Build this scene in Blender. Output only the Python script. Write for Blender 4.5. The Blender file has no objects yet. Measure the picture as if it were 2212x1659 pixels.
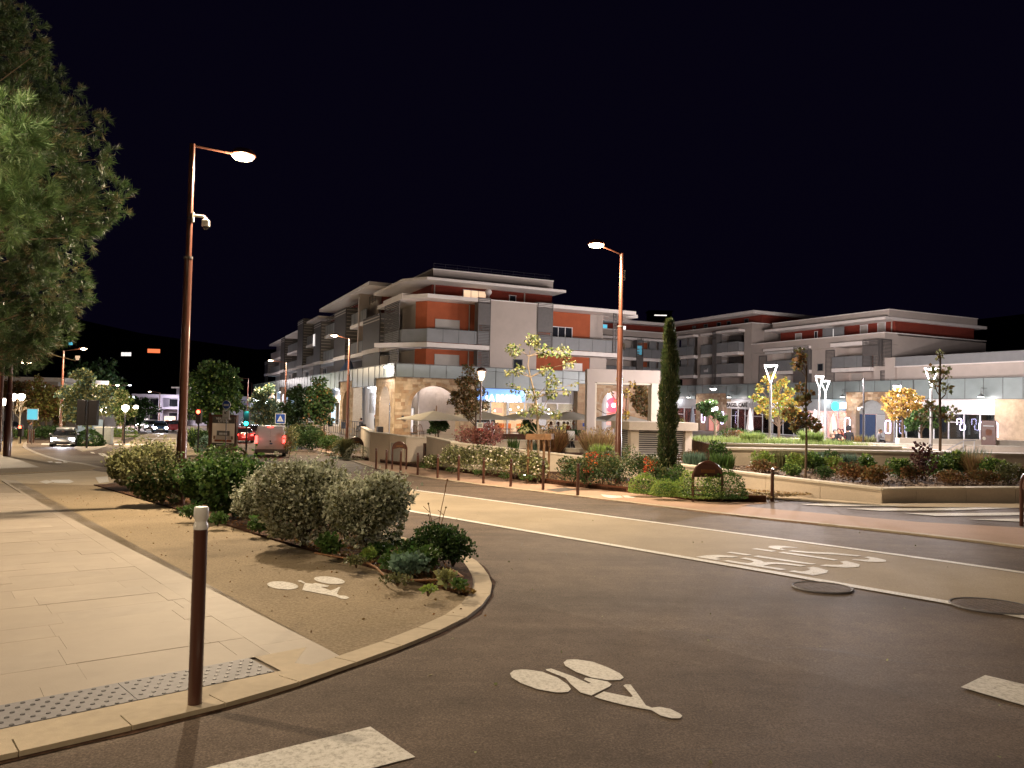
import bpy, bmesh, math, random
import numpy as np
from mathutils import Vector, Matrix, Euler
R = math.radians
rng = np.random.default_rng(7); random.seed(7)
S = bpy.context.scene; COL = S.collection

# ---------------------------------------------------------------- camera, world, exposure
F_, CX, CY, CAM_H = 1627.0, 1106.0, 829.5, 1.55
PITCH = math.atan(48.5/F_); ROLL = R(1.28)
cd = bpy.data.cameras.new('camera'); cam = bpy.data.objects.new('camera', cd); COL.objects.link(cam)
cd.sensor_width = 36; cd.lens = 36*F_/2212; cd.clip_end = 2000; cd.clip_start = .05
_fw = Vector((0, math.cos(PITCH), math.sin(PITCH))); _u0 = Vector((0, -math.sin(PITCH), math.cos(PITCH))); _r0 = Vector((1, 0, 0))
_rt = _r0*math.cos(ROLL) + _u0*math.sin(ROLL); _up = _u0*math.cos(ROLL) - _r0*math.sin(ROLL)
m = Matrix((( _rt.x, _up.x, -_fw.x, 0), (_rt.y, _up.y, -_fw.y, 0), (_rt.z, _up.z, -_fw.z, CAM_H), (0, 0, 0, 1)))
cam.matrix_world = m; S.camera = cam

w = bpy.data.worlds.new('World'); S.world = w; w.use_nodes = True
nt = w.node_tree; bg = nt.nodes['Background']
sky = nt.nodes.new('ShaderNodeTexSky'); sky.sky_type = 'NISHITA'; sky.sun_disc = False
sky.sun_elevation = R(-4.0); sky.sun_rotation = R(200); sky.air_density = 1.0; sky.dust_density = .5
mixs = nt.nodes.new('ShaderNodeMix'); mixs.data_type = 'RGBA'; mixs.inputs['Factor'].default_value = .93
tint = nt.nodes.new('ShaderNodeRGB'); tint.outputs[0].default_value = (.014, .009, .042, 1)
nt.links.new(sky.outputs[0], mixs.inputs['A']); nt.links.new(tint.outputs[0], mixs.inputs['B'])
nt.links.new(mixs.outputs['Result'], bg.inputs['Color']); bg.inputs['Strength'].default_value = .12
S.view_settings.view_transform = 'Standard'; S.view_settings.look = 'None'; S.view_settings.exposure = 0.0; S.view_settings.gamma = 1
S.render.engine = 'CYCLES'
cy = S.cycles; cy.use_denoising = True; cy.max_bounces = 5; cy.diffuse_bounces = 3; cy.glossy_bounces = 2
cy.transmission_bounces = 4; cy.transparent_max_bounces = 10; cy.use_light_tree = True; cy.sample_clamp_indirect = 4
cy.caustics_reflective = False; cy.caustics_refractive = False; cy.sample_clamp_direct = 0

LAMP_WARM = (1.0, .78, .53); PLAZA_WHITE = (1.0, .89, .88)
STREET_W = 5200.0

# ---------------------------------------------------------------- terrain and projection helpers
KY = [0, 25, 60, 160, 500]; KZ = [0, -1.085, -2.135, -3.0, -3.0]
def tz(x, y):
    return (float(np.interp(y, KY, KZ)) if y > 0 else -.0434*y) + .0073*max(-60, min(60, x))
def ray(u, v): return _fw + _rt*((u-CX)/F_) - _up*((v-CY)/F_)
def G(u, v, zoff=0.0):
    "the point of the terrain (raised by zoff) seen at photo point u, v of a 2212 px wide copy"
    d = ray(u, v); lo, hi = .1, 600
    for i in range(60):
        md = (lo+hi)/2; p = d*md
        if CAM_H+p.z-tz(p.x, p.y)-zoff > 0: lo = md
        else: hi = md
    p = d*lo; return (p.x, p.y)
def D(u, v, y):
    d = ray(u, v); p = d*(y/d.y); return Vector((p.x, p.y, p.z+CAM_H))
def Gs(pts, zoff=0.0): return [G(u, v, zoff) for u, v in pts]

# ---------------------------------------------------------------- materials
M = {}
def nodes(name):
    mt = bpy.data.materials.new(name); mt.use_nodes = True; M[name] = mt
    return mt, mt.node_tree, mt.node_tree.nodes['Principled BSDF']
def mat(name, col, rough=.8, var=.12, scale=6.0, bump=0.0, bscale=60.0, metal=0.0, spec=.4, island=0.0, col2=None, detail=5, trans=0.0, coat=0.0, stain=0.0):
    mt, t, b = nodes(name)
    b.inputs['Roughness'].default_value = rough; b.inputs['Metallic'].default_value = metal
    b.inputs['Specular IOR Level'].default_value = spec
    if coat: b.inputs['Coat Weight'].default_value = coat; b.inputs['Coat Roughness'].default_value = .1
    N = t.nodes; Lk = t.links
    tc = N.new('ShaderNodeTexCoord')
    nz = N.new('ShaderNodeTexNoise'); nz.inputs['Scale'].default_value = scale; nz.inputs['Detail'].default_value = detail; nz.inputs['Roughness'].default_value = .6
    Lk.new(tc.outputs['Object'], nz.inputs['Vector'])
    rp = N.new('ShaderNodeValToRGB'); e = rp.color_ramp.elements
    c2 = col2 or tuple(min(1, c*(1+var)) for c in col); c1 = col if col2 else tuple(c*(1-var) for c in col)
    e[0].position = .3; e[0].color = (*c1, 1); e[1].position = .7; e[1].color = (*c2, 1)
    Lk.new(nz.outputs['Fac'], rp.inputs['Fac']); last = rp.outputs['Color']
    if stain:
        n3 = N.new('ShaderNodeTexNoise'); n3.inputs['Scale'].default_value = scale*.13; n3.inputs['Detail'].default_value = 6
        Lk.new(tc.outputs['Object'], n3.inputs['Vector'])
        mr = N.new('ShaderNodeMapRange'); mr.inputs['From Min'].default_value = .35; mr.inputs['From Max'].default_value = .65
        mr.inputs['To Min'].default_value = 1-stain; mr.inputs['To Max'].default_value = 1+stain*.6
        Lk.new(n3.outputs['Fac'], mr.inputs['Value'])
        hs = N.new('ShaderNodeHueSaturation'); Lk.new(last, hs.inputs['Color']); Lk.new(mr.outputs['Result'], hs.inputs['Value']); last = hs.outputs['Color']
    if island:
        g = N.new('ShaderNodeNewGeometry'); mr = N.new('ShaderNodeMapRange'); mr.inputs['To Min'].default_value = 1-island; mr.inputs['To Max'].default_value = 1+island
        Lk.new(g.outputs['Random Per Island'], mr.inputs['Value'])
        hs = N.new('ShaderNodeHueSaturation'); Lk.new(last, hs.inputs['Color']); Lk.new(mr.outputs['Result'], hs.inputs['Value'])
        mh = N.new('ShaderNodeMapRange'); mh.inputs['To Min'].default_value = .5-island*.06; mh.inputs['To Max'].default_value = .5+island*.06
        wn = N.new('ShaderNodeTexWhiteNoise'); wn.noise_dimensions = '1D'; Lk.new(g.outputs['Random Per Island'], wn.inputs['W']); Lk.new(wn.outputs['Value'], mh.inputs['Value'])
        Lk.new(mh.outputs['Result'], hs.inputs['Hue']); last = hs.outputs['Color']
    Lk.new(last, b.inputs['Base Color'])
    if bump:
        n2 = N.new('ShaderNodeTexNoise'); n2.inputs['Scale'].default_value = bscale; n2.inputs['Detail'].default_value = 4
        Lk.new(tc.outputs['Object'], n2.inputs['Vector'])
        bp = N.new('ShaderNodeBump'); bp.inputs['Strength'].default_value = bump; bp.inputs['Distance'].default_value = .01
        Lk.new(n2.outputs['Fac'], bp.inputs['Height']); Lk.new(bp.outputs['Normal'], b.inputs['Normal'])
    if trans:
        b.inputs['Transmission Weight'].default_value = 0
        tr = N.new('ShaderNodeBsdfTranslucent'); Lk.new(last, tr.inputs['Color'])
        mx = N.new('ShaderNodeMixShader'); mx.inputs[0].default_value = trans
        Lk.new(b.outputs[0], mx.inputs[1]); Lk.new(tr.outputs[0], mx.inputs[2]); Lk.new(mx.outputs[0], N['Material Output'].inputs['Surface'])
    return mt
def emis(name, col, strength, sample=False):
    mt, t, b = nodes(name)
    b.inputs['Base Color'].default_value = (*[min(c, .8) for c in col], 1); b.inputs['Emission Color'].default_value = (*col, 1)
    b.inputs['Emission Strength'].default_value = strength
    mt.cycles.emission_sampling = 'AUTO' if sample else 'NONE'
    return mt
def glass(name, tint=(.8, .85, .85), refl=.12, rough=.03):
    mt, t, b = nodes(name); N = t.nodes; Lk = t.links
    N.remove(b)
    tr = N.new('ShaderNodeBsdfTransparent'); tr.inputs[0].default_value = (*tint, 1)
    gl = N.new('ShaderNodeBsdfGlossy'); gl.inputs['Roughness'].default_value = rough; gl.inputs['Color'].default_value = (.9, .95, 1, 1)
    fr = N.new('ShaderNodeFresnel'); fr.inputs[0].default_value = 1.45
    ad = N.new('ShaderNodeMath'); ad.operation = 'ADD'; ad.inputs[1].default_value = refl; ad.use_clamp = True
    Lk.new(fr.outputs[0], ad.inputs[0])
    mx = N.new('ShaderNodeMixShader'); Lk.new(ad.outputs[0], mx.inputs[0]); Lk.new(tr.outputs[0], mx.inputs[1]); Lk.new(gl.outputs[0], mx.inputs[2])
    Lk.new(mx.outputs[0], N['Material Output'].inputs['Surface'])
    return mt
def speckled(name, base, a, b_, scale, rough=.85, stain=.12, bump=.25, crack=0):
    "aggregate: a fine grain of two tones with wide soft stains"
    mt, t, b = nodes(name); N = t.nodes; Lk = t.links
    tc = N.new('ShaderNodeTexCoord')
    v = N.new('ShaderNodeTexNoise'); v.inputs['Scale'].default_value = scale; v.inputs['Detail'].default_value = 8; v.inputs['Roughness'].default_value = .8
    Lk.new(tc.outputs['Object'], v.inputs['Vector'])
    rp = N.new('ShaderNodeValToRGB'); e = rp.color_ramp.elements; e[0].position = .36; e[0].color = (*a, 1); e[1].position = .64; e[1].color = (*b_, 1)
    md = rp.color_ramp.elements.new(.5); md.color = (*base, 1)
    Lk.new(v.outputs['Fac'], rp.inputs['Fac'])
    n3 = N.new('ShaderNodeTexNoise'); n3.inputs['Scale'].default_value = .55; n3.inputs['Detail'].default_value = 7; n3.inputs['Roughness'].default_value = .62
    if crack:
        mp = N.new('ShaderNodeMapping'); mp.inputs['Rotation'].default_value = (0, 0, R(-39-90)); mp.inputs['Scale'].default_value = (.22, 1.5, 1); Lk.new(tc.outputs['Object'], mp.inputs['Vector']); Lk.new(mp.outputs[0], n3.inputs['Vector'])
    else: Lk.new(tc.outputs['Object'], n3.inputs['Vector'])
    mr = N.new('ShaderNodeMapRange'); mr.inputs['From Min'].default_value = .35; mr.inputs['From Max'].default_value = .65; mr.inputs['To Min'].default_value = 1-stain; mr.inputs['To Max'].default_value = 1+stain
    Lk.new(n3.outputs['Fac'], mr.inputs['Value'])
    hs = N.new('ShaderNodeHueSaturation'); Lk.new(rp.outputs['Color'], hs.inputs['Color']); Lk.new(mr.outputs['Result'], hs.inputs['Value'])
    last = hs.outputs['Color']
    if crack:
        n4 = N.new('ShaderNodeTexNoise'); n4.inputs['Scale'].default_value = 3.2; n4.inputs['Detail'].default_value = 10; n4.inputs['Roughness'].default_value = .75; Lk.new(tc.outputs['Object'], n4.inputs['Vector'])
        r4 = N.new('ShaderNodeMapRange'); r4.inputs['From Min'].default_value = .30; r4.inputs['From Max'].default_value = .62; r4.inputs['To Min'].default_value = .72; r4.inputs['To Max'].default_value = 1.12; Lk.new(n4.outputs['Fac'], r4.inputs['Value'])
        vo = N.new('ShaderNodeTexVoronoi'); vo.inputs['Scale'].default_value = 26; Lk.new(tc.outputs['Object'], vo.inputs['Vector'])
        wv = N.new('ShaderNodeMapRange'); wv.inputs['From Min'].default_value = .05; wv.inputs['From Max'].default_value = .13; wv.inputs['To Min'].default_value = 1.55; wv.inputs['To Max'].default_value = 1.0; Lk.new(vo.outputs['Distance'], wv.inputs['Value'])
        mu = N.new('ShaderNodeMath'); mu.operation = 'MULTIPLY'; Lk.new(r4.outputs[0], mu.inputs[0]); Lk.new(wv.outputs[0], mu.inputs[1])
        h4 = N.new('ShaderNodeHueSaturation'); Lk.new(last, h4.inputs['Color']); Lk.new(mu.outputs[0], h4.inputs['Value']); last = h4.outputs['Color']
    Lk.new(last, b.inputs['Base Color'])
    bp = N.new('ShaderNodeBump'); bp.inputs['Strength'].default_value = bump; bp.inputs['Distance'].default_value = .008
    Lk.new(v.outputs['Fac'], bp.inputs['Height']); Lk.new(bp.outputs['Normal'], b.inputs['Normal'])
    b.inputs['Roughness'].default_value = rough; b.inputs['Specular IOR Level'].default_value = .15
    return mt

speckled('asphalt', (.118, .088, .068), (.054, .039, .029), (.22, .17, .135), 70, rough=.72, stain=.28, bump=.5, crack=1)
speckled('asphalt_patch', (.106, .078, .060), (.049, .035, .026), (.20, .152, .12), 80, rough=.75, stain=.3, bump=.5, crack=1)
speckled('bus_lane_asphalt', (.33, .27, .19), (.25, .20, .14), (.40, .33, .24), 60, rough=.75, stain=.14)
speckled('cycle_asphalt', (.25, .195, .125), (.14, .105, .065), (.34, .275, .19), 42, rough=.8, stain=.1, bump=.5)
speckled('pink_asphalt', (.40, .27, .20), (.32, .21, .15), (.47, .33, .25), 50, rough=.8, stain=.1)
speckled('road_paint', (.66, .64, .60), (.40, .38, .34), (.76, .74, .70), 38, rough=.6, stain=.08, bump=.3)
speckled('paint_worn', (.62, .60, .56), (.30, .28, .25), (.72, .70, .67), 30, rough=.65, stain=.12, bump=.3)
speckled('soil', (.060, .030, .018), (.025, .013, .008), (.13, .075, .05), 14, rough=.95, stain=.3, bump=1.0)
speckled('mulch', (.28, .22, .19), (.10, .07, .055), (.52, .45, .42), 16, rough=.95, stain=.15, bump=1.0)
speckled('render_wall', (.60, .51, .41), (.55, .47, .375), (.64, .55, .45), 25, rough=.9, stain=.10, bump=.1)
mat('slab_stone', (.305, .258, .207), rough=.62, var=.06, scale=3, bump=.12, bscale=90, stain=.12)
mat('slab_stone_pale', (.313, .265, .213), rough=.6, var=.06, scale=7, bump=.12, bscale=90, stain=.10)
mat('slab_joint', (.27, .228, .183), rough=.9)
mat('kerb_stone', (.44, .365, .26), rough=.75, var=.08, scale=14, bump=.2, bscale=120, stain=.1)
mat('tactile_grey', (.17, .165, .18), rough=.6, var=.12, scale=12, bump=.2)
mat('stud_dark', (.045, .043, .05), rough=.5)
mat('brown_paint', (.075, .026, .016), rough=.32, var=.08, scale=4, spec=.55, coat=.3)
mat('corten', (.12, .045, .022), rough=.7, var=.3, scale=8)
mat('white_cap', (.72, .70, .66), rough=.35, var=.03)
mat('coping', (.62, .56, .46), rough=.8, var=.06, scale=5, stain=.06)
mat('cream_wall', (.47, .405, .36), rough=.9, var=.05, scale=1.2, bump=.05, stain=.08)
mat('cream_deep', (.42, .365, .33), rough=.9, var=.05, scale=1.0)  # a slightly darker cream
mat('white_slab', (.78, .72, .68), rough=.85, var=.05, scale=2, stain=.05)
mat('orange_wall', (.34, .085, .034), rough=.9, var=.10, scale=1.5)
mat('dark_red_wall', (.20, .032, .018), rough=.9, var=.12, scale=1.5)
mat('shutter', (.40, .37, .34), rough=.7, var=.05, scale=3)
mat('grey_metal', (.115, .105, .10), rough=.5, var=.1, scale=4)
mat('dark_screen', (.055, .048, .045), rough=.6, var=.15, scale=3)
mat('frosted', (.20, .24, .24), rough=.35, var=.07, scale=1.6, spec=.5, stain=.1)
mat('frosted_green', (.15, .21, .185), rough=.35, var=.08, scale=1.2, spec=.5, stain=.1)
mat('balcony_glass', (.21, .215, .22), rough=.28, var=.08, scale=1.5, spec=.5)
mat('mullion', (.12, .13, .13), rough=.5)
mat('stone_block', (.42, .30, .185), rough=.9, var=.22, scale=1.7, bump=.4, bscale=25, stain=.2)
mat('stone_block_pale', (.52, .40, .27), rough=.9, var=.2, scale=2.3, bump=.4, bscale=25, stain=.2)
mat('stone_block_brown', (.36, .235, .14), rough=.9, var=.22, scale=2.0, bump=.4, bscale=25, stain=.2)
mat('mortar', (.38, .29, .20), rough=.95, var=.12, scale=6)
mat('niche_white', (.60, .53, .48), rough=.9, var=.06, scale=3, bump=.3, bscale=12)
mat('shop_wall', (.66, .64, .64), rough=.8, var=.04, scale=2)
mat('shop_grey', (.30, .29, .29), rough=.7, var=.05)
mat('white_frame', (.72, .72, .74), rough=.4)
mat('alu', (.55, .55, .56), rough=.35, metal=.6)
mat('dark_int', (.03, .03, .035), rough=.5)
mat('wood', (.20, .11, .055), rough=.7, var=.25, scale=7)
mat('bark', (.11, .075, .05), rough=.95, var=.3, scale=20, bump=.6, bscale=40)
mat('bark_pale', (.26, .20, .14), rough=.9, var=.25, scale=20, bump=.5, bscale=40)
mat('black_metal', (.02, .018, .02), rough=.4)
mat('canvas', (.50, .46, .38), rough=.95, var=.05, scale=3, trans=.25)
mat('canvas_white', (.72, .70, .68), rough=.95, var=.05, scale=3, trans=.3)
mat('cabinet_grey', (.36, .38, .38), rough=.6); mat('cabinet_blue', (.12, .17, .24), rough=.6)
mat('hose', (.22, .11, .05), rough=.6)
mat('terracotta', (.45, .12, .07), rough=.8)
mat('night_hill', (.004, .004, .004), rough=1)
mat('facade_violet', (.34, .31, .36), rough=.9, var=.05)
mat('skin', (.45, .24, .16), rough=.6); mat('hair', (.02, .012, .01), rough=.6)
mat('cloth_black', (.012, .012, .014), rough=.9); mat('cloth_grey', (.12, .12, .13), rough=.9); mat('cloth_white', (.6, .6, .6), rough=.9)
mat('cloth_red', (.4, .03, .03), rough=.9); mat('cloth_blue', (.05, .08, .16), rough=.9); mat('cloth_brown', (.25, .07, .03), rough=.9); mat('cloth_orange', (.5, .14, .03), rough=.9)
mat('tyre', (.015, .015, .015), rough=.9); mat('rim', (.4, .4, .42), rough=.3, metal=.8)
mat('car_white', (.68, .66, .64), rough=.25, coat=.6, var=.02); mat('car_silver', (.32, .33, .35), rough=.3, metal=.5, coat=.5, var=.02)
mat('car_dark', (.03, .03, .04), rough=.25, coat=.8, var=.02); mat('car_red', (.30, .02, .02), rough=.3, coat=.6, var=.02); mat('car_blue', (.05, .09, .18), rough=.3, coat=.6, var=.02)
mat('car_glass', (.02, .022, .028), rough=.08, spec=.7)
mat('chrome', (.6, .6, .6), rough=.15, metal=1)
# leaves
LV = dict(rough=.55, island=.45, spec=.35, trans=.3, scale=2.5)
mat('leaf_silver', (.31, .34, .24), col2=(.52, .54, .42), **LV)
mat('leaf_olive', (.10, .115, .045), col2=(.18, .175, .08), **LV)
mat('leaf_dark', (.025, .055, .016), col2=(.055, .105, .03), **LV)
mat('leaf_green', (.05, .105, .024), col2=(.10, .175, .045), **LV)
mat('leaf_bright', (.19, .31, .06), col2=(.34, .44, .12), **LV)
mat('leaf_yellow', (.45, .30, .04), col2=(.58, .42, .10), **LV)
mat('leaf_orange', (.42, .22, .06), col2=(.56, .40, .15), **LV)
mat('leaf_brown', (.14, .075, .028), col2=(.26, .15, .05), **LV)
mat('leaf_rust', (.17, .085, .04), col2=(.27, .15, .065), **LV)
mat('leaf_red', (.50, .07, .02), col2=(.60, .14, .04), **LV)
mat('leaf_pink', (.34, .13, .11), col2=(.46, .22, .18), **LV)
mat('leaf_purple', (.045, .016, .02), col2=(.10, .04, .035), **LV)
mat('leaf_pale', (.24, .27, .11), col2=(.36, .36, .17), **LV)
mat('leaf_blue', (.10, .17, .13), col2=(.16, .25, .18), **LV)
mat('needles', (.036, .068, .024), col2=(.07, .115, .038), **LV)
mat('needles_lit', (.12, .21, .075), col2=(.20, .30, .12), **LV)
mat('needles_old', (.10, .095, .045), col2=(.17, .15, .07), **LV)
mat('cypress_leaf', (.035, .06, .022), col2=(.06, .095, .03), **LV)
mat('grass_lime', (.28, .40, .10), col2=(.42, .50, .20), **LV)
mat('petal_white', (.80, .74, .66), rough=.7)
mat('straw', (.34, .24, .12), col2=(.46, .33, .18), **LV)
# light
emis('lamp_warm', (1.0, .80, .52), 30); emis('lamp_white', (1.0, .93, .88), 22); emis('lantern_glow', (1.0, .85, .68), 7)
emis('lamp_cool', (.85, .90, 1.0), 18)
emis('blue_led', (.20, .42, 1.0), .85); emis('sign_white', (.95, .97, 1.0), 4.5); emis('sign_blue_glow', (.35, .60, 1.0), 1.3)
emis('sign_red', (1.0, .03, .05), 5); emis('sign_cyan', (.05, .85, 1.0), 3); emis('neon_violet', (.72, .62, 1.0), 9)
emis('tail_red', (1.0, .05, .04), 9); emis('head_white', (.93, .90, 1.0), 45); emis('traffic_green', (.02, .85, .75), 14); emis('traffic_red', (1.0, .08, .04), 12)
emis('window_warm', (1.0, .66, .42), .9); emis('window_white', (1.0, .92, .88), 1.3); emis('window_cyan', (.12, .55, .75), .9); emis('window_orange', (1.0, .22, .08), 1.2)
emis('interior_warm', (1.0, .60, .38), .55); emis('interior_pink', (1.0, .40, .33), .6); emis('interior_white', (1.0, .90, .88), .9); emis('interior_blue', (.55, .75, 1.0), .9)  # self-lit walls, counter and pictures: room light put into their colour
emis('bulb', (1.0, .85, .7), 12); emis('poster_light', (.75, .62, .5), .04)
glass('glazing', refl=.04); glass('lantern_glass', (.95, .93, .9), .06)

# ---------------------------------------------------------------- object helpers
def tag(o, label=None, cat=None, group=None, kind=None):
    if label: o['label'] = label
    if cat: o['category'] = cat
    if group: o['group'] = group
    if kind: o['kind'] = kind
    return o
def thing(name, label, cat, loc=(0, 0, 0), rz=0.0, group=None):
    o = bpy.data.objects.new(name, None); COL.objects.link(o); o.location = loc; o.rotation_euler = (0, 0, rz)
    o.empty_display_size = .2
    return tag(o, label, cat, group)
def link(name, me, mt=None, parent=None):
    o = bpy.data.objects.new(name, me); COL.objects.link(o)
    if mt is not None and not me.materials: me.materials.append(M[mt] if isinstance(mt, str) else mt)
    if parent: o.parent = parent
    return o
def dup(root, loc, rz=None, label=None, group=None, scale=None):
    r = root.copy(); COL.objects.link(r); r.location = loc
    if rz is not None: r.rotation_euler = (0, 0, rz)
    if scale: r.scale = (scale,)*3 if not isinstance(scale, tuple) else scale
    if label: r['label'] = label
    if group: r['group'] = group
    def rec(a, b):
        for ch in list(a.children):
            c = ch.copy(); COL.objects.link(c); c.parent = b
            rec(ch, c)
    rec(root, r)
    return r
class MB:
    def __init__(s, xf=None): s.v = []; s.f = []; s.mi = []; s.cur = 0; s.xf = xf
    def add(s, vs, fs):
        n = len(s.v); s.v += [tuple(s.xf(*p)) if s.xf else tuple(p) for p in vs]
        for f in fs: s.f.append(tuple(i+n for i in f)); s.mi.append(s.cur)
        return s
    def box(s, x0, x1, y0, y1, z0, z1):
        return s.add([(x0,y0,z0),(x1,y0,z0),(x1,y1,z0),(x0,y1,z0),(x0,y0,z1),(x1,y0,z1),(x1,y1,z1),(x0,y1,z1)],
                     [(3,2,1,0),(4,5,6,7),(0,1,5,4),(1,2,6,5),(2,3,7,6),(3,0,4,7)])
    def hexa(s, b4, t4): return s.add(list(b4)+list(t4), [(3,2,1,0),(4,5,6,7),(0,1,5,4),(1,2,6,5),(2,3,7,6),(3,0,4,7)])
    def quad(s, a, b, c, d): return s.add([a, b, c, d], [(0,1,2,3)])
    def ngon(s, pts): return s.add(pts, [tuple(range(len(pts)))])
    def tube(s, pts, rad, n=8, cap=True):
        pts = [Vector(p) for p in pts]; rs = rad if isinstance(rad, (list, tuple)) else [rad]*len(pts)
        base = len(s.v); vs = []; prev = None
        for i, p in enumerate(pts):
            t = (pts[min(i+1, len(pts)-1)]-pts[max(i-1, 0)]).normalized()
            if prev is None:
                a = Vector((0, 0, 1)) if abs(t.z) < .9 else Vector((1, 0, 0)); u = t.cross(a).normalized()
            else:
                u = (prev - t*prev.dot(t)).normalized()
            prev = u; wv = t.cross(u)
            for k in range(n):
                an = 2*math.pi*k/n; vs.append(p+(u*math.cos(an)+wv*math.sin(an))*rs[i])
        fs = []
        for i in range(len(pts)-1):
            for k in range(n): fs.append((i*n+k, i*n+(k+1) % n, (i+1)*n+(k+1) % n, (i+1)*n+k))
        if cap: fs.append(tuple(range(n-1, -1, -1))); fs.append(tuple((len(pts)-1)*n+k for k in range(n)))
        return s.add(vs, fs)
    def lathe(s, prof, n=16, c=(0, 0, 0)):
        vs = []; fs = []
        for r, z in prof:
            for k in range(n): a = 2*math.pi*k/n; vs.append((c[0]+r*math.cos(a), c[1]+r*math.sin(a), c[2]+z))
        for i in range(len(prof)-1):
            for k in range(n): fs.append((i*n+k, i*n+(k+1) % n, (i+1)*n+(k+1) % n, (i+1)*n+k))
        fs.append(tuple(range(n-1, -1, -1))); fs.append(tuple((len(prof)-1)*n+k for k in range(n)))
        return s.add(vs, fs)
    def prism(s, poly, z0, z1):
        n = len(poly); vs = [(x, y, z0) for x, y in poly]+[(x, y, z1) for x, y in poly]
        return s.add(vs, [tuple(range(n-1, -1, -1)), tuple(range(n, 2*n))]+[(i, (i+1) % n, n+(i+1) % n, n+i) for i in range(n)])
    def sphere(s, c, r, n=12, m_=8, sz=1.0):
        prof = [(max(.001, r*math.sin(math.pi*i/m_)), -r*math.cos(math.pi*i/m_)*sz) for i in range(m_+1)]
        return s.lathe(prof, n, c)
    def build(s, name, mt, parent=None, smooth=False, tri=False, bevel=0.0):
        me = bpy.data.meshes.new(name); me.from_pydata(s.v, [], s.f)
        ms = mt if isinstance(mt, (list, tuple)) else [mt]
        for q in ms: me.materials.append(M[q])
        if len(ms) > 1: me.polygons.foreach_set('material_index', s.mi)
        bm = bmesh.new(); bm.from_mesh(me)
        bmesh.ops.recalc_face_normals(bm, faces=bm.faces[:])
        if bevel: bmesh.ops.bevel(bm, geom=bm.edges[:], offset=bevel, segments=2, affect='EDGES', profile=.6)
        bm.to_mesh(me); bm.free()
        if smooth:
            me.polygons.foreach_set('use_smooth', [True]*len(me.polygons))
            try: me.set_sharp_from_angle(angle=R(40))
            except Exception: pass
        me.update()
        return link(name, me, None, parent)
def sheet(name, poly, off, mt, parent=None, kind=None, skirt=0.0):
    "a ground sheet over the terrain: cut where the terrain bends, lifted by off, with sides down by skirt"
    bm = bmesh.new(); vs = [bm.verts.new((x, y, 0)) for x, y in poly]; f = bm.faces.new(vs)
    bm.normal_update()
    if f.normal.z < 0: bmesh.ops.reverse_faces(bm, faces=[f])
    bmesh.ops.triangulate(bm, faces=bm.faces[:])
    for yb in KY:
        bmesh.ops.bisect_plane(bm, geom=bm.verts[:]+bm.edges[:]+bm.faces[:], plane_co=(0, yb, 0), plane_no=(0, 1, 0), dist=1e-4)
    for xb in (-60, 60):
        bmesh.ops.bisect_plane(bm, geom=bm.verts[:]+bm.edges[:]+bm.faces[:], plane_co=(xb, 0, 0), plane_no=(1, 0, 0), dist=1e-4)
    if skirt:
        be = [e for e in bm.edges if len(e.link_faces) == 1]
        r = bmesh.ops.extrude_edge_only(bm, edges=be)
        low = [v for v in r['geom'] if isinstance(v, bmesh.types.BMVert)]
        for v in bm.verts: v.co.z = tz(v.co.x, v.co.y)+off
        for v in low: v.co.z -= skirt
    else:
        for v in bm.verts: v.co.z = tz(v.co.x, v.co.y)+off
    me = bpy.data.meshes.new(name); bm.to_mesh(me); bm.free()
    o = link(name, me, mt, parent)
    if kind: o['kind'] = kind
    return o
def flat(name, poly, z0, z1, mt, parent=None, kind=None):
    o = MB().prism(poly, z0, z1).build(name, mt, parent)
    if kind: o['kind'] = kind
    return o
def text_mesh(name, body, mt, parent=None, size=1.0, depth=.01, bold=0.0, align='CENTER', sx=1.0):
    cu = bpy.data.curves.new(name, 'FONT'); cu.body = body; cu.size = size; cu.extrude = depth; cu.offset = bold
    cu.align_x = align; cu.align_y = 'CENTER'; cu.resolution_u = 3
    to = bpy.data.objects.new(name, cu); COL.objects.link(to)
    dg = bpy.context.evaluated_depsgraph_get(); me = bpy.data.meshes.new_from_object(to.evaluated_get(dg)); me.name = name
    bpy.data.objects.remove(to)
    me.materials.clear(); me.materials.append(M[mt])
    if sx != 1: me.transform(Matrix.Diagonal((sx, 1, 1, 1)))
    return link(name, me, None, parent)
def point_light(name, loc, w, col, r=.1, parent=None, spot=None, rot=None, blend=.8):
    ld = bpy.data.lights.new(name, 'SPOT' if spot else 'POINT'); ld.energy = w; ld.color = col; ld.shadow_soft_size = r
    if spot: ld.spot_size = R(spot); ld.spot_blend = blend
    o = bpy.data.objects.new(name, ld); COL.objects.link(o); o.location = loc
    if rot: o.rotation_euler = rot
    if parent: o.parent = parent
    return o

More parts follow.
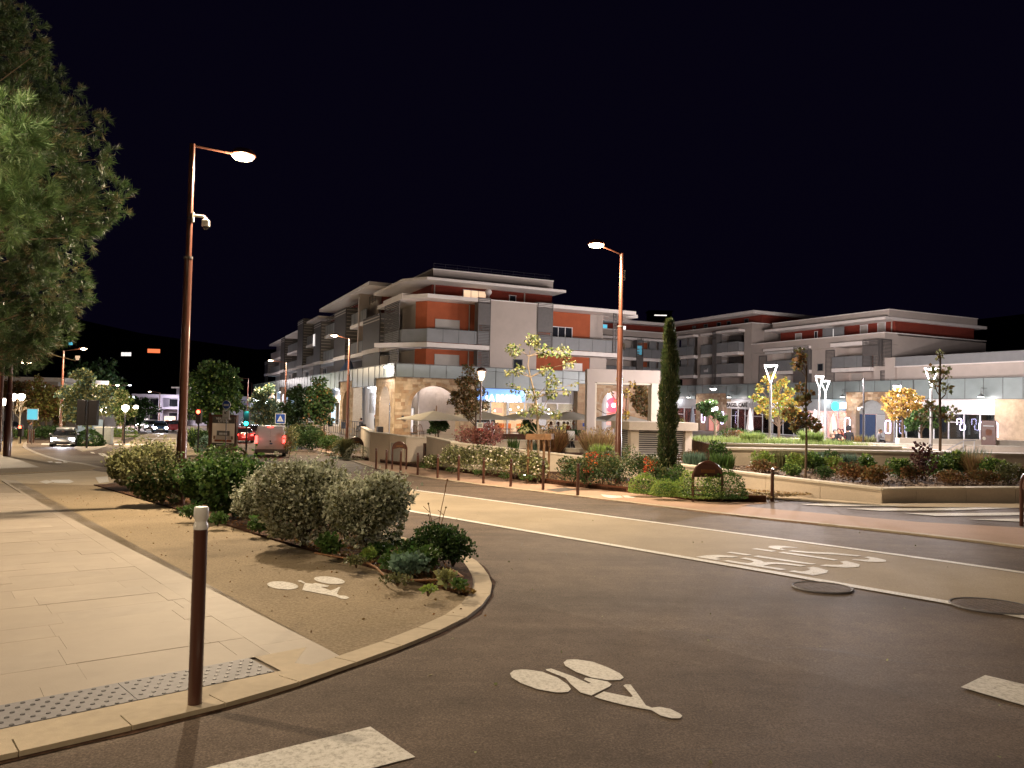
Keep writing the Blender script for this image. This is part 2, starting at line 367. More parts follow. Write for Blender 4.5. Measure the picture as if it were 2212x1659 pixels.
# ---------------------------------------------------------------- foliage helpers
def blades(name, P, Dr, Ln, Wd, mt, parent=None, fold=.0):
    "many thin diamond leaves: base points P, unit directions Dr, lengths, half widths"
    n = len(P); P = np.asarray(P, float); Dr = np.asarray(Dr, float); Dr = Dr/np.linalg.norm(Dr, axis=1, keepdims=True)
    Ln = np.broadcast_to(np.asarray(Ln, float), (n,))[:, None]; Wd = np.broadcast_to(np.asarray(Wd, float), (n,))[:, None]
    rv = rng.normal(size=(n, 3)); sd = np.cross(Dr, rv); sd /= np.linalg.norm(sd, axis=1, keepdims=True); nn = np.cross(sd, Dr)
    a = P; b = P+Dr*Ln*.45+sd*Wd+nn*Wd*fold; c = P+Dr*Ln-nn*Ln*.08; d = P+Dr*Ln*.45-sd*Wd+nn*Wd*fold
    V = np.stack([a, b, c, d], 1).reshape(-1, 3)
    me = bpy.data.meshes.new(name); me.vertices.add(4*n); me.vertices.foreach_set('co', V.ravel())
    me.loops.add(4*n); me.loops.foreach_set('vertex_index', np.arange(4*n, dtype=np.int32))
    me.polygons.add(n); me.polygons.foreach_set('loop_start', np.arange(0, 4*n, 4, dtype=np.int32)); me.polygons.foreach_set('loop_total', np.full(n, 4, np.int32))
    me.update(calc_edges=True)
    o = link(name, me, mt, parent)
    return o
def lobes(Ls, n, inner=.35):
    "random points in a set of ellipsoids (x,y,z,rx,ry,rz), mostly near their surface; returns points and outward vectors"
    Ls = np.asarray(Ls, float); wts = (Ls[:, 3]*Ls[:, 4]*Ls[:, 5])**.67; k = rng.choice(len(Ls), n, p=wts/wts.sum()); q = Ls[k]
    d = rng.normal(size=(n, 3)); d /= np.linalg.norm(d, axis=1, keepdims=True)
    r = inner+(1-inner)*rng.random(n)**.5
    r *= 1+.12*np.sin(d[:, 0]*7+q[:, 0]*5)*np.cos(d[:, 2]*6+q[:, 1]*3)
    P = q[:, :3]+d*q[:, 3:6]*r[:, None]
    return P, d
def leaf_cloud(name, Ls, n, size, mt, parent=None, up=.4, inner=.35, w=.45, zmin=None):
    P, d = lobes(Ls, n, inner)
    dr = d+rng.normal(size=(n, 3))*(.35 if inner > .75 else .7); dr[:, 2] += up
    if zmin is not None: P[:, 2] = np.maximum(P[:, 2], zmin+rng.random(n)*.04)
    s = size*(.6+.8*rng.random(n))
    return blades(name, P, dr, s, s*w, mt, parent, fold=.35)
def twigs(name, pts_from, pts_to, r0, r1, mt, parent, sag=.1, n=5):
    mb = MB()
    for a, b in zip(pts_from, pts_to):
        a = Vector(a); b = Vector(b); mid = (a+b)/2+Vector((random.uniform(-1, 1), random.uniform(-1, 1), random.uniform(0, 1)))*(b-a).length*sag
        mb.tube([a, mid, b], [r0, (r0+r1)/2, r1], n, cap=False)
    return mb.build(name, mt, parent, smooth=True)
def tree(name, label, loc, trunk_h, Ls, leafs, bark='bark', r=.06, limb=None, group=None, lean=(0, 0), sub=3, zbase=0):
    "trunk, limbs to every lobe, and leaf clouds leafs = [(material, count, size)]"
    t = thing(name, label, 'tree', loc, 0, group)
    top = Vector((lean[0], lean[1], trunk_h))
    mb = MB(); mb.tube([(0, 0, zbase-.1), (lean[0]*.3+.02, lean[1]*.3, trunk_h*.35), (lean[0]*.7-.02, lean[1]*.7, trunk_h*.7), top], [r*1.25, r, r*.85, r*.7], 8)
    mb.build('trunk', bark, t, smooth=True)
    L0 = Ls; Ls = []
    for l in L0:
        Ls.append((l[0], l[1], l[2], l[3]*.74, l[4]*.74, l[5]*.74))
        for k in range(4): d = Vector((random.gauss(0, 1), random.gauss(0, 1), random.gauss(0, 1))).normalized(); q = l[3]*random.uniform(.22, .42); Ls.append((l[0]+d.x*l[3]*.85, l[1]+d.y*l[4]*.85, l[2]+d.z*l[5]*.85, q, q, q*.8))
    mb = MB()
    for l in L0:
        c = Vector(l[:3]); s0 = Vector((lean[0]*.8, lean[1]*.8, min(trunk_h, max(trunk_h*.45, c.z-.9*abs(c.x)-.3))))
        rr = r*.5; midp = s0.lerp(c, .5)+Vector((random.uniform(-.1, .1), random.uniform(-.1, .1), -.05))
        mb.tube([s0, midp, c], [rr, rr*.7, rr*.35], 6, cap=False)
        for k in range(sub):
            a = random.uniform(0, 6.28); e = random.uniform(-.2, 1.2)
            tip = c+Vector((math.cos(a)*math.cos(e)*l[3], math.sin(a)*math.cos(e)*l[4], math.sin(e)*l[5]))*.9
            mb.tube([midp.lerp(c, random.random()), c.lerp(tip, .5)+Vector((0, 0, .04)), tip], [rr*.4, rr*.28, rr*.12], 4, cap=False)
    mb.build('limbs', bark, t, smooth=True)
    for mt, n, s in leafs: leaf_cloud('crown', Ls, n, s, mt, t, inner=.2, up=-.15)
    return t
def plant(name, label, loc, kind, w_, h_, mt, n, size, cat='plant', group=None, mt2=None, n2=0, stems=True, flower=None, nf=0):
    "a small garden plant: kind shrub / grass / spikes / dome"
    t = thing(name, label, cat, loc, random.uniform(0, 6), group)
    if kind in ('shrub', 'dome'):
        if kind == 'dome': Ls = [(0, 0, h_*.12, w_/2, w_/2, h_*.88)]
        else:
            Ls = [(random.uniform(-.25, .25)*w_, random.uniform(-.25, .25)*w_, h_*random.uniform(.45, .65), w_*random.uniform(.25, .36), w_*random.uniform(.25, .36), h_*random.uniform(.28, .38)) for k in range(5)]
            Ls.append((0, 0, h_*.35, w_*.4, w_*.4, h_*.3))
        leaf_cloud('foliage', Ls, n, size, mt, t, zmin=.01, inner=.88 if kind == 'dome' else .3)
        if mt2: leaf_cloud('foliage', [(a, b, c*1.25, d*.8, e*.8, f*.6) for a, b, c, d, e, f in Ls], n2, size, mt2, t, zmin=.01)
        if stems:
            mb = MB()
            for l in Ls[:4]: mb.tube([(0, 0, -.03), (l[0]*.6, l[1]*.6, l[2]*.5), l[:3]], [.012, .009, .005], 4, cap=False)
            mb.build('stem', 'bark', t)
        if flower:
            P, d = lobes(Ls, nf, .9); P[:, 2] = np.maximum(P[:, 2], h_*.3)
            mb = MB()
            for p in P: mb.sphere(tuple(p), random.uniform(.024, .042), 6, 4)
            mb.build('flower', flower, t)['kind'] = 'stuff'
    else:
        a = rng.random(n)*6.283; rr = rng.random(n)**.5*w_*.22
        P = np.stack([np.cos(a)*rr, np.sin(a)*rr, np.zeros(n)], 1)
        spread = .75 if kind == 'grass' else .28
        dr = np.stack([np.cos(a)*spread*rng.random(n), np.sin(a)*spread*rng.random(n), np.ones(n)], 1)+rng.normal(size=(n, 3))*.08
        blades('foliage', P, dr, h_*(.6+.45*rng.random(n)), size, mt, t)
        if mt2:
            a = rng.random(n2)*6.283; P = np.stack([np.cos(a)*w_*.3, np.sin(a)*w_*.3, h_*(.6+.4*rng.random(n2))], 1)
            blades('plume', P, np.stack([np.cos(a)*.5, np.sin(a)*.5, np.ones(n2)], 1), .12, size*1.6, mt2, t)['kind'] = 'stuff'
    return t
# ================================================================ GROUND
def offs(line, d):
    "a polyline moved sideways by d (left of its direction)"
    out = []
    for i, p in enumerate(line):
        a = Vector(line[max(i-1, 0)]); b = Vector(line[min(i+1, len(line)-1)]); t = (b-a).normalized()
        out.append((p[0]-t.y*d, p[1]+t.x*d))
    return out
def resample(line, step):
    out = [Vector(line[0])]; acc = 0
    for a, b in zip(line, line[1:]):
        a = Vector(a); b = Vector(b); L = (b-a).length; t = step-acc
        while t <= L: out.append(a+(b-a)*(t/L)); t += step
        acc = (acc+L) % step
    out.append(Vector(line[-1])); return out
def smooth(line, k=2):
    for _ in range(k):
        n = [line[0]]
        for a, b in zip(line, line[1:]):
            n.append((a[0]*.75+b[0]*.25, a[1]*.75+b[1]*.25)); n.append((a[0]*.25+b[0]*.75, a[1]*.25+b[1]*.75))
        n.append(line[-1]); line = n
    return line
UP = .024   # height of the pavements over the road
big = [(-900, -300), (900, -300), (900, 900), (-900, 900)]
sheet('ground', big, -.03, 'soil', kind='structure')
sheet('road', [(-75, -25), (60, -25), (60, 33), (30, 100), (-45, 175), (-120, 175)], 0.0, 'asphalt', kind='structure')

# near side: kerb round the nose of the planting strip
K_out = smooth([(-9, -1.6), (-4.6, 1.75), (-2.36, 3.58), (-1.64, 4.27), (-1.37, 4.57), (-1.08, 5.04), (-.81, 5.47), (-.53, 6.02), (-.30, 6.58), (-.18, 7.24), (-.15, 7.91), (-.22, 8.57), (-.39, 9.51), (-.57, 10.06), (-1.63, 11.67), (-4.8, 15.6), (-9.4, 21.4), (-10.6, 23.3), (-11.4, 23.5)], 2)
K_in = offs(K_out, .20)
def kerb(name, outer, width, hgt=UP+.006, step=1.0, mt='kerb_stone', base=.12, flip=1, keep=None):
    root = bpy.data.objects.new(name, None); COL.objects.link(root); root['kind'] = 'structure'
    pts = resample(outer, step); inn = offs([tuple(p) for p in pts], width*flip)
    for i in range(len(pts)-1):
        a, b = pts[i], pts[i+1]
        if (b-a).length < .15: continue
        if keep and not keep(a): continue
        t = (b-a).normalized()*.004; c = Vector(inn[i+1]); d = Vector(inn[i]); q = [a+t, b-t, c-t, d+t]
        z = [tz(p.x, p.y)+hgt for p in q]
        mb = MB(); mb.hexa([(p.x, p.y, zz-base) for p, zz in zip(q, z)], [(p.x, p.y, zz) for p, zz in zip(q, z)])
        mb.build('kerb_stone', mt, root)
    return root
kerb('kerb', K_out, .20, base=.1, step=.5)
dl = [tuple(p) for p in resample(K_out, .25)]; dr_ = [(p[0]+(q[0]-p[0])*random.uniform(.3, 1.3), p[1]+(q[1]-p[1])*random.uniform(.3, 1.3)) for p, q in zip(dl, offs(dl, -.045))]
for a_ in range(4, len(dl)-6, 3): sheet('gutter_dirt', dl[a_:a_+4]+dr_[a_:a_+4][::-1], .0045, 'soil', kind='structure')
PC = [(-1.16, 5.32), (-1.87, 6.19), (-3.31, 7.97), (-4.93, 9.95), (-9.86, 16.02), (-14.79, 22.34)]   # slabs / cycle path
CP = [(-.40, 7.33), (-.82, 7.86), (-1.88, 9.2), (-3.36, 10.96), (-6.79, 15.37), (-12.02, 21.91)]     # cycle path / planting
ki = [p for p in K_in]
def near(line, p): return min(range(len(line)), key=lambda i: (line[i][0]-p[0])**2+(line[i][1]-p[1])**2)
i1 = near(ki, PC[0]); i2 = near(ki, CP[0]); 
sheet('cycle_path', [ki[i1]]+ki[i1+1:i2+1]+CP[1:]+[(-12.02, 22.1), (-14.9, 22.5)]+PC[::-1][:-1], UP, 'cycle_asphalt', kind='structure', skirt=.1)
sheet('planting_strip', ki[i2:-2]+[(-12.1, 22.0)]+CP[::-1][:-1], UP+.03, 'soil', kind='structure', skirt=.12)
# slab pavement: a bed and its slabs, each a stone of its own
ux, uy = .7826, .6225; vx, vy = -.6137, .7895
farl = [(-14.95, 22.45), (-26, 21.9)]
pav = [ki[i1]]+PC[1:]+farl+[(-30, 5), (-18, -6)]+[p for p in ki[:i1]]
bed = sheet('pavement', pav, UP-.012, 'slab_joint', kind='structure', skirt=.1)
def half(poly, a, b):
    "keep the part of a convex polygon to the left of a->b"
    out = []; n = len(poly); ax, ay = a; dx, dy = b[0]-ax, b[1]-ay
    sd = lambda p: dx*(p[1]-ay)-dy*(p[0]-ax)
    for i in range(n):
        p, q = poly[i], poly[(i+1) % n]; s, t = sd(p), sd(q)
        if s >= 0: out.append(p)
        if (s >= 0) != (t >= 0): k = s/(s-t); out.append((p[0]+(q[0]-p[0])*k, p[1]+(q[1]-p[1])*k))
    return out
def area(p): return abs(sum(p[i][0]*p[(i+1) % len(p)][1]-p[(i+1) % len(p)][0]*p[i][1] for i in range(len(p))))/2
TA, TB = (-4.67, 2.54), (-1.74, 5.24)     # tactile strip, its pavement-side and road-side edges are parallel to the kerb here
bandv = Vector(TB)-Vector(TA); bandv.normalize(); bandn = Vector((-bandv.y, bandv.x))
def slab_piece(name, poly, mt, top=0.0, th=.03, parent=None):
    mb = MB(); n = len(poly)
    vs = [(x, y, tz(x, y)+UP+top-th) for x, y in poly]+[(x, y, tz(x, y)+UP+top) for x, y in poly]
    mb.add(vs, [tuple(range(n-1, -1, -1)), tuple(range(n, 2*n))]+[(i, (i+1) % n, n+(i+1) % n, n+i) for i in range(n)])
    return mb.build(name, mt, parent)
org = Vector((-1.16, 5.32)); cnt = 0
kfit_a, kfit_b = Vector((-2.42, 3.78)), Vector((-1.33, 4.83))
for r in range(-14, 62):
    off = random.uniform(.1, .9); wd = .42
    for c in range(0, 13):
        u0 = -.38-.004-(c+off)*.92 if c else -.38-.004-off*.92
        u1 = -.38-.004 if c == 0 else u0+.92-.0015
        v0 = r*wd; v1 = v0+wd-.0015
        if v0 > 24 or (-u0) > 3.0+max(0, v1)*.40: continue
        P4 = [(org.x+ux*u+vx*v, org.y+uy*u+vy*v) for u, v in ((u0, v0), (u1, v0), (u1, v1), (u0, v1))]
        poly = half(P4, TA, TB) if r < 14 else P4
        if len(poly) < 3 or area(poly) < .02: continue
        cxy = (sum(p[0] for p in poly)/len(poly), sum(p[1] for p in poly)/len(poly))
        if cxy[1] > 21.9 or cnt > 285: continue
        if cxy[1] < 1.5: continue
        cnt += 1
        slab_piece('paving_slab', poly, random.choice(['slab_stone', 'slab_stone', 'slab_stone_pale']), top=random.uniform(-.0015, .0015), parent=bed)
for k in range(26):    # border course along the cycle path
    v0 = -.35+k*.92; P4 = [(org.x+ux*u+vx*v, org.y+uy*u+vy*v) for u, v in ((-.3815, v0), (-.004, v0), (-.004, v0+.918), (-.3815, v0+.918))]
    P4 = half(P4, (-2.2, 4.28), (-1.2, 5.13)) if k < 2 else P4
    if len(P4) >= 3: slab_piece('paving_slab', P4, 'slab_stone_pale', parent=bed)
# tactile panels with studs
tact_w = .40
for k in range(5):
    a = Vector(TB)-bandv*(.83*k+.03); b = a-bandv*.825
    q = [b, a, a-bandn*-0.0, b]
    quad_ = [tuple(b-bandn*tact_w*.98), tuple(a-bandn*tact_w*.98), tuple(a), tuple(b)]
    if k == 0: quad_[1] = tuple(a-bandn*tact_w*.98)
    pnl = slab_piece('tactile_panel', quad_, 'tactile_grey', top=.003, th=.03, parent=bed)
    if k < 4:
        sme = None
        for i in range(11):
            for j in range(6):
                p = b+bandv*(.04+i*.072+(.036 if j % 2 else 0))-bandn*(.035+j*.068)
                
                if sme is None:
                    mb = MB(); mb.lathe([(.0135, 0), (.0115, .004)], 8); so = mb.build('stud', 'stud_dark', pnl); sme = so.data
                else: so = link('stud', sme, None, pnl)
                so.location = (p.x, p.y, tz(p.x, p.y)+UP+.003)
        link_extra = None
# left of the tactile strip: pavement between strip and kerb is kerb-coloured stone
sheet('kerb_apron', [tuple(Vector(TB)+bandv*.40), tuple(Vector(TB)+bandv*.01), tuple(Vector(TB)-bandn*tact_w+bandv*.01), tuple(Vector(TB)-bandn*tact_w-bandv*4.0)]+[p for p in ki if 5.1 > p[1] and p[0] > -4.9]+[(-1.42, 5.12)], UP+.001, 'kerb_stone', kind='structure')

# crossing band, far left cycle paving, small pale triangle
cb = Gs([(-260, 1048), (0, 1046), (215, 1047), (262, 1036), (250, 1022), (200, 1015), (100, 1020), (0, 1025), (-260, 1030)], UP)
sheet('crossing_band', cb, UP-.02, 'kerb_stone', kind='structure', skirt=.05)
cv = Gs([(208, 1010), (172, 1001), (135, 997), (103, 989), (69, 977), (48, 966), (50, 956), (74, 946), (111, 940), (200, 936)], UP)
lf = cv+Gs([(0, 930), (-300, 940), (-400, 1032), (0, 1024), (100, 1019), (196, 1014)], UP)
sheet('cycle_path', lf, UP, 'cycle_asphalt', kind='structure', skirt=.1)
kerb('kerb', smooth([tuple(p) for p in cv[::-1]], 1), .25, step=1.0, mt='slab_stone_pale')
sheet('pavement', Gs([(-300, 1010), (0, 982), (45, 995), (86, 1010), (0, 1013), (-300, 1030)], UP), UP+.012, 'slab_stone_pale', kind='structure')
# traffic island with the round bush, and tan paving behind it
isl = Gs([(160, 969), (177, 975), (203, 972), (235, 960), (292, 942), (300, 938), (235, 938), (190, 946), (163, 958)], UP)
sheet('traffic_island', isl, UP, 'kerb_stone', kind='structure', skirt=.1)
kerb('kerb', [isl[k] for k in (0, 1, 2, 3, 4)], .25, step=1.0, mt='slab_stone_pale')
# far carriageways
tanr = Gs([(238, 1000), (238, 975), (300, 941), (322, 936.5), (462, 938), (456, 975), (430, 1002)])
sheet('bus_lane', tanr, .004, 'bus_lane_asphalt', kind='structure')
for k, (a, b) in enumerate([((246, 958.5), (262, 958.5)), ((271, 958.8), (287, 959)), ((296, 959.2), (320, 959.4)), ((340, 960), (352, 960.2)), ((362, 960.3), (376, 960.5))]):
    sheet('lane_marking', Gs([(a[0], a[1]), (b[0], b[1]), (b[0]+1, b[1]+2.8), (a[0]+1, a[1]+2.8)]), .009, 'road_paint', kind='structure')
sheet('lane_marking', Gs([(292, 946), (330, 946.5), (380, 946.5), (380, 947.8), (330, 947.8), (290, 947.3)]), .009, 'road_paint', kind='structure')
sheet('lane_marking', Gs([(316, 960), (352, 935), (354, 935), (319, 960)]), .0095, 'road_paint', kind='structure')
for a, b in (((90, 958), (107, 958)), ((118, 958.5), (136, 959)), ((146, 959), (163, 959.3))):
    sheet('lane_marking', Gs([a, b, (b[0]-1, b[1]+2.5), (a[0]-1, a[1]+2.5)]), .005, 'road_paint', kind='structure')
for q in ([(194, 976), (202, 977), (206, 980), (198, 979)], [(212, 979), (226, 980), (240, 990), (232, 990), (214, 982)]):
    sheet('lane_marking', Gs(q), .005, 'road_paint', kind='structure')
for q in ([(84, 1040), (100, 1036), (118, 1040), (100, 1044)], [(108, 1036), (150, 1035), (160, 1040), (150, 1043), (118, 1042)], [(206, 1030), (232, 1028), (236, 1040), (214, 1043)]):
    sheet('zebra_bar', Gs(q, UP), UP-.012, 'road_paint', kind='structure')
for q in ([(102, 997), (112, 996.5), (115, 998.5), (106, 999)], [(118, 998), (131, 998), (134, 1000), (122, 1000.3)], [(136, 997), (145, 997), (146, 999), (138, 999.3)]):
    sheet('bike_symbol', Gs(q, UP), UP+.005, 'road_paint', kind='structure')
# median with the billboard
med = Gs([(420, 962), (455, 983), (503, 992), (531, 990), (519, 979), (506, 962), (482, 945), (452, 941)], UP)
sheet('median', med, UP+.03, 'kerb_stone', kind='structure', skirt=.12)
sheet('median_soil', [tuple(Vector(p)*.88+Vector(med[0])*.06+Vector(med[3])*.06) for p in med], UP+.05, 'soil', kind='structure')

# main road: white lines and tan bus lane
low = [(-5.4, 20.3)]+Gs([(862, 1102), (980, 1122), (1106, 1144), (1356, 1186), (1500, 1211), (1772, 1258), (2212, 1334)])+[(6.1, 3.6), (7.2, 0.4), (8.5, -5)]
upl = [(-6.4, 26.6)]+Gs([(860, 1055), (1106, 1088.5), (1356, 1122.7), (1500, 1142), (1800, 1182), (2212, 1239)])+[(8.1, 5.7), (9.5, 1.8), (11.5, -4)]
low = smooth(low, 2); upl = smooth(upl, 2)
sheet('bus_lane', low+upl[::-1], .004, 'bus_lane_asphalt', kind='structure')
def stripe(line, w_): return line+offs(line, w_)[::-1]
sheet('lane_marking', stripe(low, .15), .009, 'road_paint', kind='structure')
sheet('lane_marking', stripe(upl, .15), .009, 'road_paint', kind='structure')
# resurfaced strip of darker asphalt, right of the seam
seam = Gs([(1100, 1296), (1230, 1326), (1530, 1400), (1900, 1491), (2212, 1570), (2600, 1680)])
sheet('road_patch', seam+[(6.5, -6), (-9, -6), (-6, -1)]+[(-2.5, 3.3), (-1.55, 4.15), (-.9, 5.2), (-.4, 6.1), (-.12, 7.0)], .003, 'asphalt_patch', kind='structure')
def crack(x, y, az, L, w_=.007):
    pts = [(x, y)]
    while L > 0: az += random.gauss(0, .35); az *= 1; s = random.uniform(.08, .2); x += math.sin(az)*s; y += math.cos(az)*s; pts.append((x, y)); L -= s
    lft = [(p[0], p[1]) for p in pts]; rgt = [(p[0]+random.uniform(.4, 1.2)*w_, p[1]+random.uniform(.2, .8)*w_) for p in pts]
    mb = MB()
    for i in range(len(pts)-1): q = [lft[i], lft[i+1], rgt[i+1], rgt[i]]; mb.add([(a, b, tz(a, b)+.0048) for a, b in q], [(0, 1, 2, 3)])
    o = mb.build('road_crack', 'stud_dark'); o['kind'] = 'structure'
for q in ((1.2, 6.3, 2.3, 2.6), (2.6, 8.2, 2.5, 1.8), (-.4, 12.0, 2.4, 2.2), (3.1, 6.2, 1.4, 1.0), (.6, 3.6, 1.2, .9)): crack(*q)
# BUS, cut like a stencil
def ground_text(body, centre, up_dir, h, wd, off, mt):
    o = text_mesh('bus_lettering', body, mt, size=1.0, depth=0, bold=.0); me = o.data
    xs = [v.co.x for v in me.vertices]; ys = [v.co.y for v in me.vertices]; cx, cyy = (min(xs)+max(xs))/2, (min(ys)+max(ys))/2; lx, ly = max(xs)-min(xs), max(ys)-min(ys)
    bm = bmesh.new(); bm.from_mesh(me)
    for yc in (cyy+ly*.27, cyy-ly*.27):
        for yy in (yc-ly*.03, yc+ly*.03):
            bmesh.ops.bisect_plane(bm, geom=bm.verts[:]+bm.edges[:]+bm.faces[:], plane_co=(0, yy, 0), plane_no=(0, 1, 0))
        bmesh.ops.delete(bm, geom=[f for f in bm.faces if abs(f.calc_center_median().y-yc) < ly*.028], context='FACES')
    ud = Vector(up_dir).normalized(); rd = Vector((ud.y, -ud.x))
    for v in bm.verts:
        p = Vector(centre)+rd*((v.co.x-cx)/lx*wd)+ud*((v.co.y-cyy)/ly*h); v.co = (p.x, p.y, tz(p.x, p.y)+off)
    bm.to_mesh(me); bm.free(); o['kind'] = 'structure'; return o
ground_text('BUS', (3.85, 10.2), (-.635, .772), 1.72, 2.06, .009, 'road_paint')
# crossing bars in the foreground
sheet('zebra_bar', Gs([(380, 1684), (458, 1659), (640, 1613), (800, 1573), (897, 1639), (700, 1690), (560, 1728), (420, 1750)]), .009, 'paint_worn', kind='structure')
sheet('zebra_bar', Gs([(2075, 1487), (2128, 1461), (2212, 1481), (2420, 1530), (2400, 1585), (2212, 1527)]), .009, 'paint_worn', kind='structure')
# bicycle symbols: the outlines of the stencil, laid on the ground
def sym(pts, fx, fy, off, mt, name='bike_symbol', zo=0.0):
    return sheet(name, Gs([fx(x, y) for x, y in pts], off), off, mt, kind='structure')
c1 = lambda x, y: (1030.4+x/3.399, 1301.5+y/3.399)
for q in ([(242,520),(270,497),(320,491),(370,492),(480,508),(590,550),(665,600),(690,635),(670,655),(620,660),(570,658),(440,635),(320,590),(255,550)],
          [(635,440),(660,420),(700,417),(740,418),(850,435),(960,475),(1050,520),(1078,550),(1050,568),(960,570),(840,550),(730,510),(650,465)],
          [(505,490),(545,484),(700,540),(820,595),(838,590),(785,565),(795,552),(830,555),(960,580),(988,600),(975,615),(840,682),(760,660),(690,600),(650,555),(510,498)],
          [(862,690),(930,653),(1060,680),(1130,695),(1145,688),(1075,610),(1090,601),(1128,602),(1180,670),(1240,755),(1285,772),(1340,765),(1420,780),(1490,815),(1507,832),(1490,848),(1430,850),(1350,830),(1280,790),(1200,775),(1050,745),(900,705)]):
    sym(q, c1, None, .009, 'road_paint')
c2 = lambda x, y: (542.3+x/3.399, 1220.2+y/3.399)
def ell(x0, x1, y0, y1, tilt, n=20):
    cx, cyy, a, b = (x0+x1)/2, (y0+y1)/2, (x1-x0)/2, (y1-y0)/2
    return [(cx+a*math.cos(t), cyy+b*math.sin(t)*.88+tilt*math.cos(t)) for t in (2*math.pi*k/n for k in range(n))]
for q in (ell(118, 346, 118, 183, 9), ell(462, 688, 83, 142, 12),
          [(342,115),(365,112),(402,133),(450,138),(472,131),(575,152),(560,162),(508,160),(585,188),(632,170),(640,162),(657,162),(640,190),(630,212),(648,224),(690,226),(723,240),(700,250),(660,248),(622,230),(540,215),(375,185),(394,137),(350,122)]):
    sym(q, c2, None, UP+.005, 'paint_worn')

# far side: kerb, pink pavement and cycle band, steel edging
FK = smooth(Gs([(596, 952), (650, 962), (720, 982), (790, 1007), (848, 1022), (995, 1043), (1169, 1064), (1356, 1087), (1600, 1117), (1891, 1146), (2212, 1184), (2500, 1226), (3100, 1330)]), 1)
ED = Gs([(760, 990), (870, 1006), (1046, 1027), (1176, 1044), (1356, 1064), (1508, 1083), (1660, 1086)], UP)
sheet('cycle_path', FK+Gs([(3100, 1262), (2500, 1172), (2193, 1139), (1979, 1127), (1600, 1093), (1660, 1086)], UP)+ED[::-1]+Gs([(700, 962), (650, 945), (600, 940)], UP), UP, 'pink_asphalt', kind='structure', skirt=.1)
kerb('kerb', FK[::-1], .18, step=1.0, flip=-1, mt='kerb_stone')
sheet('side_road', Gs([(1600, 1093), (1979, 1127), (2193, 1139), (2500, 1172), (3100, 1262), (3100, 1100), (2300, 1090), (1979, 1089), (1905, 1090), (1760, 1083), (1640, 1074), (1560, 1070), (1600, 1086)], UP), UP-.008, 'asphalt', kind='structure')
sheet('pavement', Gs([(1560, 1068), (1640, 1073), (1700, 1080), (1760, 1085), (1905, 1094), (2100, 1096), (2400, 1100), (2400, 1084), (2193, 1088), (1979, 1087), (1905, 1088), (1654, 1069), (1540, 1059)], UP), UP+.004, 'render_wall', kind='structure')
for q in ([(1728, 1090), (1790, 1088), (1905, 1091), (2000, 1090), (1930, 1094), (1800, 1094)], [(1828, 1099), (1900, 1099), (2100, 1097), (2190, 1098), (2060, 1103), (1900, 1104)],
          [(1952, 1109), (2060, 1109), (2260, 1107), (2330, 1108), (2180, 1114), (2020, 1115)], [(2090, 1122), (2200, 1121), (2400, 1119), (2400, 1124), (2230, 1129)]):
    sheet('zebra_bar', Gs(q, UP), UP+.008, 'paint_worn', kind='structure')
for q in ([(1297, 1068), (1312, 1069.5), (1340, 1071), (1346, 1075), (1320, 1077), (1304, 1073)], [(1344, 1071), (1356, 1070.5), (1374, 1074), (1368, 1076), (1350, 1075)]):
    sheet('bike_symbol', Gs(q, UP), UP+.005, 'paint_worn', kind='structure')
for q, nm in (([(1180, 1058), (1220, 1053), (1245, 1058), (1204, 1063)], 'drain_cover'),):
    sheet(nm, Gs(q, UP), UP+.005, 'grey_metal', kind='structure')
# steel edging strip
ep = resample(ED[:-1]+Gs([(1655, 1084.5)], UP), 1.5)
root = thing('steel_edging', 'rust brown steel strip edging the rose and nandina bed', 'edging')
for a, b in zip(ep, ep[1:]):
    t = (b-a).normalized()*.003; n_ = Vector((-t.y, t.x)).normalized()*.012; q = [a+t, b-t, b-t+n_, a+t+n_]
    z = [tz(p.x, p.y)+UP for p in q]
    MB().hexa([(p.x, p.y, zz-.05) for p, zz in zip(q, z)], [(p.x, p.y, zz+.17) for p, zz in zip(q, z)]).build('steel_strip', 'corten', root)
bedp = ED[:-1]+Gs([(1655, 1084.5)], UP)+[(7.0, 23.2), (5.5, 25.1), (4.2, 28.5), (3, 31), (-.2, 34.2), (-3.4, 37.5), (-6.5, 41), (-8.5, 45)]
sheet('planting_bed', bedp, UP+.11, 'soil', kind='structure', skirt=.1)
# manholes
for (u, v), r_ in (((1776, 1271), .29), ((2142, 1311), .34)):
    x, y = G(u, v); mb = MB()
    mh = thing('manhole_cover', 'round iron manhole cover beside the lower bus lane line' if u < 1800 else 'round iron manhole cover inside the bus lane against its lower line', 'manhole', (x, y, tz(x, y)+.012), 0)
    mh.rotation_euler = (R(-2.5), R(-.4), 0)
    MB().lathe([(r_, -.02), (r_, .0), (r_*.92, .002)], 28).build('cover', 'asphalt_patch' if u < 1800 else 'asphalt', mh)
    mb = MB()
    for k in range(-4, 5):
        for j in range(-4, 5):
            if k*k+j*j < 18: mb.box(k*.07-.02, k*.07+.02, j*.07-.02, j*.07+.02, .001, .0028)
    o = mb.build('tread', 'asphalt_patch', mh); o['kind'] = 'stuff'
    MB().tube([(r_*1.04*math.cos(t), r_*1.04*math.sin(t), -.002) for t in (2*math.pi*k/32 for k in range(33))], .012, 5, cap=False).build('rim', 'tactile_grey', mh)

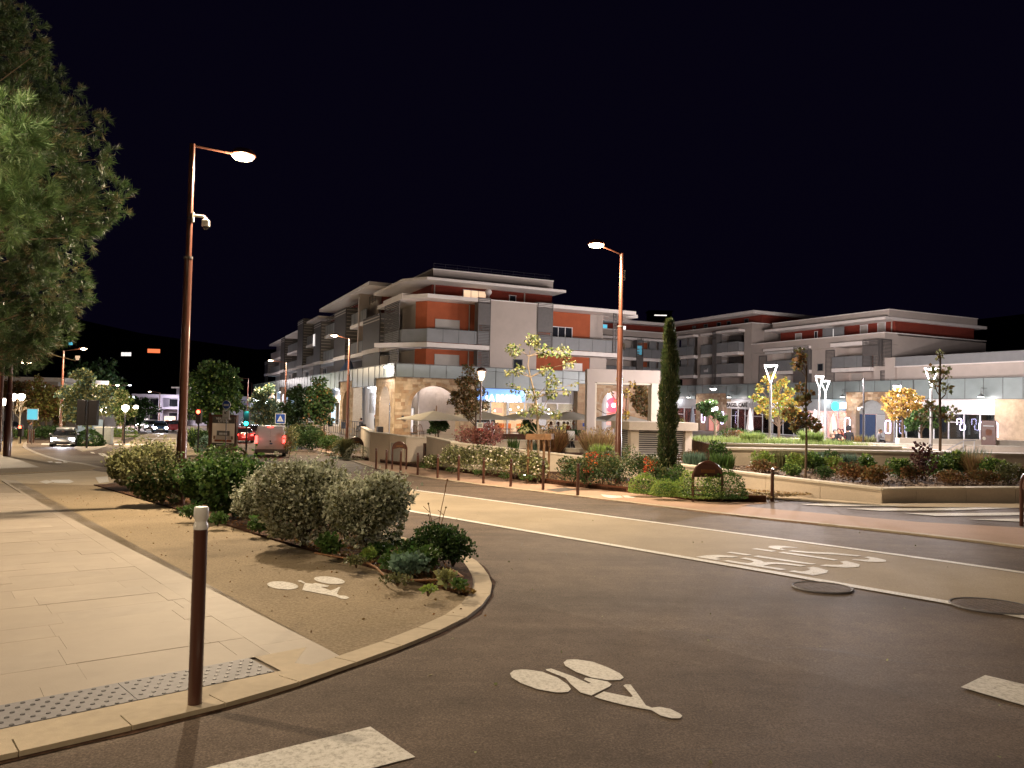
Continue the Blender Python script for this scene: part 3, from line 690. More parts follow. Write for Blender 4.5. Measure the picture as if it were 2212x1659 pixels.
# ---------------------------------------------------------------- plaza level, walls
PZ = -1.0
sheet_pl = flat('plaza', [(4.3, 31), (5.2, 28.8), (8, 29), (40, 30.5), (60, 32), (75, 70), (60, 160), (-15, 175), (-9.62, 62.0), (-7.7, 50.0), (-5.7, 41.0), (-2.0, 36.6), (1.5, 32.8)], PZ-2.0, PZ, 'slab_stone', kind='structure')
flat('arcade_floor', [(-9.7, 61.9), (-52, 154), (-48, 156), (0, 66)], PZ-1.6, PZ+.003, 'slab_stone', kind='structure')
def wall_run(name, label, pts, zt, zb, th, coping=.06, mt='render_wall', over=.03, panels=3.0, group=None, cat='wall', gap=.012):
    "a retaining wall along pts with panels, each with its piece of coping; zt may be a list of heights"
    t = thing(name, label, cat, (0, 0, 0), 0, group)
    zt = zt if isinstance(zt, (list, tuple)) else [zt]*len(pts)
    for i in range(len(pts)-1):
        a, b = Vector(pts[i]), Vector(pts[i+1]); L = (b-a).length; n = max(1, round(L/panels)); d = (b-a)/L; nn = Vector((-d.y, d.x))*th
        for k in range(n):
            f0, f1 = k/n, (k+1)/n; p = a+(b-a)*f0+d*gap/2; q = a+(b-a)*f1-d*gap/2; z0 = zt[i]+(zt[i+1]-zt[i])*f0; z1 = zt[i]+(zt[i+1]-zt[i])*f1
            c4 = [p, q, q+nn, p+nn]
            MB().hexa([(v.x, v.y, zb) for v in c4], [(c4[0].x, c4[0].y, z0-coping), (c4[1].x, c4[1].y, z1-coping), (c4[2].x, c4[2].y, z1-coping), (c4[3].x, c4[3].y, z0-coping)]).build('wall_panel', mt, t)
            u_ = nn.normalized()*over; c4 = [p-u_, q-u_, q+nn+u_, p+nn+u_]
            MB().hexa([(v.x, v.y, zz-coping+.002) for v, zz in zip(c4, (z0, z1, z1, z0))], [(v.x, v.y, zz) for v, zz in zip(c4, (z0, z1, z1, z0))]).build('coping', 'coping', t)
        # dark fill behind the panel joints
        c4 = [a+nn*.25, b+nn*.25, b+nn*.75, a+nn*.75]
        MB().hexa([(v.x, v.y, zb) for v in c4], [(v.x, v.y, z-coping-.01) for v, z in zip(c4, (zt[i], zt[i+1], zt[i+1], zt[i]))]).build('core', mt, t)
    return t
# raised bed on the right with its front wall
FW = [(5.35, 25.6), (7.67, 22.64), (9.82, 19.94), (10.9, 20.27), (13.81, 20.64), (20.5, 21.3), (34, 22.5)]
wall_run('planter_wall', 'long low cream stone wall fronting the mulched plant bed', FW, [-.24, -.33, -.39, -.39, -.35, -.30, -.2], -1.35, .30, panels=1.9)
flat('planter_soil', [(5.5, 25.9), (7.8, 22.9), (9.95, 20.35), (10.9, 20.5), (13.81, 20.9), (20.5, 21.6), (36, 22.8), (38, 29.5), (8, 28.2), (5.6, 28.4)], -1.3, -.47, 'mulch', kind='structure')
wall_run('terrace_wall', 'long double-stepped cream wall behind the mulched plant bed', [(7.9, 28.0), (15.4, 28.3), (26, 29.0)], .20, -1.2, .5, coping=.08, panels=3.6, over=.05)
wall_run('upper_step_wall', 'upper step of the pale wall below the grass bed', [(7.9, 28.9), (15.2, 29.3)], .33, -1.2, .35, coping=.07, panels=3.6, mt='coping')
flat('grass_bed', [(8.2, 29.4), (14.6, 29.8), (15.2, 36), (9, 37.5)], -1.3, .12, 'soil', kind='structure')
# ramp wall and ground at the right
wall_run('ramp_wall', 'pale sloping ramp wall rising towards the dark shopfront doors', [(27.5, 24.0), (18.6, 30.6), (16.9, 35.2)], [-.10, .12, .12], -1.2, .3, panels=2.2, gap=.006, mt='coping')
flat('ramp', [(19.2, 31), (27.8, 24.6), (60, 32), (60, 50), (40, 52), (24, 42)], PZ-.1, -.62, 'slab_stone', kind='structure')
# plaza seat walls
wall_run('seat_wall', 'white sloping seat wall the group of young men sits on', [(14.2, 41.5), (19.6, 36.2)], [-.15, -.78], PZ-.05, .5, panels=20, mt='coping', coping=.05)
wall_run('seat_wall', 'white level seat wall joining the back of the sloping one', [(14.2, 41.5), (14.9, 46)], [-.15, -.1], PZ-.05, .5, panels=20, mt='coping')
wall_run('seat_wall', 'terracotta-lit low wall with a small red notice', [(19.4, 45.5), (28.5, 45.5), (31, 45.4)], -.16, PZ-.05, .4, panels=4)
wall_run('seat_wall', 'white-topped low wall right of the seated woman in grey', [(26.0, 50.5), (38, 50.5)], .02, PZ-.05, .5, panels=4, mt='coping')
wall_run('seat_wall', 'brownish seat wall behind the lime grass and yellow maple', [(13.5, 47.5), (20.6, 52.5)], -.22, PZ-.05, .5, panels=4, mt='terracotta')
wall_run('seat_wall', 'pale planter wall in front of the small palms by the kiosk', [(10.2, 43.5), (14.0, 44.5)], -.30, PZ-.05, .4, panels=4, mt='coping')
wall_run('seat_wall', 'cream ramp parapet right of the totem sign', [(37.5, 52.0), (60, 45)], [.35, .30], PZ-.05, .3, panels=3)
nt_ = MB().box(-.22, .22, -.01, .01, -.11, .11).build('notice', 'cloth_red'); nt_.location = (23.9, 45.45, -.48); tag(nt_, 'small red notice stuck on the terracotta-lit low wall', 'notice')
# left: big cream wall of the restaurant terrace
wall_run('terrace_wall', 'tall cream wall with a grey service door at the terrace corner', [(-7.55, 40.6), (-6.33, 39.3)], [.02, -.02], -2.2, .3, panels=9, coping=.07)
wall_run('terrace_wall', 'long cream wall running right from the service door corner', [(-6.33, 39.3), (-5.35, 38.6), (-2.3, 39.3), (4.0, 40.6)], [-.02, -.11, -.20, -.22], -2.2, .3, panels=3.2, coping=.06)
wall_run('terrace_wall', 'cream wall running back from the tall corner wall to the shops', [(-12.2, 61.3), (-7.6, 40.75)], [-.35, .02], -2.6, .3, panels=5, coping=.05)
flat('terrace_floor', [(-7.5, 41), (-5.4, 38.95), (4, 40.9), (16, 64), (8, 71), (-9.6, 61.9), (-12, 61.2)], -2.2, PZ+.02, 'slab_stone', kind='structure')
dr = thing('service_door', 'pale grey service door set in the tall cream wall', 'door', (-5.86, 38.93, -1.75), math.atan2(-.7, .98))
MB().box(-.42, .42, -.03, .0, 0, 1.28).build('panel', 'shutter', dr, bevel=.005); MB().box(.32, .36, -.06, -.03, .6, .72).build('handle', 'black_metal', dr)
MB().box(-.47, -.42, -.045, .0, 0, 1.33).box(.42, .47, -.045, .0, 0, 1.33).box(-.42, .42, -.045, .0, 1.28, 1.33).build('frame', 'coping', dr)
wall_run('bed_wall', 'slanting cream wall behind the rose bed with a pale coping', [(-2.55, 32.2), (3.05, 31.6), (5.2, 28.3)], [-.02, -.46, -.47], -1.6, .3, panels=4.2)
wall_run('bed_wall', 'short cream wall end stepping back left of the rose bed', [(-4.2, 37.6), (-2.55, 32.5)], [-.02, -.02], -1.8, .3, panels=9)
flat('upper_bed', [(-2.2, 32.7), (3.1, 32.0), (4.4, 31), (4.9, 36), (3.5, 39.8), (-2.2, 38.6), (-3.8, 37.8)], -1.6, -.62, 'soil', kind='structure')
wall_run('bed_wall', 'low pale wall in front of the parked motorbike', [(1.3, 36.6), (4.6, 36.9)], -.42, -1.2, .3, panels=5, mt='coping')

# ---------------------------------------------------------------- louvred kiosk
def kiosk():
    t = thing('ventilation_kiosk', 'cream stone kiosk with louvred sides and a flat slab roof', 'kiosk', (6.05, 38.0, PZ), R(12))
    # local x along the right face, local y along the left face; corner at the origin
    LR, LL, H_ = 3.25, 2.3, 1.50
    MB().box(-.18, LR+.28, -.22, LL+.2, H_, H_+.42).build('roof', 'render_wall', t, bevel=.01)
    for x0, x1, y0, y1 in ((-.02, .42, -.02, .40), (LR-.32, LR+.08, -.02, .40), (1.62, 1.84, .0, .3), (-.02, .35, LL-.3, LL+.1), (LR-.32, LR+.08, LL-.3, LL+.1)):
        MB().box(x0, x1, y0, y1, -.15, H_-.002).build('pillar', 'render_wall', t, bevel=.008)
    MB().box(.2, LR-.1, .25, LL-.1, -.1, H_-.01).build('core', 'dark_int', t)
    for (a, b) in ((.42, 1.62), (1.84, LR-.32)):
        for k in range(13):
            z = .10+k*.108
            MB().hexa([(a, .03, z), (b, .03, z), (b, .09, z+.02), (a, .09, z+.02)], [(a, .03, z+.05), (b, .03, z+.05), (b, .09, z+.055), (a, .09, z+.055)]).build('louvre_slat', 'shutter', t)
    for k in range(13):
        z = .10+k*.108
        MB().hexa([(.03, .40, z), (.03, LL-.3, z), (.09, LL-.3, z+.02), (.09, .40, z+.02)], [(.03, .40, z+.05), (.03, LL-.3, z+.05), (.09, LL-.3, z+.055), (.09, .40, z+.055)]).build('louvre_slat', 'shutter', t)
    MB().box(.4, 1.7, -.3, -.05, -.15, .22).build('ledge', 'coping', t)
kiosk()
# ---------------------------------------------------------------- portal
pt = thing('stone_portal', 'big square cream stone portal standing before the arcade', 'portal', (4.6, 46, PZ), R(2.5))
MB().box(0, .50, 0, .9, 0, 4.15).build('post', 'cream_wall', pt, bevel=.01); MB().box(3.97, 4.47, 0, .9, 0, 4.15).build('post', 'coping', pt, bevel=.01)  # right post is paler: the light falling on it is put into its colour
MB().box(-.02, 4.49, -.02, .92, 4.152, 4.95).build('lintel', 'cream_wall', pt, bevel=.01)
MB().box(.5, .60, .1, .8, 0, 4.1).build('inner_jamb', 'coping', pt); MB().box(.6, 3.97, .1, .8, 4.05, 4.15).build('soffit', 'coping', pt)  # inner faces paler too, their brighter light painted in
# ================================================================ BUILDINGS
OX, OY, RA = -9.62, 62.0, R(25)
def SL(x, y, z=0): return (OX+x*math.cos(RA)-y*math.sin(RA), OY+x*math.sin(RA)+y*math.cos(RA), z)
FR = lambda a, b, z: (a, b, z)           # the facade turned to the camera: a = x, inward = +y
FL = lambda a, b, z: (b, a, z)           # the long street facade: a = y, inward = +x
def FX(x0): return lambda a, b, z: (x0+b, a, z)
def FY(y0): return lambda a, b, z: (a, y0+b, z)
def bx(name, xf, a0, a1, b0, b1, z0, z1, mt, par, bevel=0): return MB(xf).box(a0, a1, b0, b1, z0, z1).build(name, mt, par, bevel=bevel)
FT, FB, FLOW = 4.85, 3.82, 3.12
def fascia(xf, par, a0, a1, low, wid=1.55, mt='frosted'):
    n = max(1, round((a1-a0)/wid)); w_ = (a1-a0)/n; zb = FLOW if low else FB
    for k in range(n):
        bx('glass_panel', xf, a0+k*w_+.02, a0+(k+1)*w_-.02, -.16, -.13, zb, FT, mt, par)
    mb = MB(xf)
    for k in range(n+1): mb.box(a0+k*w_-.02, a0+k*w_+.02, -.19, -.1, zb, FT+.02)
    mb.box(a0, a1, -.2, -.1, zb-.05, zb); mb.box(a0, a1, -.2, -.1, FT+.02, FT+.07)
    mb.build('mullion_frame', 'mullion', par)
    bx('backing', xf, a0, a1, -.05, .10, zb, FT-.5, 'cabinet_grey', par)
def arch_profile(a0, a1, zs, zc, n=18):
    c = (a0+a1)/2; w_ = (a1-a0)/2
    return [(c-w_*math.cos(math.pi*k/n), zs+(zc-zs)*math.sin(math.pi*k/n)) for k in range(n+1)]
def arch_block(xf, par, a0, a1, oa0, oa1, zs, zc, zb, zt=FB, th=.9, mt='mortar', niche=None, blocks=0, seed=1, bmt=('stone_block', 'stone_block_pale', 'stone_block_brown')):
    "a stone bay a0..a1 with a round-headed opening oa0..oa1"
    pr = arch_profile(oa0, oa1, zs, zc)
    mb = MB(xf)
    for b in (0, th):
        mb.quad((a0, b, zb), (oa0, b, zb), (oa0, b, zs), (a0, b, zs)); mb.quad((oa1, b, zb), (a1, b, zb), (a1, b, zs), (oa1, b, zs))
        mb.quad((a0, b, zs), (oa0, b, zs), (oa0, b, zt), (a0, b, zt)); mb.quad((oa1, b, zs), (a1, b, zs), (a1, b, zt), (oa1, b, zt))
        for (p, q) in zip(pr, pr[1:]): mb.quad((p[0], b, p[1]), (q[0], b, q[1]), (q[0], b, zt), (p[0], b, zt))
    for (p, q) in zip([(oa0, zb)]+pr+[(oa1, zb)], pr+[(oa1, zb)]): mb.quad((p[0], 0, p[1]), (q[0], 0, q[1]), (q[0], th, q[1]), (p[0], th, p[1]))
    mb.quad((a0, 0, zt), (a1, 0, zt), (a1, th, zt), (a0, th, zt)); mb.quad((a0, 0, zb), (a0, th, zb), (a0, th, zt), (a0, 0, zt)); mb.quad((a1, 0, zb), (a1, th, zb), (a1, th, zt), (a1, 0, zt))
    wl = mb.build('arch_wall', mt, par)
    rr = random.Random(seed); c = (oa0+oa1)/2; hw = (oa1-oa0)/2; hh = zc-zs
    n = max(9, int(hw*7)); 
    for k in range(n):     # voussoirs
        t0, t1 = math.pi*(k+.03)/n, math.pi*(k+.97)/n; q = []
        for rad in (0, .30):
            for t in ((t0, t1) if rad == 0 else (t1, t0)): q.append((c-(hw+rad)*math.cos(t), zs+(hh+rad)*math.sin(t)))
        MB(xf).hexa([(a, -.025, z) for a, z in q], [(a, .08, z) for a, z in q]).build('arch_stone', rr.choice(bmt), wl)
    made = 0; z = zb+.02; stuff = MB(xf)
    while z < zt-.08:
        hgt = min(rr.choice((.22, .28, .34)), zt-z); a = a0+.01
        while a < a1-.06:
            L = min(rr.choice((.35, .5, .65, .8)), a1-a-.01); ca, cz = a+L/2, z+hgt/2
            inside = abs(ca-c) < hw+.3+L*.45 and (cz < zs or ((ca-c)/(hw+.3+L*.4))**2+((cz-zs)/(hh+.28+hgt*.4))**2 < 1)
            if cz < zs and abs(ca-c) >= hw+L*.5: inside = False
            if not inside:
                pr_ = rr.uniform(.006, .03)
                if made < blocks: MB(xf).box(a+.006, a+L-.006, -pr_, .05, z+.006, z+hgt-.006).build('stone_block', rr.choice(bmt), wl)
                else: stuff.cur = rr.randrange(3); stuff.box(a+.006, a+L-.006, -pr_, .05, z+.006, z+hgt-.006)
                made += 1
            a += L
        z += hgt
    if stuff.v: o = stuff.build('stone_block', list(bmt), wl); o['kind'] = 'stuff'
    if niche: bx('niche_wall', xf, oa0-.3, oa1+.3, th+.01, th+.2, zb, zt, niche, par)
    return wl
def storefront(xf, par, a0, a1, zb, zhead, ztop, band='shop_wall', n=4, depth=.9, glow='interior_warm', door=None, room=5.0, back=None, frame='white_frame', lit=None):
    "a shop bay: sign band over a glazed front set back under the arcade, with its room behind"
    d = depth
    bx('sign_band', xf, a0, a1, d, d+.2, zhead, ztop, band, par)
    w_ = (a1-a0)/n
    for k in range(n):
        f = bx('window', xf, a0+k*w_+.05, a0+(k+1)*w_-.05, d+.08, d+.10, zb+.1, zhead-.05, 'glazing', par)
        mb = MB(xf)
        for u in (a0+k*w_, a0+(k+1)*w_-.05): mb.box(u, u+.05, d+.03, d+.14, zb, zhead)
        mb.box(a0+k*w_+.05, a0+(k+1)*w_-.05, d+.03, d+.14, zb, zb+.1); mb.box(a0+k*w_+.05, a0+(k+1)*w_-.05, d+.03, d+.14, zhead-.06, zhead-.002)
        if k % 2 == 0: mb.box(a0+k*w_+.05, a0+(k+1)*w_-.05, d+.035, d+.135, zb+2.0, zb+2.07)
        mb.build('frame', frame, f)
    if lit: bx('ceiling_light', xf, (a0+a1)/2-.6, (a0+a1)/2+.6, d+1.2, d+1.5, zhead+.1, zhead+.14, 'lamp_white', par); point_light('shop_light', xf((a0+a1)/2, d+1.4, zhead-.25), lit[0], lit[1], .3, par); point_light('band_fill', xf((a0+a1)/2, d-.55, zhead+.9), lit[0]*.035, (.88, .92, 1.0), .2, par)  # last point light is added fill for the sign band, without a fixture
    mb = MB(xf); mb.box(a0, a1, d+room, d+room+.1, zb, zhead+.3).box(a0-.1, a0, d+.2, d+room, zb, zhead+.3).box(a1, a1+.1, d+.2, d+room, zb, zhead+.3).box(a0, a1, d+.2, d+room, zhead+.2, zhead+.3).box(a0, a1, d, d+room, zb-.05, zb+.004)
    mb.build('room_wall', back or 'shop_wall', par)
def balcony(xf, par, a0, a1, zf, out=0.0, deep=1.9, glass=True, slab='white_slab', th=.40, cols=None, ends=False):
    bx('balcony_slab', xf, a0, a1, out, deep, zf-th, zf, slab, par)
    if glass:
        n = max(1, round((a1-a0)/1.6)); w_ = (a1-a0)/n
        for k in range(n): bx('balustrade_panel', xf, a0+k*w_+.015, a0+(k+1)*w_-.015, out+.05, out+.08, zf+.06, zf+1.22, 'balcony_glass', par)
        mb = MB(xf); mb.box(a0, a1, out+.03, out+.10, zf+1.23, zf+1.27)
        for k in range(n+1): mb.box(a0+k*w_-.012, a0+k*w_+.012, out+.03, out+.09, zf, zf+1.23)
        mb.build('handrail', 'mullion', par)
        if ends:
            bx('balustrade_panel', xf, a0+.05, a0+.08, out+.1, deep-.05, zf+.06, zf+1.22, 'balcony_glass', par)
def louvre(xf, par, a0, a1, z0, z1, b=-.05, th=.9, pitch=.14, mt='grey_metal', solid=None, wrap=True):
    "a screen of horizontal slats in a frame; solid = (z0,z1) closed part"
    sc = MB(xf)
    for u in (a0, a1-.06): sc.box(u, u+.06, b-.01, b+.05, z0, z1)
    sc.box(a0+.06, a1-.06, b-.01, b+.05, z1-.06, z1); sc.box(a0+.06, a1-.06, b-.01, b+.05, z0, z0+.06)
    if wrap: sc.box(a0+.01, a0+.05, b+.06, b+th, z0, z1)
    fr = sc.build('screen_frame', mt, par)
    z = z0+.09
    while z < z1-.09:
        if solid and solid[0] < z < solid[1]: z += pitch; continue
        MB(xf).box(a0+.06, a1-.06, b, b+.03, z, z+pitch*.55).build('slat', mt, fr); z += pitch
    if solid: bx('screen_board', xf, a0+.06, a1-.06, b, b+.03, solid[0], solid[1], mt, fr)
    return fr
def shuttered(xf, par, a0, a1, z0, z1, b, mt='shutter', fr='white_frame'):
    f = bx('window', xf, a0, a1, b-.06, b-.02, z0, z1, mt, par)
    mb = MB(xf)
    for k in range(int((z1-z0)/.10)): mb.box(a0+.02, a1-.02, b-.075, b-.061, z0+.02+k*.1, z0+.09+k*.1)
    o = mb.build('shutter', mt, f); o['kind'] = 'stuff'
    return f
def window(xf, par, a0, a1, z0, z1, b, mt='car_glass', n=1, frame='white_frame'):
    f = MB(xf)
    w_ = (a1-a0)/n
    f.box(a0-.06, a1+.06, b-.08, b, z1, z1+.06).box(a0-.06, a1+.06, b-.08, b, z0-.06, z0)
    for k in range(n+1): f.box(a0+k*w_-.03, a0+k*w_+.03, b-.08, b, z0, z1)
    o = f.build('window', frame, par)
    for k in range(n): bx('pane', xf, a0+k*w_+.03, a0+(k+1)*w_-.03, b-.05, b-.03, z0, z1, mt, o)
    return o
ROT = RA
# ---------------------------------------------------------------- main building
MBD = thing('apartment_building', 'nearest terracotta and cream apartment block over the LA RIVIERA restaurant', 'building', (OX, OY, 0), RA)
P = MBD
# arcade, facade to the camera
arch_block(FR, P, .02, 7.25, 1.42, 5.7, 1.45, 3.15, PZ-.1, blocks=170, seed=3)
bx('niche_wall', FR, .5, 6.9, 2.3, 2.5, PZ, 3.8, 'niche_white', P); bx('niche_soffit', FR, .6, 6.8, .95, 2.3, 3.6, 3.7, 'shop_wall', P)
mbs = MB(FR); rr_ = random.Random(4); z = PZ
while z < 3.7:
    a = .5
    while a < 6.8: L = rr_.choice((.4, .55, .7)); mbs.box(a+.008, min(a+L, 6.85)-.008, 2.3-rr_.uniform(.006, .035), 2.32, z+.008, z+.252); a += L
    z += .26
mbs.build('stone_block', 'niche_white', P)['kind'] = 'stuff'
for xx in (1.6, 3.6, 5.5): bx('ceiling_light', FR, xx-.1, xx+.1, 1.2, 1.4, 3.55, 3.59, 'lamp_white', P); point_light('niche_light', (xx, 1.3, 3.4), 62, (1, .90, .86), .12, P)
fascia(FR, P, .0, 7.3, False)
fascia(FR, P, 7.3, 17.3, True)
fascia(FR, P, 17.3, 25.8, False)
storefront(FR, P, 7.27, 17.28, PZ, 1.95, 3.10, band='shop_wall', n=6, depth=.7, room=6, lit=(650, (1, .74, .54)))
arch_block(FR, P, 17.3, 18.45, 17.7, 17.9, -1.1, -1.0, PZ-.1, zt=3.9, seed=5, bmt=('stone_block_brown', 'stone_block', 'stone_block_brown'))
arch_block(FR, P, 19.3, 25.8, 19.95, 22.9, 2.0, 3.25, PZ-.1, zt=3.8, niche=None, seed=6, bmt=('stone_block_brown', 'stone_block', 'stone_block_brown'))
point_light('arcade_light', (21.4, 1.6, 3.0), 160, (1, .85, .82), .15, P)
MB(FR).box(19.9, 23.0, 2.2, 2.4, PZ, 3.6).build('room_wall', 'shop_wall', P)
MB(FR).lathe([(.35, 0), (.35, 4.1)], 18, (20.9, 1.3, PZ)).build('column', 'shop_wall', P, smooth=True)
bx('terrace_roof', FR, .3, 25.8, .3, 3.4, 3.9, 4.15, 'cabinet_grey', P)
bx('terrace_roof', FR, .3, 3.0, 3.4, 104, 3.9, 4.15, 'cabinet_grey', P)
bx('core_block', FR, 1.2, 25.8, 7.2, 26, PZ-.1, 3.9, 'shop_wall', P)
bx('core_block', FR, 4.2, 20, 26.1, 104, PZ-1.4, 3.9, 'shop_wall', P)
# arcade, street facade
arch_block(FL, P, .0, 6.05, 1.25, 4.75, 1.3, 3.05, PZ-.3, niche=None, blocks=80, seed=8, bmt=('stone_block', 'stone_block_pale', 'stone_block_pale'))
fascia(FL, P, -.15, 6.0, False, mt='frosted_green')
bx('room_wall', FL, .5, 6.0, 2.2, 2.28, PZ-.3, 3.7, 'shop_wall', P); point_light('arcade_light', (1.3, 3.0, 2.9), 260, (.9, .92, 1.0), .12, P); bx('ceiling_light', FL, 2.8, 3.2, 1.2, 1.4, 3.3, 3.34, 'lamp_cool', P)
for a in (1.5, 3.2): window(FL, P, a, a+1.3, PZ+.1, 1.2, 2.19, mt='interior_white', n=2)
y = 6.05; k = 0
while y < 100:
    fascia(FL, P, y, y+8.6, True, wid=2.15 if y < 60 else 4.3, mt='frosted_green')
    storefront(FL, P, y+.02, y+8.6, PZ-.02*y-.05, 1.7 if k == 0 else 1.6, 3.05, n=4, depth=1.3, room=4, back='interior_blue' if k % 2 == 0 else 'interior_white', band='shop_wall', lit=(800, (.75, .87, 1.0)) if k < 5 else None)
    q = FL(y+4.2, .55, 2.9); bx('ceiling_light', FL, y+3.9, y+4.5, .4, .6, 3.0, 3.04, 'lamp_cool', P); point_light('arcade_light', q, 900, (.85, .9, 1.0), .15, P)
    if y+14 < 104:
        if k < 3: arch_block(FL, P, y+8.65, y+14.8, y+10.0, y+13.4, 1.0, 2.75, PZ-.03*y-.3, seed=20+k, bmt=('stone_block', 'stone_block_pale', 'stone_block_pale'))
        else:
            pr = arch_profile(y+10, y+13.4, .8, 2.7, 10); mb = MB(FL)
            for b in (0, .5):
                mb.box(y+8.65, y+10, b, b+.1, PZ-3, FB).box(y+13.4, y+14.8, b, b+.1, PZ-3, FB)
                for p_, q_ in zip(pr, pr[1:]): mb.quad((p_[0], b, p_[1]), (q_[0], b, q_[1]), (q_[0], b, FB), (p_[0], b, FB))
            mb.build('arch_wall', 'stone_block', P)
        fascia(FL, P, y+8.6, y+14.8, False, wid=2.07 if y < 60 else 6.2, mt='frosted_green')
    y += 14.8; k += 1
# upper floors facing the camera (plane y = 3)
U = FY(3.0)
bx('plain_wall', U, 9.72, 14.48, 0, 3.0, 4.2, 11.22, 'cream_wall', P); bx('parapet_cap', U, 9.70, 14.50, -.03, .4, 11.222, 11.32, 'white_slab', P)
bx('floor_block', U, 4.4, 23.0, 2.02, 16, 4.2, 11.0, 'cream_deep', P)
for z0, z1 in ((7.05, 10.98), (4.2, 6.62)):
    o = bx('orange_wall', U, 4.25, 9.7, 1.95, 2.01, z0, z1, 'orange_wall', P)
    bx('orange_wall', U, 14.5, 21.45, 1.95, 2.01, z0, z1, 'orange_wall', P)
    MB(U).hexa([(4.25, 1.95, z0), (3.5, 3.0, z0), (3.6, 3.1, z0), (4.35, 2.05, z0)], [(4.25, 1.95, z1), (3.5, 3.0, z1), (3.6, 3.1, z1), (4.35, 2.05, z1)]).build('orange_wall', 'orange_wall', P)
bx('cream_return', U, 21.46, 23.4, 1.9, 2.0, 4.2, 6.62, 'cream_wall', P)
balcony(U, P, 3.65, 9.66, 7.05); balcony(U, P, 14.5, 23.7, 7.05, ends=False)
MB(U).hexa([(3.65, 0, 6.65), (3.65, 1.9, 6.65), (2.0, 4.2, 6.65), (.02, 4.2, 6.65)][:4], [(3.65, 0, 7.05), (3.65, 1.9, 7.05), (2.0, 4.2, 7.05), (.02, 4.2, 7.05)]).build('balcony_slab', 'white_slab', P)
MB(U).hexa([(3.63, .05, 7.1), (2.02, 2.3, 7.1), (2.05, 2.32, 7.1), (3.66, .08, 7.1)], [(3.63, .05, 8.27), (2.02, 2.3, 8.27), (2.05, 2.32, 8.27), (3.66, .08, 8.27)]).build('balustrade_panel', 'balcony_glass', P)
# roof slab over second floor
MB(FR).prism([(3.6, 3.0), (9.66, 3.0), (9.66, 5.5), (24, 5.5), (24, 9), (2.0, 14), (2.0, 5.2)], 11.0, 11.36).build('roof_slab', 'white_slab', P)
bx('roof_slab', U, 14.52, 25.6, -.02, 2.49, 11.02, 11.38, 'white_slab', P)
bx('roof_slab', U, 24.01, 27.2, 2.0, 4.8, 11.02, 11.36, 'white_slab', P)
louvre(U, P, 8.45, 9.68, 7.1, 11.42, solid=(8.9, 10.9)); louvre(U, P, 8.45, 9.6, 4.9, 6.6)
louvre(U, P, 14.52, 16.15, 7.1, 11.45, solid=(8.6, 10.95)); louvre(U, P, 22.9, 23.3, 7.1, 11.0, wrap=False)
louvre(FX(14.5), P, 3.0, 4.2, 7.1, 11.45, b=-.1, wrap=False)
shuttered(U, P, 5.02, 7.42, 7.3, 9.4, 1.95); shuttered(U, P, 5.05, 7.45, 4.3, 6.18, 1.95); shuttered(U, P, 18.4, 20.6, 4.3, 6.0, 1.95, mt='white_slab')
window(U, P, 17.0, 19.35, 8.2, 9.45, 1.95, n=3)
for z in (7.1, 4.9): bx('downpipe', U, 8.3, 8.38, 1.8, 1.9, z, z+3.8 if z > 6 else 6.6, 'shutter', P)
window(U, P, 12.1, 13.0, 4.9, 5.9, 0.0, n=1, frame='mullion')
# wall lamps under the slab: small unlit discs, plus flue pipe
# penthouse
W_ = FY(7.5)
bx('penthouse_wall', W_, 5.5, 18.4, 0, 10, 11.36, 12.95, 'dark_red_wall', P)
MB(FR).prism([(4.2, 5.0), (18.65, 5.0), (18.65, 18), (2.6, 18), (2.6, 7.4)], 12.95, 13.2).build('roof_slab', 'white_slab', P)
bx('attic', W_, 5.6, 18.5, .0, 9, 13.2, 14.38, 'cream_wall', P); bx('attic_cap', W_, 5.55, 18.55, -.05, 9.05, 14.382, 14.5, 'white_slab', P)
window(W_, P, 8.7, 11.05, 11.75, 12.68, 0, mt='window_warm', n=3); window(W_, P, 13.6, 14.3, 11.5, 12.55, 0)
for a in (5.7, 15.2): bx('downpipe', W_, a, a+.1, -.12, -.02, 11.36, 12.95, 'shutter', P)
flue = MB(FR); flue.lathe([(.12, 0), (.12, .8)], 10, (10.7, 6.0, 11.4)); flue.build('flue', 'shutter', P)
MB(FR).sphere((10.7, 6.0, 12.45), .33, 14, 10).build('flue_cap', 'white_slab', P, smooth=True)
mb = MB(FR)
for x in np.arange(5.8, 18.4, 1.2): mb.box(x, x+.02, 8.0, 8.02, 14.5, 15.1)
mb.box(5.8, 18.4, 8.0, 8.02, 15.08, 15.1); mb.box(5.8, 18.4, 8.0, 8.02, 14.8, 14.82); mb.build('roof_railing', 'dark_int', P)
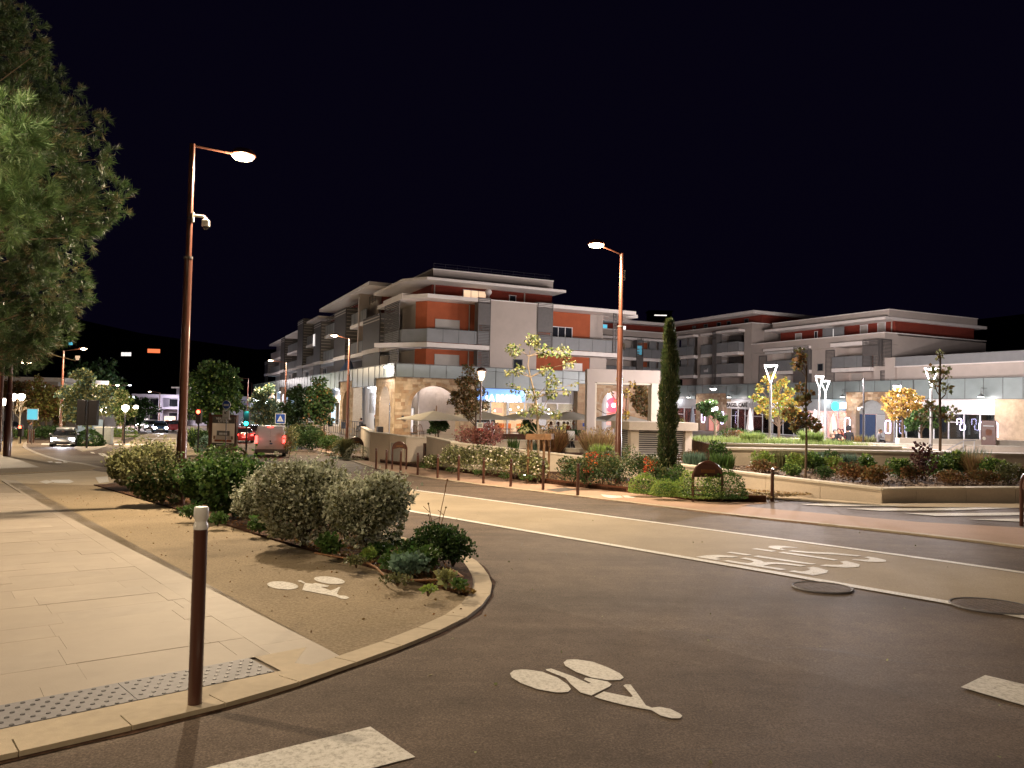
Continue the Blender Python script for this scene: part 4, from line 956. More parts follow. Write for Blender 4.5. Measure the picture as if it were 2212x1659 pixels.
# upper floors along the street (plane x = 2)
V = FX(2.0)
bx('street_wall', V, 6.2, 101, 1.9, 2.3, 4.0, 10.95, 'cream_deep', P); bx('street_wall', V, 17, 101, 2.35, 9, 4.0, 10.9, 'cream_deep', P)
bx('street_wall', V, 44, 100.5, 1.85, 9, 4.0, 12.8, 'cream_deep', P)
MB(FR).prism([(2.0, 5.2), (5.2, 5.2), (5.2, 16.4), (2.0, 16.4)], 11.0, 11.34)
louvre(V, P, 6.0, 11.0, 7.1, 10.98, pitch=.17, wrap=False); louvre(V, P, 6.0, 8.8, 4.9, 6.6, pitch=.17, wrap=False)
for a0, a1 in ((5.3, 11.4), (18.4, 26.5), (33.0, 41.5)):
    balcony(V, P, a0, a1, 7.02); 
bx('roof_slab', V, 5.2, 11.6, -.05, 3.0, 10.99, 11.55, 'white_slab', P)
def tower(a0, a1, z1, z0=7.06, low=True):
    fr = bx('screen_frame', V, a0, a1, -.35, -.28, z0, z1, 'dark_screen', P)
    bx('screen_side', V, a0, a0+.05, -.27, 1.8, z0, z1, 'grey_metal', fr)
    n = 0
    for zz in (z1-.35, z1-.65): MB(V).box(a0+.05, a1-.05, -.40, -.355, zz, zz+.10).build('slat', 'shutter', fr)
    z = z0+.2
    while z < z1-.2: MB(FX(2.0)).box(a0-.02, a0-.002, -.25, 1.0, z, z+.08).build('slat', 'shutter', fr); z += .42
    if low: bx('screen_board', V, a0, a1, -.30, -.22, 4.3, 6.58, 'dark_screen', P); bx('balcony_slab', V, a0-.2, a1+.2, -.4, 1.9, 6.6, 7.04, 'white_slab', P)
tower(11.6, 18.3, 10.38); tower(26.6, 32.9, 12.6); tower(41.6, 46.5, 12.4); tower(55.5, 60.5, 14.1); tower(74, 78.5, 12.6); tower(96, 100.6, 9.6)
# sloping white slab ends and balcony roofs further along
for a0, a1, zf in ((18.5, 26.4, 10.4), (33.1, 41.4, 10.4), (46.7, 55.3, 7.0), (46.7, 55.3, 10.0), (60.7, 73.8, 6.95), (60.7, 73.8, 9.85), (78.7, 95.8, 6.9), (78.7, 95.8, 9.7), (60.7, 73.8, 12.8)):
    bx('balcony_slab', V, a0, a1, -.3 if zf < 9 or zf > 12 else .1, 1.9, zf-.38, zf, 'white_slab', P)
    if zf < 12: balcony(V, P, a0+.4, a1-.4, zf, out=.1, th=.02)
for a0, a1 in ((19, 25.5), (34, 41), (47, 55), (61, 73), (79, 95)):
    for z0 in (4.9, 7.6, 10.6):
        if z0 > 10 and a0 < 45: continue
        window(V, P, a0+1, a0+3.2, z0, z0+1.5, 1.84, n=2); shuttered(V, P, a0+4.4, a0+6, z0, z0+1.5, 1.85)
window(V, P, 45.0, 46.3, 9.3, 10.9, -.42, mt='window_white', n=2)
# upper canopy over the street side, with railing
bx('penthouse_wall', V, 18.6, 60, 2.5, 9, 11.0, 13.9, 'dark_red_wall', P)
MB(FR).prism([(2.2, 18.4), (12.5, 18.4), (12.5, 27), (9, 46), (2.2, 46)], 14.1, 14.5).build('roof_slab', 'white_slab', P)
MB(FR).box(2.1, 5.5, 46, 60, 13.3, 13.6).build('roof_slab', 'white_slab', P); MB(FR).box(2.1, 5.5, 60, 98, 12.6, 12.95).build('roof_slab', 'white_slab', P)
bx('plain_wall', V, 21.8, 22.2, 0, 2.5, 7.0, 13.6, 'cream_deep', P)
bx('parapet_wall', V, 18.6, 33, 1.2, 1.4, 10.95, 12.6, 'cream_deep', P); bx('parapet_wall', V, 33, 46, 1.0, 1.2, 10.95, 12.0, 'cream_deep', P)
mb = MB(V)
for a in np.arange(19, 46, 1.3): mb.box(a, a+.05, 1.1, 1.15, 12.4, 13.3)
mb.box(19, 46, 1.1, 1.15, 13.25, 13.3); mb.box(19, 46, 1.1, 1.15, 12.8, 12.84); mb.build('roof_railing', 'mullion', P)
# dark folded parasol on terrace
MB(V).hexa([(24.5, -.5, 4.9), (30, -.5, 4.9), (30, .4, 4.9), (24.5, .4, 4.9)], [(25.0, -.3, 6.2), (25.6, -.3, 6.4), (25.6, .1, 6.4), (25.0, .1, 6.2)]).build('awning', 'cloth_blue', P)
# restaurant interior: counter, chairs, bulbs
def inside(par):
    mb = MB(FR); mb.box(7.5, 10.2, 2.6, 3.3, PZ, PZ+1.05); mb.build('counter', 'interior_white', par)
    MB(FR).box(7.5, 10.2, 2.55, 2.6, PZ+1.05, PZ+1.3).build('counter', 'dark_int', par)
    for (x, y) in ((11.2, 3), (12.0, 3.3), (12.8, 2.8), (13.5, 3.6), (11.6, 4.2), (12.4, 4.4), (14.6, 3), (15.4, 3.6), (16.2, 3), (10.8, 3.6), (13.9, 4.6)):
        c = MB(FR); c.box(x-.22, x+.22, y-.22, y+.22, PZ+.42, PZ+.48).box(x-.22, x+.22, y+.18, y+.24, PZ+.48, PZ+.95)
        for dx in (-.2, .17):
            for dy in (-.2, .17): c.box(x+dx, x+dx+.03, y+dy, y+dy+.03, PZ, PZ+.42)
        c.build('chair', 'cloth_orange', par)
    for x, y, z in ((8.0, 3, 1.3), (9.3, 3.2, 1.25), (11.9, 3, 1.25), (12.9, 3.4, 1.5), (13.1, 3.0, 1.2), (12.7, 3.2, .95), (15.9, 3, 1.35), (15.7, 2.6, .95), (16.3, 3.1, 1.0), (11.0, 4.5, 1.1)):
        MB(FR).sphere((x, y, z), .085, 10, 6).build('bulb', 'bulb', par, smooth=True)
    bx('back_wall', FR, 7.4, 17.2, 6.2, 6.25, PZ+.1, 2.1, 'interior_warm', par)
    for a in (8.5, 10.6, 12.6, 14.8): bx('curtain', FR, a, a+.35, 5.4, 5.5, PZ, 1.9, 'canvas_white', par)
    for a, z in ((9, .6), (11.6, .9), (15.3, .3)): bx('picture', FR, a, a+.9, 6.1, 6.15, z, z+.5, 'interior_pink', par)
inside(P)
# signs: LED panel and lettering of the restaurant
bx('sign_panel', FR, 7.35, 12.2, .62, .69, 1.98, 3.08, 'blue_led', P)
sg = text_mesh('sign_lettering', 'LA RIVIERA', 'sign_white', P, size=.82, depth=.03, bold=.016, sx=.86)
sg.rotation_euler = (R(90), 0, 0); sg.location = (10.1, .56, 2.22)
bx('shop_pier', FR, 13.5, 14.4, .55, .68, PZ, 1.94, 'white_frame', P); bx('dark_sign_band', FR, 14.0, 17.0, .62, .69, 1.98, 2.75, 'shop_grey', P)
# red sign of the shop behind the portal
rd = MB(FR); rd.lathe([(.72, 0), (.72, .1)], 24); ro = rd.build('round_sign', 'sign_red', P); ro.rotation_euler = (R(90), 0, 0); ro.location = (22.3, 2.0, 1.9)
sg = text_mesh('sign_lettering', 'n  o', 'sign_white', P, size=.8, depth=.03, bold=.03); sg.rotation_euler = (R(90), 0, 0); sg.location = (22.0, 1.85, 1.95)
bx('shop_window', FR, 21.4, 22.8, 2.05, 2.12, .0, 1.35, 'interior_pink', P)
# shop signs along the street
bx('sign_panel', FL, 8.0, 10.4, 1.1, 1.25, 1.85, 2.45, 'sign_white', P); rd = MB(FL).box(6.8, 8.0, 1.1, 1.2, 1.45, 1.8).build('sign_panel', 'sign_blue_glow', P)
bx('grey_panel', FL, 10.9, 13.0, 1.2, 1.29, .6, 2.6, 'shutter', P)
for a, mt_ in ((20.6, 'sign_cyan'), (23.5, 'sign_white'), (36.5, 'sign_cyan'), (38.6, 'sign_white'), (52.5, 'sign_white'), (66, 'sign_blue_glow'), (80, 'sign_white')):
    bx('sign_panel', FL, a, a+2.2, 1.0, 1.15, 1.8, 2.4, mt_, P)
for a in (.6, 6.6, 18.9): MB(FR).box(a, a+.16, -.2, -.02, .25, .6).build('wall_light', 'black_metal', P)
fl = MB(FL); fl.box(.9, 1.7, -.5, -.2, 4.55, 4.66); fo = fl.build('floodlight', 'lamp_white', P); point_light('flood', (-.8, 1.3, 4.4), 350, PLAZA_WHITE, .15, P)
for k, a in enumerate((.5, 6.3, 14.0, 20.5)):
    bx('planter_box', FL, a, a+.5, -1.2, -.75, PZ, PZ+.65, 'black_metal', P)
# ---------------------------------------------------------------- building across the plaza
BX = 46.3
BB = thing('apartment_building', 'wide L-shaped cream block with dark red penthouse closing the plaza behind BAGEL CAFÉ', 'building', (OX, OY, 0), RA); P = BB
X0 = FX(BX); X1 = FX(BX+2.5); Y1 = FY(27.8)
for a0, a1, low in ((-40, -22.3, True), (-22.3, -12.5, True), (-12.4, -10, True), (-10, -4.7, False), (-4.7, 9.4, True), (13.2, 19.2, False), (19.2, 27.5, True), (9.4, 13.2, True)):
    fascia(X0, P, a0, a1, low, wid=1.6)
bx('terrace_roof', X0, -40, 27.5, .3, 3.5, 3.9, 4.1, 'cabinet_grey', P)
fascia(FY(27.3), P, 26.2, BX, True, wid=1.6)
# ground floor, from the right
bx('stone_wall', X0, -45, -19.9, -.02, .5, PZ-.1, 3.1, 'stone_block_pale', P)
storefront(X0, P, -19.85, -12.7, PZ, 1.8, 3.08, n=5, depth=.3, room=4, back='dark_int', band='shop_wall')
storefront(X0, P, -12.65, -10.0, PZ, 1.8, 3.08, n=2, depth=.3, room=3, back='dark_int')
arch_block(X0, P, -9.9, -4.7, -9.3, -5.9, 1.6, 3.0, PZ-.1, niche=None, seed=31, bmt=('stone_block', 'stone_block_brown', 'stone_block_pale'))
bx('arch_panel', X0, -9.4, -5.8, .5, .6, 1.58, 3.4, 'cabinet_grey', P); bx('window', X0, -7.8, -5.95, .5, .56, PZ, 1.55, 'cloth_blue', P)
bx('roller_shutter', X0, -9.25, -7.9, .45, .55, PZ, 1.55, 'shop_wall', P)
mb = MB(X0)
for k in range(22): mb.box(-9.2, -7.95, .42, .448, PZ+.1+k*.11, PZ+.17+k*.11)
o = mb.build('shutter_slats', 'cabinet_grey', P); o['kind'] = 'stuff'
bx('mullion', X0, -6.6, -6.5, .42, .49, PZ, 1.55, 'white_frame', P)
storefront(X0, P, -4.65, 1.2, PZ, 1.85, 3.08, n=4, depth=.5, room=4, back='interior_pink', band='cabinet_grey', lit=(1300, (1, .66, .6)))
storefront(X0, P, 1.25, 9.3, PZ, 1.8, 3.08, n=5, depth=.5, room=4, back='shop_wall', lit=(1900, (1, .94, .92)))
storefront(X0, P, 9.4, 13.1, PZ, 1.9, 3.1, n=3, depth=.5, room=3, back='shop_grey', lit=(300, (1, .75, .7)))
bx('cafe_board', X0, 9.45, 13.15, -.08, .0, 1.92, 2.75, 'shop_wall', P)
arch_block(X0, P, 13.2, 19.2, 14.6, 18.3, 1.2, 2.8, PZ-.1, seed=33, bmt=('stone_block', 'stone_block_brown', 'stone_block_pale'))
bx('room_wall', X0, 14.4, 18.5, 1.6, 1.7, PZ, 2.9, 'interior_pink', P); bx('arch_panel', X0, 14.4, 18.5, .95, 1.05, 1.2, 3.0, 'cloth_brown', P)
storefront(X0, P, 19.2, 27.4, PZ, 1.9, 3.1, n=5, depth=.6, room=4, back='shop_wall', band='shop_grey', lit=(1900, (1, .93, .92)))
storefront(FY(27.4), P, 26.5, BX, PZ, 1.9, 3.1, n=9, depth=.6, room=4, back='interior_pink', lit=(1500, (1, .85, .82)))
# lettering: read from the plaza (facing -x)
def wall_text(body, a, z, size, mt, b=.36, sx=1.0, bold=.01):
    s_ = text_mesh('sign_lettering', body, mt, P, size=size, depth=.02, bold=bold, sx=sx); s_.rotation_euler = (R(90), 0, R(-90)); s_.location = (BX+b, a, z); return s_
wall_text('BAGEL CAFÉ', 11.35, 2.32, .70, 'hair', b=-.12, sx=.95)
bx('sign_panel', X0, -4.5, -3.95, .3, .4, 2.05, 2.75, 'blue_led', P)
dd = MB().lathe([(.45, 0), (.45, .12)], 24).build('round_sign', 'sign_cyan', P); dd.rotation_euler = (R(90), 0, R(-90)); dd.location = (BX+.3, -3.1, 2.35)
bx('sign_panel', X0, -4.9, -3.7, .25, .34, 2.1, 2.7, 'sign_white', P); bx('sign_panel', X0, 2.6, 3.6, .3, .4, 2.0, 2.5, 'sign_white', P)
bx('sign_panel', X0, 16.0, 17.2, .9, 1.0, 1.5, 2.1, 'sign_white', P); bx('sign_panel', X0, -12.0, -10.9, .1, .2, 2.0, 2.5, 'sign_white', P)
# low wing, upper floors
bx('plain_wall', X1, -7.2, 11.75, 1.9, 16, 4.1, 9.7, 'cream_wall', P); bx('plain_wall', X1, -7.2, 11.75, -.02, 1.9, 8.72, 9.86, 'cream_wall', P)
bx('parapet_cap', X1, -7.25, 11.8, -.08, 16.05, 9.862, 9.96, 'white_slab', P)
for a0, a1 in ((-1.2, 2.2), (8.2, 11.7), (-7.2, -5.9)): bx('plain_wall', X1, a0, a1, .0, 1.9, 4.1, 8.70, 'cream_wall', P)
balcony(X1, P, -5.85, -1.0, 6.42, out=-.5); balcony(X1, P, 2.3, 9.0, 6.42, out=-.3)
bx('roof_slab', X1, -5.3, -.9, -.6, 1.9, 8.75, 9.15, 'white_slab', P); bx('roof_slab', X1, 2.3, 9.4, -.4, 1.9, 8.85, 9.15, 'white_slab', P)
louvre(X1, P, -7.0, -5.1, 6.45, 9.2, b=-.7, solid=(7.6, 8.6)); louvre(FY(-7.3), P, BX+1.8, BX+3.4, 6.45, 9.2, b=-.02, wrap=False); louvre(FY(-7.3), P, BX+1.8, BX+4.0, 4.7, 6.0, b=-.02, wrap=False)
louvre(X1, P, 2.3, 4.5, 4.6, 9.1, b=-.45, solid=(4.8, 8.6)); louvre(X1, P, 9.1, 10.4, 4.8, 8.4, b=-.1); louvre(X1, P, -1.0, .2, 4.9, 8.5, b=-.1)
bx('orange_wall', X1, -5.8, -4.2, 1.82, 1.88, 6.45, 8.7, 'orange_wall', P); bx('cream_return', X1, -4.2, -3.2, 1.3, 1.88, 6.45, 8.7, 'cream_deep', P)
window(X1, P, .6, 1.3, 6.3, 7.0, 0, frame='mullion'); shuttered(X1, P, -3.0, -1.6, 4.6, 6.2, 1.88); shuttered(X1, P, 5.2, 7.8, 6.5, 8.4, 1.88); shuttered(X1, P, 5.4, 7.6, 4.3, 6.0, 1.88, mt='white_slab')
bx('awning', X1, 4.6, 9.0, -.5, -.1, 8.5, 8.75, 'canvas_white', P)
bx('penthouse_wall', X1, -6.5, 9.4, 2.4, 15, 9.9, 11.3, 'dark_red_wall', P); bx('roof_slab', X1, -7.0, 9.9, .3, 16.5, 11.28, 11.58, 'white_slab', P)
bx('attic', X1, -6.9, 9.3, 1.0, 15, 11.6, 12.3, 'cream_wall', P); bx('attic_cap', X1, -6.95, 9.35, .95, 15.05, 12.302, 12.4, 'white_slab', P)
for a, z, mt_ in ((6.0, 10.1, 'shutter'), (-3.2, 10.3, 'shutter'), (-5.4, 10.4, 'shutter')): window(X1, P, a, a+.9, z, z+.85, 2.35, mt=mt_)
window(X1, P, 1.1, 2.3, 10.1, 11.1, 2.35, mt='window_white', n=2); window(X1, P, 3.6, 4.0, 10.2, 11.0, 2.35)
for a in (-6.2, 2.6): bx('downpipe', X1, a, a+.08, 2.25, 2.35, 9.9, 11.28, 'shutter', P)
mb = MB(X1)
for a in (-1.8, -.3): bx('terrace_screen', X1, a, a+1.4, .4, .45, 9.98, 11.0, 'balcony_glass', P)
# right part: low volume with long grey band
bx('plain_wall', X1, -45, -7.35, .25, 8, 4.1, 6.36, 'cream_wall', P); bx('grey_band', X1, -45, -8.5, -.1, .2, 6.42, 7.3, 'balcony_glass', P); bx('band_sill', X1, -45, -8.45, -.15, .25, 6.3, 6.4, 'white_slab', P)
bx('plain_wall', X1, -8.45, -7.3, -.1, .24, 4.1, 7.3, 'cream_wall', P)
bx('plain_wall', FY(-7.2), BX+18.6, BX+21, 2, 20, 4, 10.1, 'cream_deep', P)
# high wing along the same front
bx('plain_wall', X1, 11.75, 27.8, 1.9, 12, 4.1, 12.5, 'cream_wall', P); bx('plain_wall', X1, 11.75, 27.8, -.02, 1.9, 11.75, 12.56, 'cream_wall', P); bx('parapet_cap', X1, 11.7, 27.8, -.08, 12, 12.562, 12.68, 'white_slab', P)
for a0, a1 in ((11.8, 13.1), (20.9, 22.2)): bx('plain_wall', X1, a0, a1, 0, 1.9, 4.1, 11.74, 'cream_wall', P)
for zf in (6.38, 9.1):
    balcony(X1, P, 13.2, 17.2, zf, out=-.9, ends=True); balcony(X1, P, 17.9, 20.9, zf, out=-.5); balcony(X1, P, 22.1, 27.0, zf, out=-.7)
    bx('orange_wall', X1, 13.2, 15.0, 1.82, 1.88, zf+.02, zf+2.3, 'orange_wall', P); bx('dark_return', X1, 15.0, 17.3, 1.2, 1.88, zf+.02, zf+2.3, 'dark_screen', P)
    window(X1, P, 13.4, 14.6, zf+.6, zf+1.7, 1.80, mt='window_warm' if zf < 7 else 'car_glass', n=2)
    for a in (22.6, 24.2, 26.0): bx('terrace_screen', X1, a, a+1.3, -.2, -.15, zf+1.25, zf+2.35, 'balcony_glass', P)
    for a in (18.4,): shuttered(X1, P, a, a+1.4, zf+.1, zf+2.0, 1.88, mt='shop_wall')
for a0, a1, o_ in ((13.0, 17.3, -1.0), (17.9, 21, -.5), (22, 27, -.8)): bx('roof_slab', X1, a0, a1, o_, 1.9, 11.6, 11.9, 'white_slab', P)
louvre(X1, P, 17.2, 18.0, 4.6, 11.9, b=-.95, solid=(7.4, 11.0))
nb = bx('notice_board', X1, 19.3, 20.1, -.56, -.52, 6.7, 7.2, 'shop_wall', P); bx('board_head', X1, 19.35, 20.05, -.58, -.565, 7.05, 7.17, 'hair', nb)
bx('penthouse_wall', X1, 12.2, 30, 2.0, 12, 12.6, 13.8, 'dark_red_wall', P); bx('roof_slab', X1, 11.6, 30.5, .1, 13, 13.8, 14.2, 'white_slab', P)
for a in (14.5, 17.8, 19.8, 22.5, 25): window(X1, P, a, a+.7, 12.75, 13.5, 1.95, frame='mullion')
# wing closing the far side (plane y = 27.8)
bx('plain_wall', Y1, 24, BX+2.5, 1.5, 10, 4.1, 12.5, 'cream_wall', P); bx('plain_wall', Y1, 24, BX+2.5, 0, 1.5, 11.7, 12.4, 'cream_wall', P); bx('parapet_cap', Y1, 24, BX+2.5, -.05, 10, 12.402, 12.55, 'white_slab', P)
for zf in (6.2, 8.75):
    balcony(Y1, P, 36.2, 42.9, zf, out=-.4); balcony(Y1, P, 43.5, 48.0, zf, out=-.4); balcony(Y1, P, 28, 35.6, zf, out=-.4)
    for a in (37.0, 43.9, 30.5): bx('orange_wall', Y1, a, a+1.6, 1.42, 1.49, zf+.02, zf+2.3, 'orange_wall', P)
    for a in (45.2, 46.8): bx('terrace_screen', Y1, a, a+1.2, .5, .55, zf+1.2, zf+2.5, 'balcony_glass', P)
window(Y1, P, 43.7, 44.5, 9.3, 10.6, 1.4, mt='window_cyan', n=1); window(Y1, P, 37.3, 37.9, 9.0, 10.3, 1.4)
louvre(Y1, P, 42.4, 43.5, 4.4, 11.4, b=-.5, solid=(4.6, 9.0))
lit = MB(Y1); 
for k in range(5): lit.box(42.5, 43.3, -.44, -.43, 9.35+k*.2, 9.45+k*.2)
lit.build('lit_slats', 'window_cyan', P)
for a0, a1 in ((36, 43), (43.2, 48)): bx('roof_slab', Y1, a0, a1, -.5, 1.5, 11.2, 11.5, 'white_slab', P)
bx('penthouse_wall', Y1, 22, BX+4, 2, 10, 12.5, 13.6, 'dark_red_wall', P); bx('roof_slab', Y1, 22, BX+3, .4, 10, 13.6, 14.0, 'white_slab', P)
window(Y1, P, 38.0, 39.0, 12.6, 13.3, 1.95, mt='window_cyan'); window(Y1, P, 41.6, 42.1, 12.55, 13.3, 1.95, mt='window_white')
# fascia lamps: shaded pendants on brackets
for a, x0 in ((12.1-.6, BX-1.2), (19.5, BX-1.0), (-19.3, BX-.9), (-5.1, BX-1.0), (23.6, BX-1.3)):
    root = bpy.data.objects.new('pendant_lamp', None); COL.objects.link(root); root.parent = P; root.location = (x0, a, 3.25)
    MB().lathe([(.26, 0), (.20, .14), (.05, .26), (.03, .45)], 14).build('shade', 'mullion', root, smooth=True)
    MB().lathe([(.22, -.02), (.2, .03)], 14).build('bulb', 'lamp_white', root)
    MB().tube([(0, 0, .4), (0, 0, .75), (.8, 0, .75)], .02, 6).build('bracket', 'mullion', root)
    point_light('pendant_light', (-.3, 0, -.15), 120, PLAZA_WHITE, .15, root)
# neon hoops hanging on the plaza fronts
def neon(name, label, loc, w_, h_, up=1, tilt=0, rz=None, closed=False):
    pts = [(-w_/2, 0, 0), (-w_/2, 0, h_*.86), (-w_*.32, 0, h_), (w_*.32, 0, h_), (w_/2, 0, h_*.86), (w_/2, 0, 0)]
    if closed: pts = [(-w_/2, 0, .1), *pts[1:5], (w_/2, 0, .1), (w_*.32, 0, 0), (-w_*.32, 0, 0), (-w_/2, 0, .1)]
    if up < 0: pts = [(x, y, h_-z) for x, y, z in pts]
    o = MB().tube(pts, .032, 8).build(name, 'neon_violet', None, smooth=True)
    o.location = loc; o.rotation_euler = (0, tilt, RA-R(90) if rz is None else rz); o['label'] = label; o['category'] = 'neon light'; o['group'] = 'violet neon hoops along the shopfronts'
def at_b(a, z, b=-.6): return SL(BX+b, a, z)
neon('neon_hoop', 'violet neon loop open at the top below the pink arch', at_b(17.0, .05), .6, 1.4, up=-1)
neon('neon_hoop', 'closed violet neon oval left of the BAGEL CAFÉ door', at_b(13.4, .0), .5, 1.5, closed=True)
neon('neon_hoop', 'closed violet neon loop seen among the closed white parasols', at_b(-.2, .3), .45, 1.0, closed=True)
neon('neon_hoop', 'violet neon arch right behind the hooded man', at_b(-5.4, -.45), .6, 1.6)
neon('neon_hoop', 'closed violet neon loop right of the grey roller shutter', at_b(-10.1, -.2), .55, 1.2, closed=True)
neon('neon_hoop', 'large violet neon arch on the stone wall beside the totem', at_b(-20.4, -.1, -.9), .65, 1.25)
neon('neon_hoop', 'small violet neon hoop above the glass double door', at_b(-17.2, .85), .4, .5)
neon('neon_hoop', 'small upturned violet neon hoop on the glass double door', at_b(-17.5, .4), .45, .42, up=-1)
neon('neon_hoop', 'thin violet neon hoop seen edge-on beside the totem', at_b(-19.2, .45, -.7), .45, .65, rz=RA)
# ---------------------------------------------------------------- far buildings on the left
p = D(300, 925, 134); fb = thing('office_building', 'pale violet two-storey building with columns at the far end of the road', 'building', (p.x, 134, -3.2), R(6))
idn = lambda a, b, c: (a, b, c)
MB().box(-.3, 15, 2.2, 12, 0, 4.9).build('wall', 'facade_violet', fb); MB().box(-1.2, 16, -.6, 12, 4.902, 5.5).build('roof', 'facade_violet', fb); MB().box(4.6, 12, 2, 9, 6.7, 6.95).build('roof', 'white_slab', fb); MB().box(5.2, 11, 3, 8, 5.51, 6.7).build('roof_room', 'facade_violet', fb)
MB().box(-.3, 15, -.3, 2.2, 2.9, 3.3).build('floor_slab', 'facade_violet', fb)
for x in (0, 3.3, 6.6, 9.9, 13.2): MB().box(x, x+.6, -.4, .3, 0, 4.9).build('column', 'facade_violet', fb)
for x in (1.0, 4.3, 7.6, 10.9):
    for z in (3.4, .9): window(idn, fb, x, x+1.5, z, z+1.3, 2.2)
window(idn, fb, 4.0, 5.9, .5, 1.6, .9, mt='window_warm', n=3)
point_light('porch_light', (6, -3, 4), 900, (.9, .85, 1.0), .3, fb)
p = D(148, 817, 95); f2 = thing('apartment_building', 'flat-roofed grey block with a lit top window behind the left trees', 'building', (p.x, 95, -3.1), R(8))
MB().box(-22, -1.2, 0, 12, 0, p.z+2.6).build('wall', 'cream_deep', f2); MB().box(-23, 0, -1, 13, p.z+2.602, p.z+3.1).build('roof', 'white_slab', f2); MB().box(-1.2, 2.4, .5, 10, 0, p.z+1.0).build('wall', 'cream_deep', f2)
window(idn, f2, -4.2, -2.6, p.z+1.4, p.z+2.1, -.02, mt='window_white', n=2)
for x in (-8, -12): window(idn, f2, x, x+2.0, p.z+1.0, p.z+2.1, -.02)
p = D(540, 858, 150); f3 = thing('warehouse', 'low dark blue-lit hall behind the green traffic light', 'building', (p.x, 150, -3.2), R(-4))
MB().box(-11, 0, 0, 14, 0, p.z+2.9).build('wall', 'facade_violet', f3); MB().box(-11.5, .5, -.5, 14.5, p.z+2.92, p.z+3.2).build('roof', 'grey_metal', f3)
for x in (-9, -5.5, -2.5): window(idn, f3, x, x+1.8, 1.2, 2.8, -.02, mt='window_cyan' if x == -5.5 else 'car_glass', n=2)
MB().tube([(-4, 3, p.z+3), (-4, 3, p.z+5.4)], .12, 6).tube([(-4.6, 3, p.z+5.3), (-3.4, 3, p.z+5.3)], .1, 6).build('mast', 'mullion', f3)
point_light('wall_light', (-5, -3, 4), 250, (.5, .55, 1.0), .3, f3)
# hills with a few lit houses
def hill(name, x0, x1, y, pts, depth=160):
    mb = MB(); n = len(pts)
    for k in range(n-1):
        xa = x0+(x1-x0)*k/(n-1); xb = x0+(x1-x0)*(k+1)/(n-1)
        mb.quad((xa, y-depth*.5, -4), (xb, y-depth*.5, -4), (xb, y, pts[k+1]), (xa, y, pts[k])); mb.quad((xa, y, pts[k]), (xb, y, pts[k+1]), (xb, y+depth, -4), (xa, y+depth, -4))
    o = mb.build(name, 'night_hill', smooth=True); o['kind'] = 'structure'
hill('hill', -620, 40, 330, [8, 22, 34, 46, 52, 60, 58, 48, 40, 30, 24, 26, 22, 16])
hill('hill', 40, 620, 380, [16, 28, 40, 48, 56, 60, 62, 58, 66, 60, 50])
def hill_house(label, u, v, y, mt_, w_=3, h_=1.6, n=1):
    p = D(u, v, y); t = thing('hill_house', label, 'house', (p.x, p.y, p.z-3), R(random.uniform(-15, 15)))
    MB().box(-w_*.9, w_*.9, .2, 7, -3, 4.6).build('wall', 'night_hill', t); MB().prism([(-w_, -.2), (w_, -.2), (w_, 7.4), (-w_, 7.4)], 4.62, 4.9).build('roof', 'night_hill', t)
    window(lambda a, b, c: (a, b, c), t, -w_/2, w_/2, 3-h_/2, 3+h_/2, .18, mt=mt_, n=n, frame='night_hill')
hill_house('small hillside house with one cyan lit window, highest on the left', 152, 742, 255, 'window_cyan', 1.4, 1)
hill_house('hillside house with a small pinkish lit window above the first lamp', 167, 773, 245, 'window_warm', 1.8, 1.4)
hill_house('hillside house with a long white lit window band', 272, 765, 250, 'window_white', 4.0, 1.2, 3)
hill_house('hillside house with an orange glowing window', 332, 758, 250, 'window_orange', 4.0, 1.3)
hill_house('hillside house with a faint light above the round pale tree', 230, 831, 235, 'window_white', 1.4, 1)
hill_house('hilltop house whose roof light shows over the plaza block', 1427, 681, 300, 'window_white', 5, .45, 2)
hill_house('hilltop house barely lit at the right edge of the skyline', 2150, 829, 300, 'night_hill', 1.2, 1)
# ================================================================ STREET FURNITURE
def gz(x, y, off=UP): return tz(x, y)+off
ARM = math.atan2(.63, .77)      # direction across the road, away from the camera side
def street_lamp(label, x, y, z, h, az, group='brown street lamps', watts=None, camera=False, box_=False, arm=1.25, col=LAMP_WARM, glowmat='lamp_warm', rad=.085, rise=.18, spill=.16):
    t = thing('street_lamp', label, 'street lamp', (x, y, z), az, group)
    MB().lathe([(rad*1.35, -.1), (rad*1.35, 1.6), (rad*1.15, 1.64), (rad*1.1, h*.68), (rad*.8, h*.69), (rad*.75, h)], 14).build('pole', 'brown_paint', t, smooth=True)
    MB().tube([(0, 0, h-.03), (arm, 0, h+rise)], .032, 8).build('arm', 'brown_paint', t, smooth=True)
    hd = MB(); hd.lathe([(.03, .16), (.20, .12), (.27, .04), (.28, 0), (.25, -.02)], 18, (arm+.1, 0, h+rise)); hd.build('lamp_head', 'brown_paint', t, smooth=True)
    MB().lathe([(.245, -.02), (.20, -.075), (.10, -.10), (.01, -.105)], 18, (arm+.1, 0, h+rise)).build('diffuser', glowmat, t, smooth=True)
    MB().lathe([(rad*1.2, 0), (rad*1.2, .05)], 12, (0, 0, h*.68)).build('band', 'grey_metal', t)
    if watts: point_light('lamp_light', (arm+.1, 0, h+rise-.2), watts, col, .12, t, spot=168, rot=(0, 0, 0), blend=.55)
    if watts: point_light('lamp_spill', (arm+.1, 0, h+rise-.25), watts*spill, col, .12, t)
    if box_: MB().box(-.05-rad, .02-rad, -.05, .05, h*.885, h*.93).build('sensor', 'white_cap', t, bevel=.008); MB().box(-.10-rad, -.02-rad, -.06, .06, h*.585, h*.61).build('sensor', 'white_cap', t)
    return t
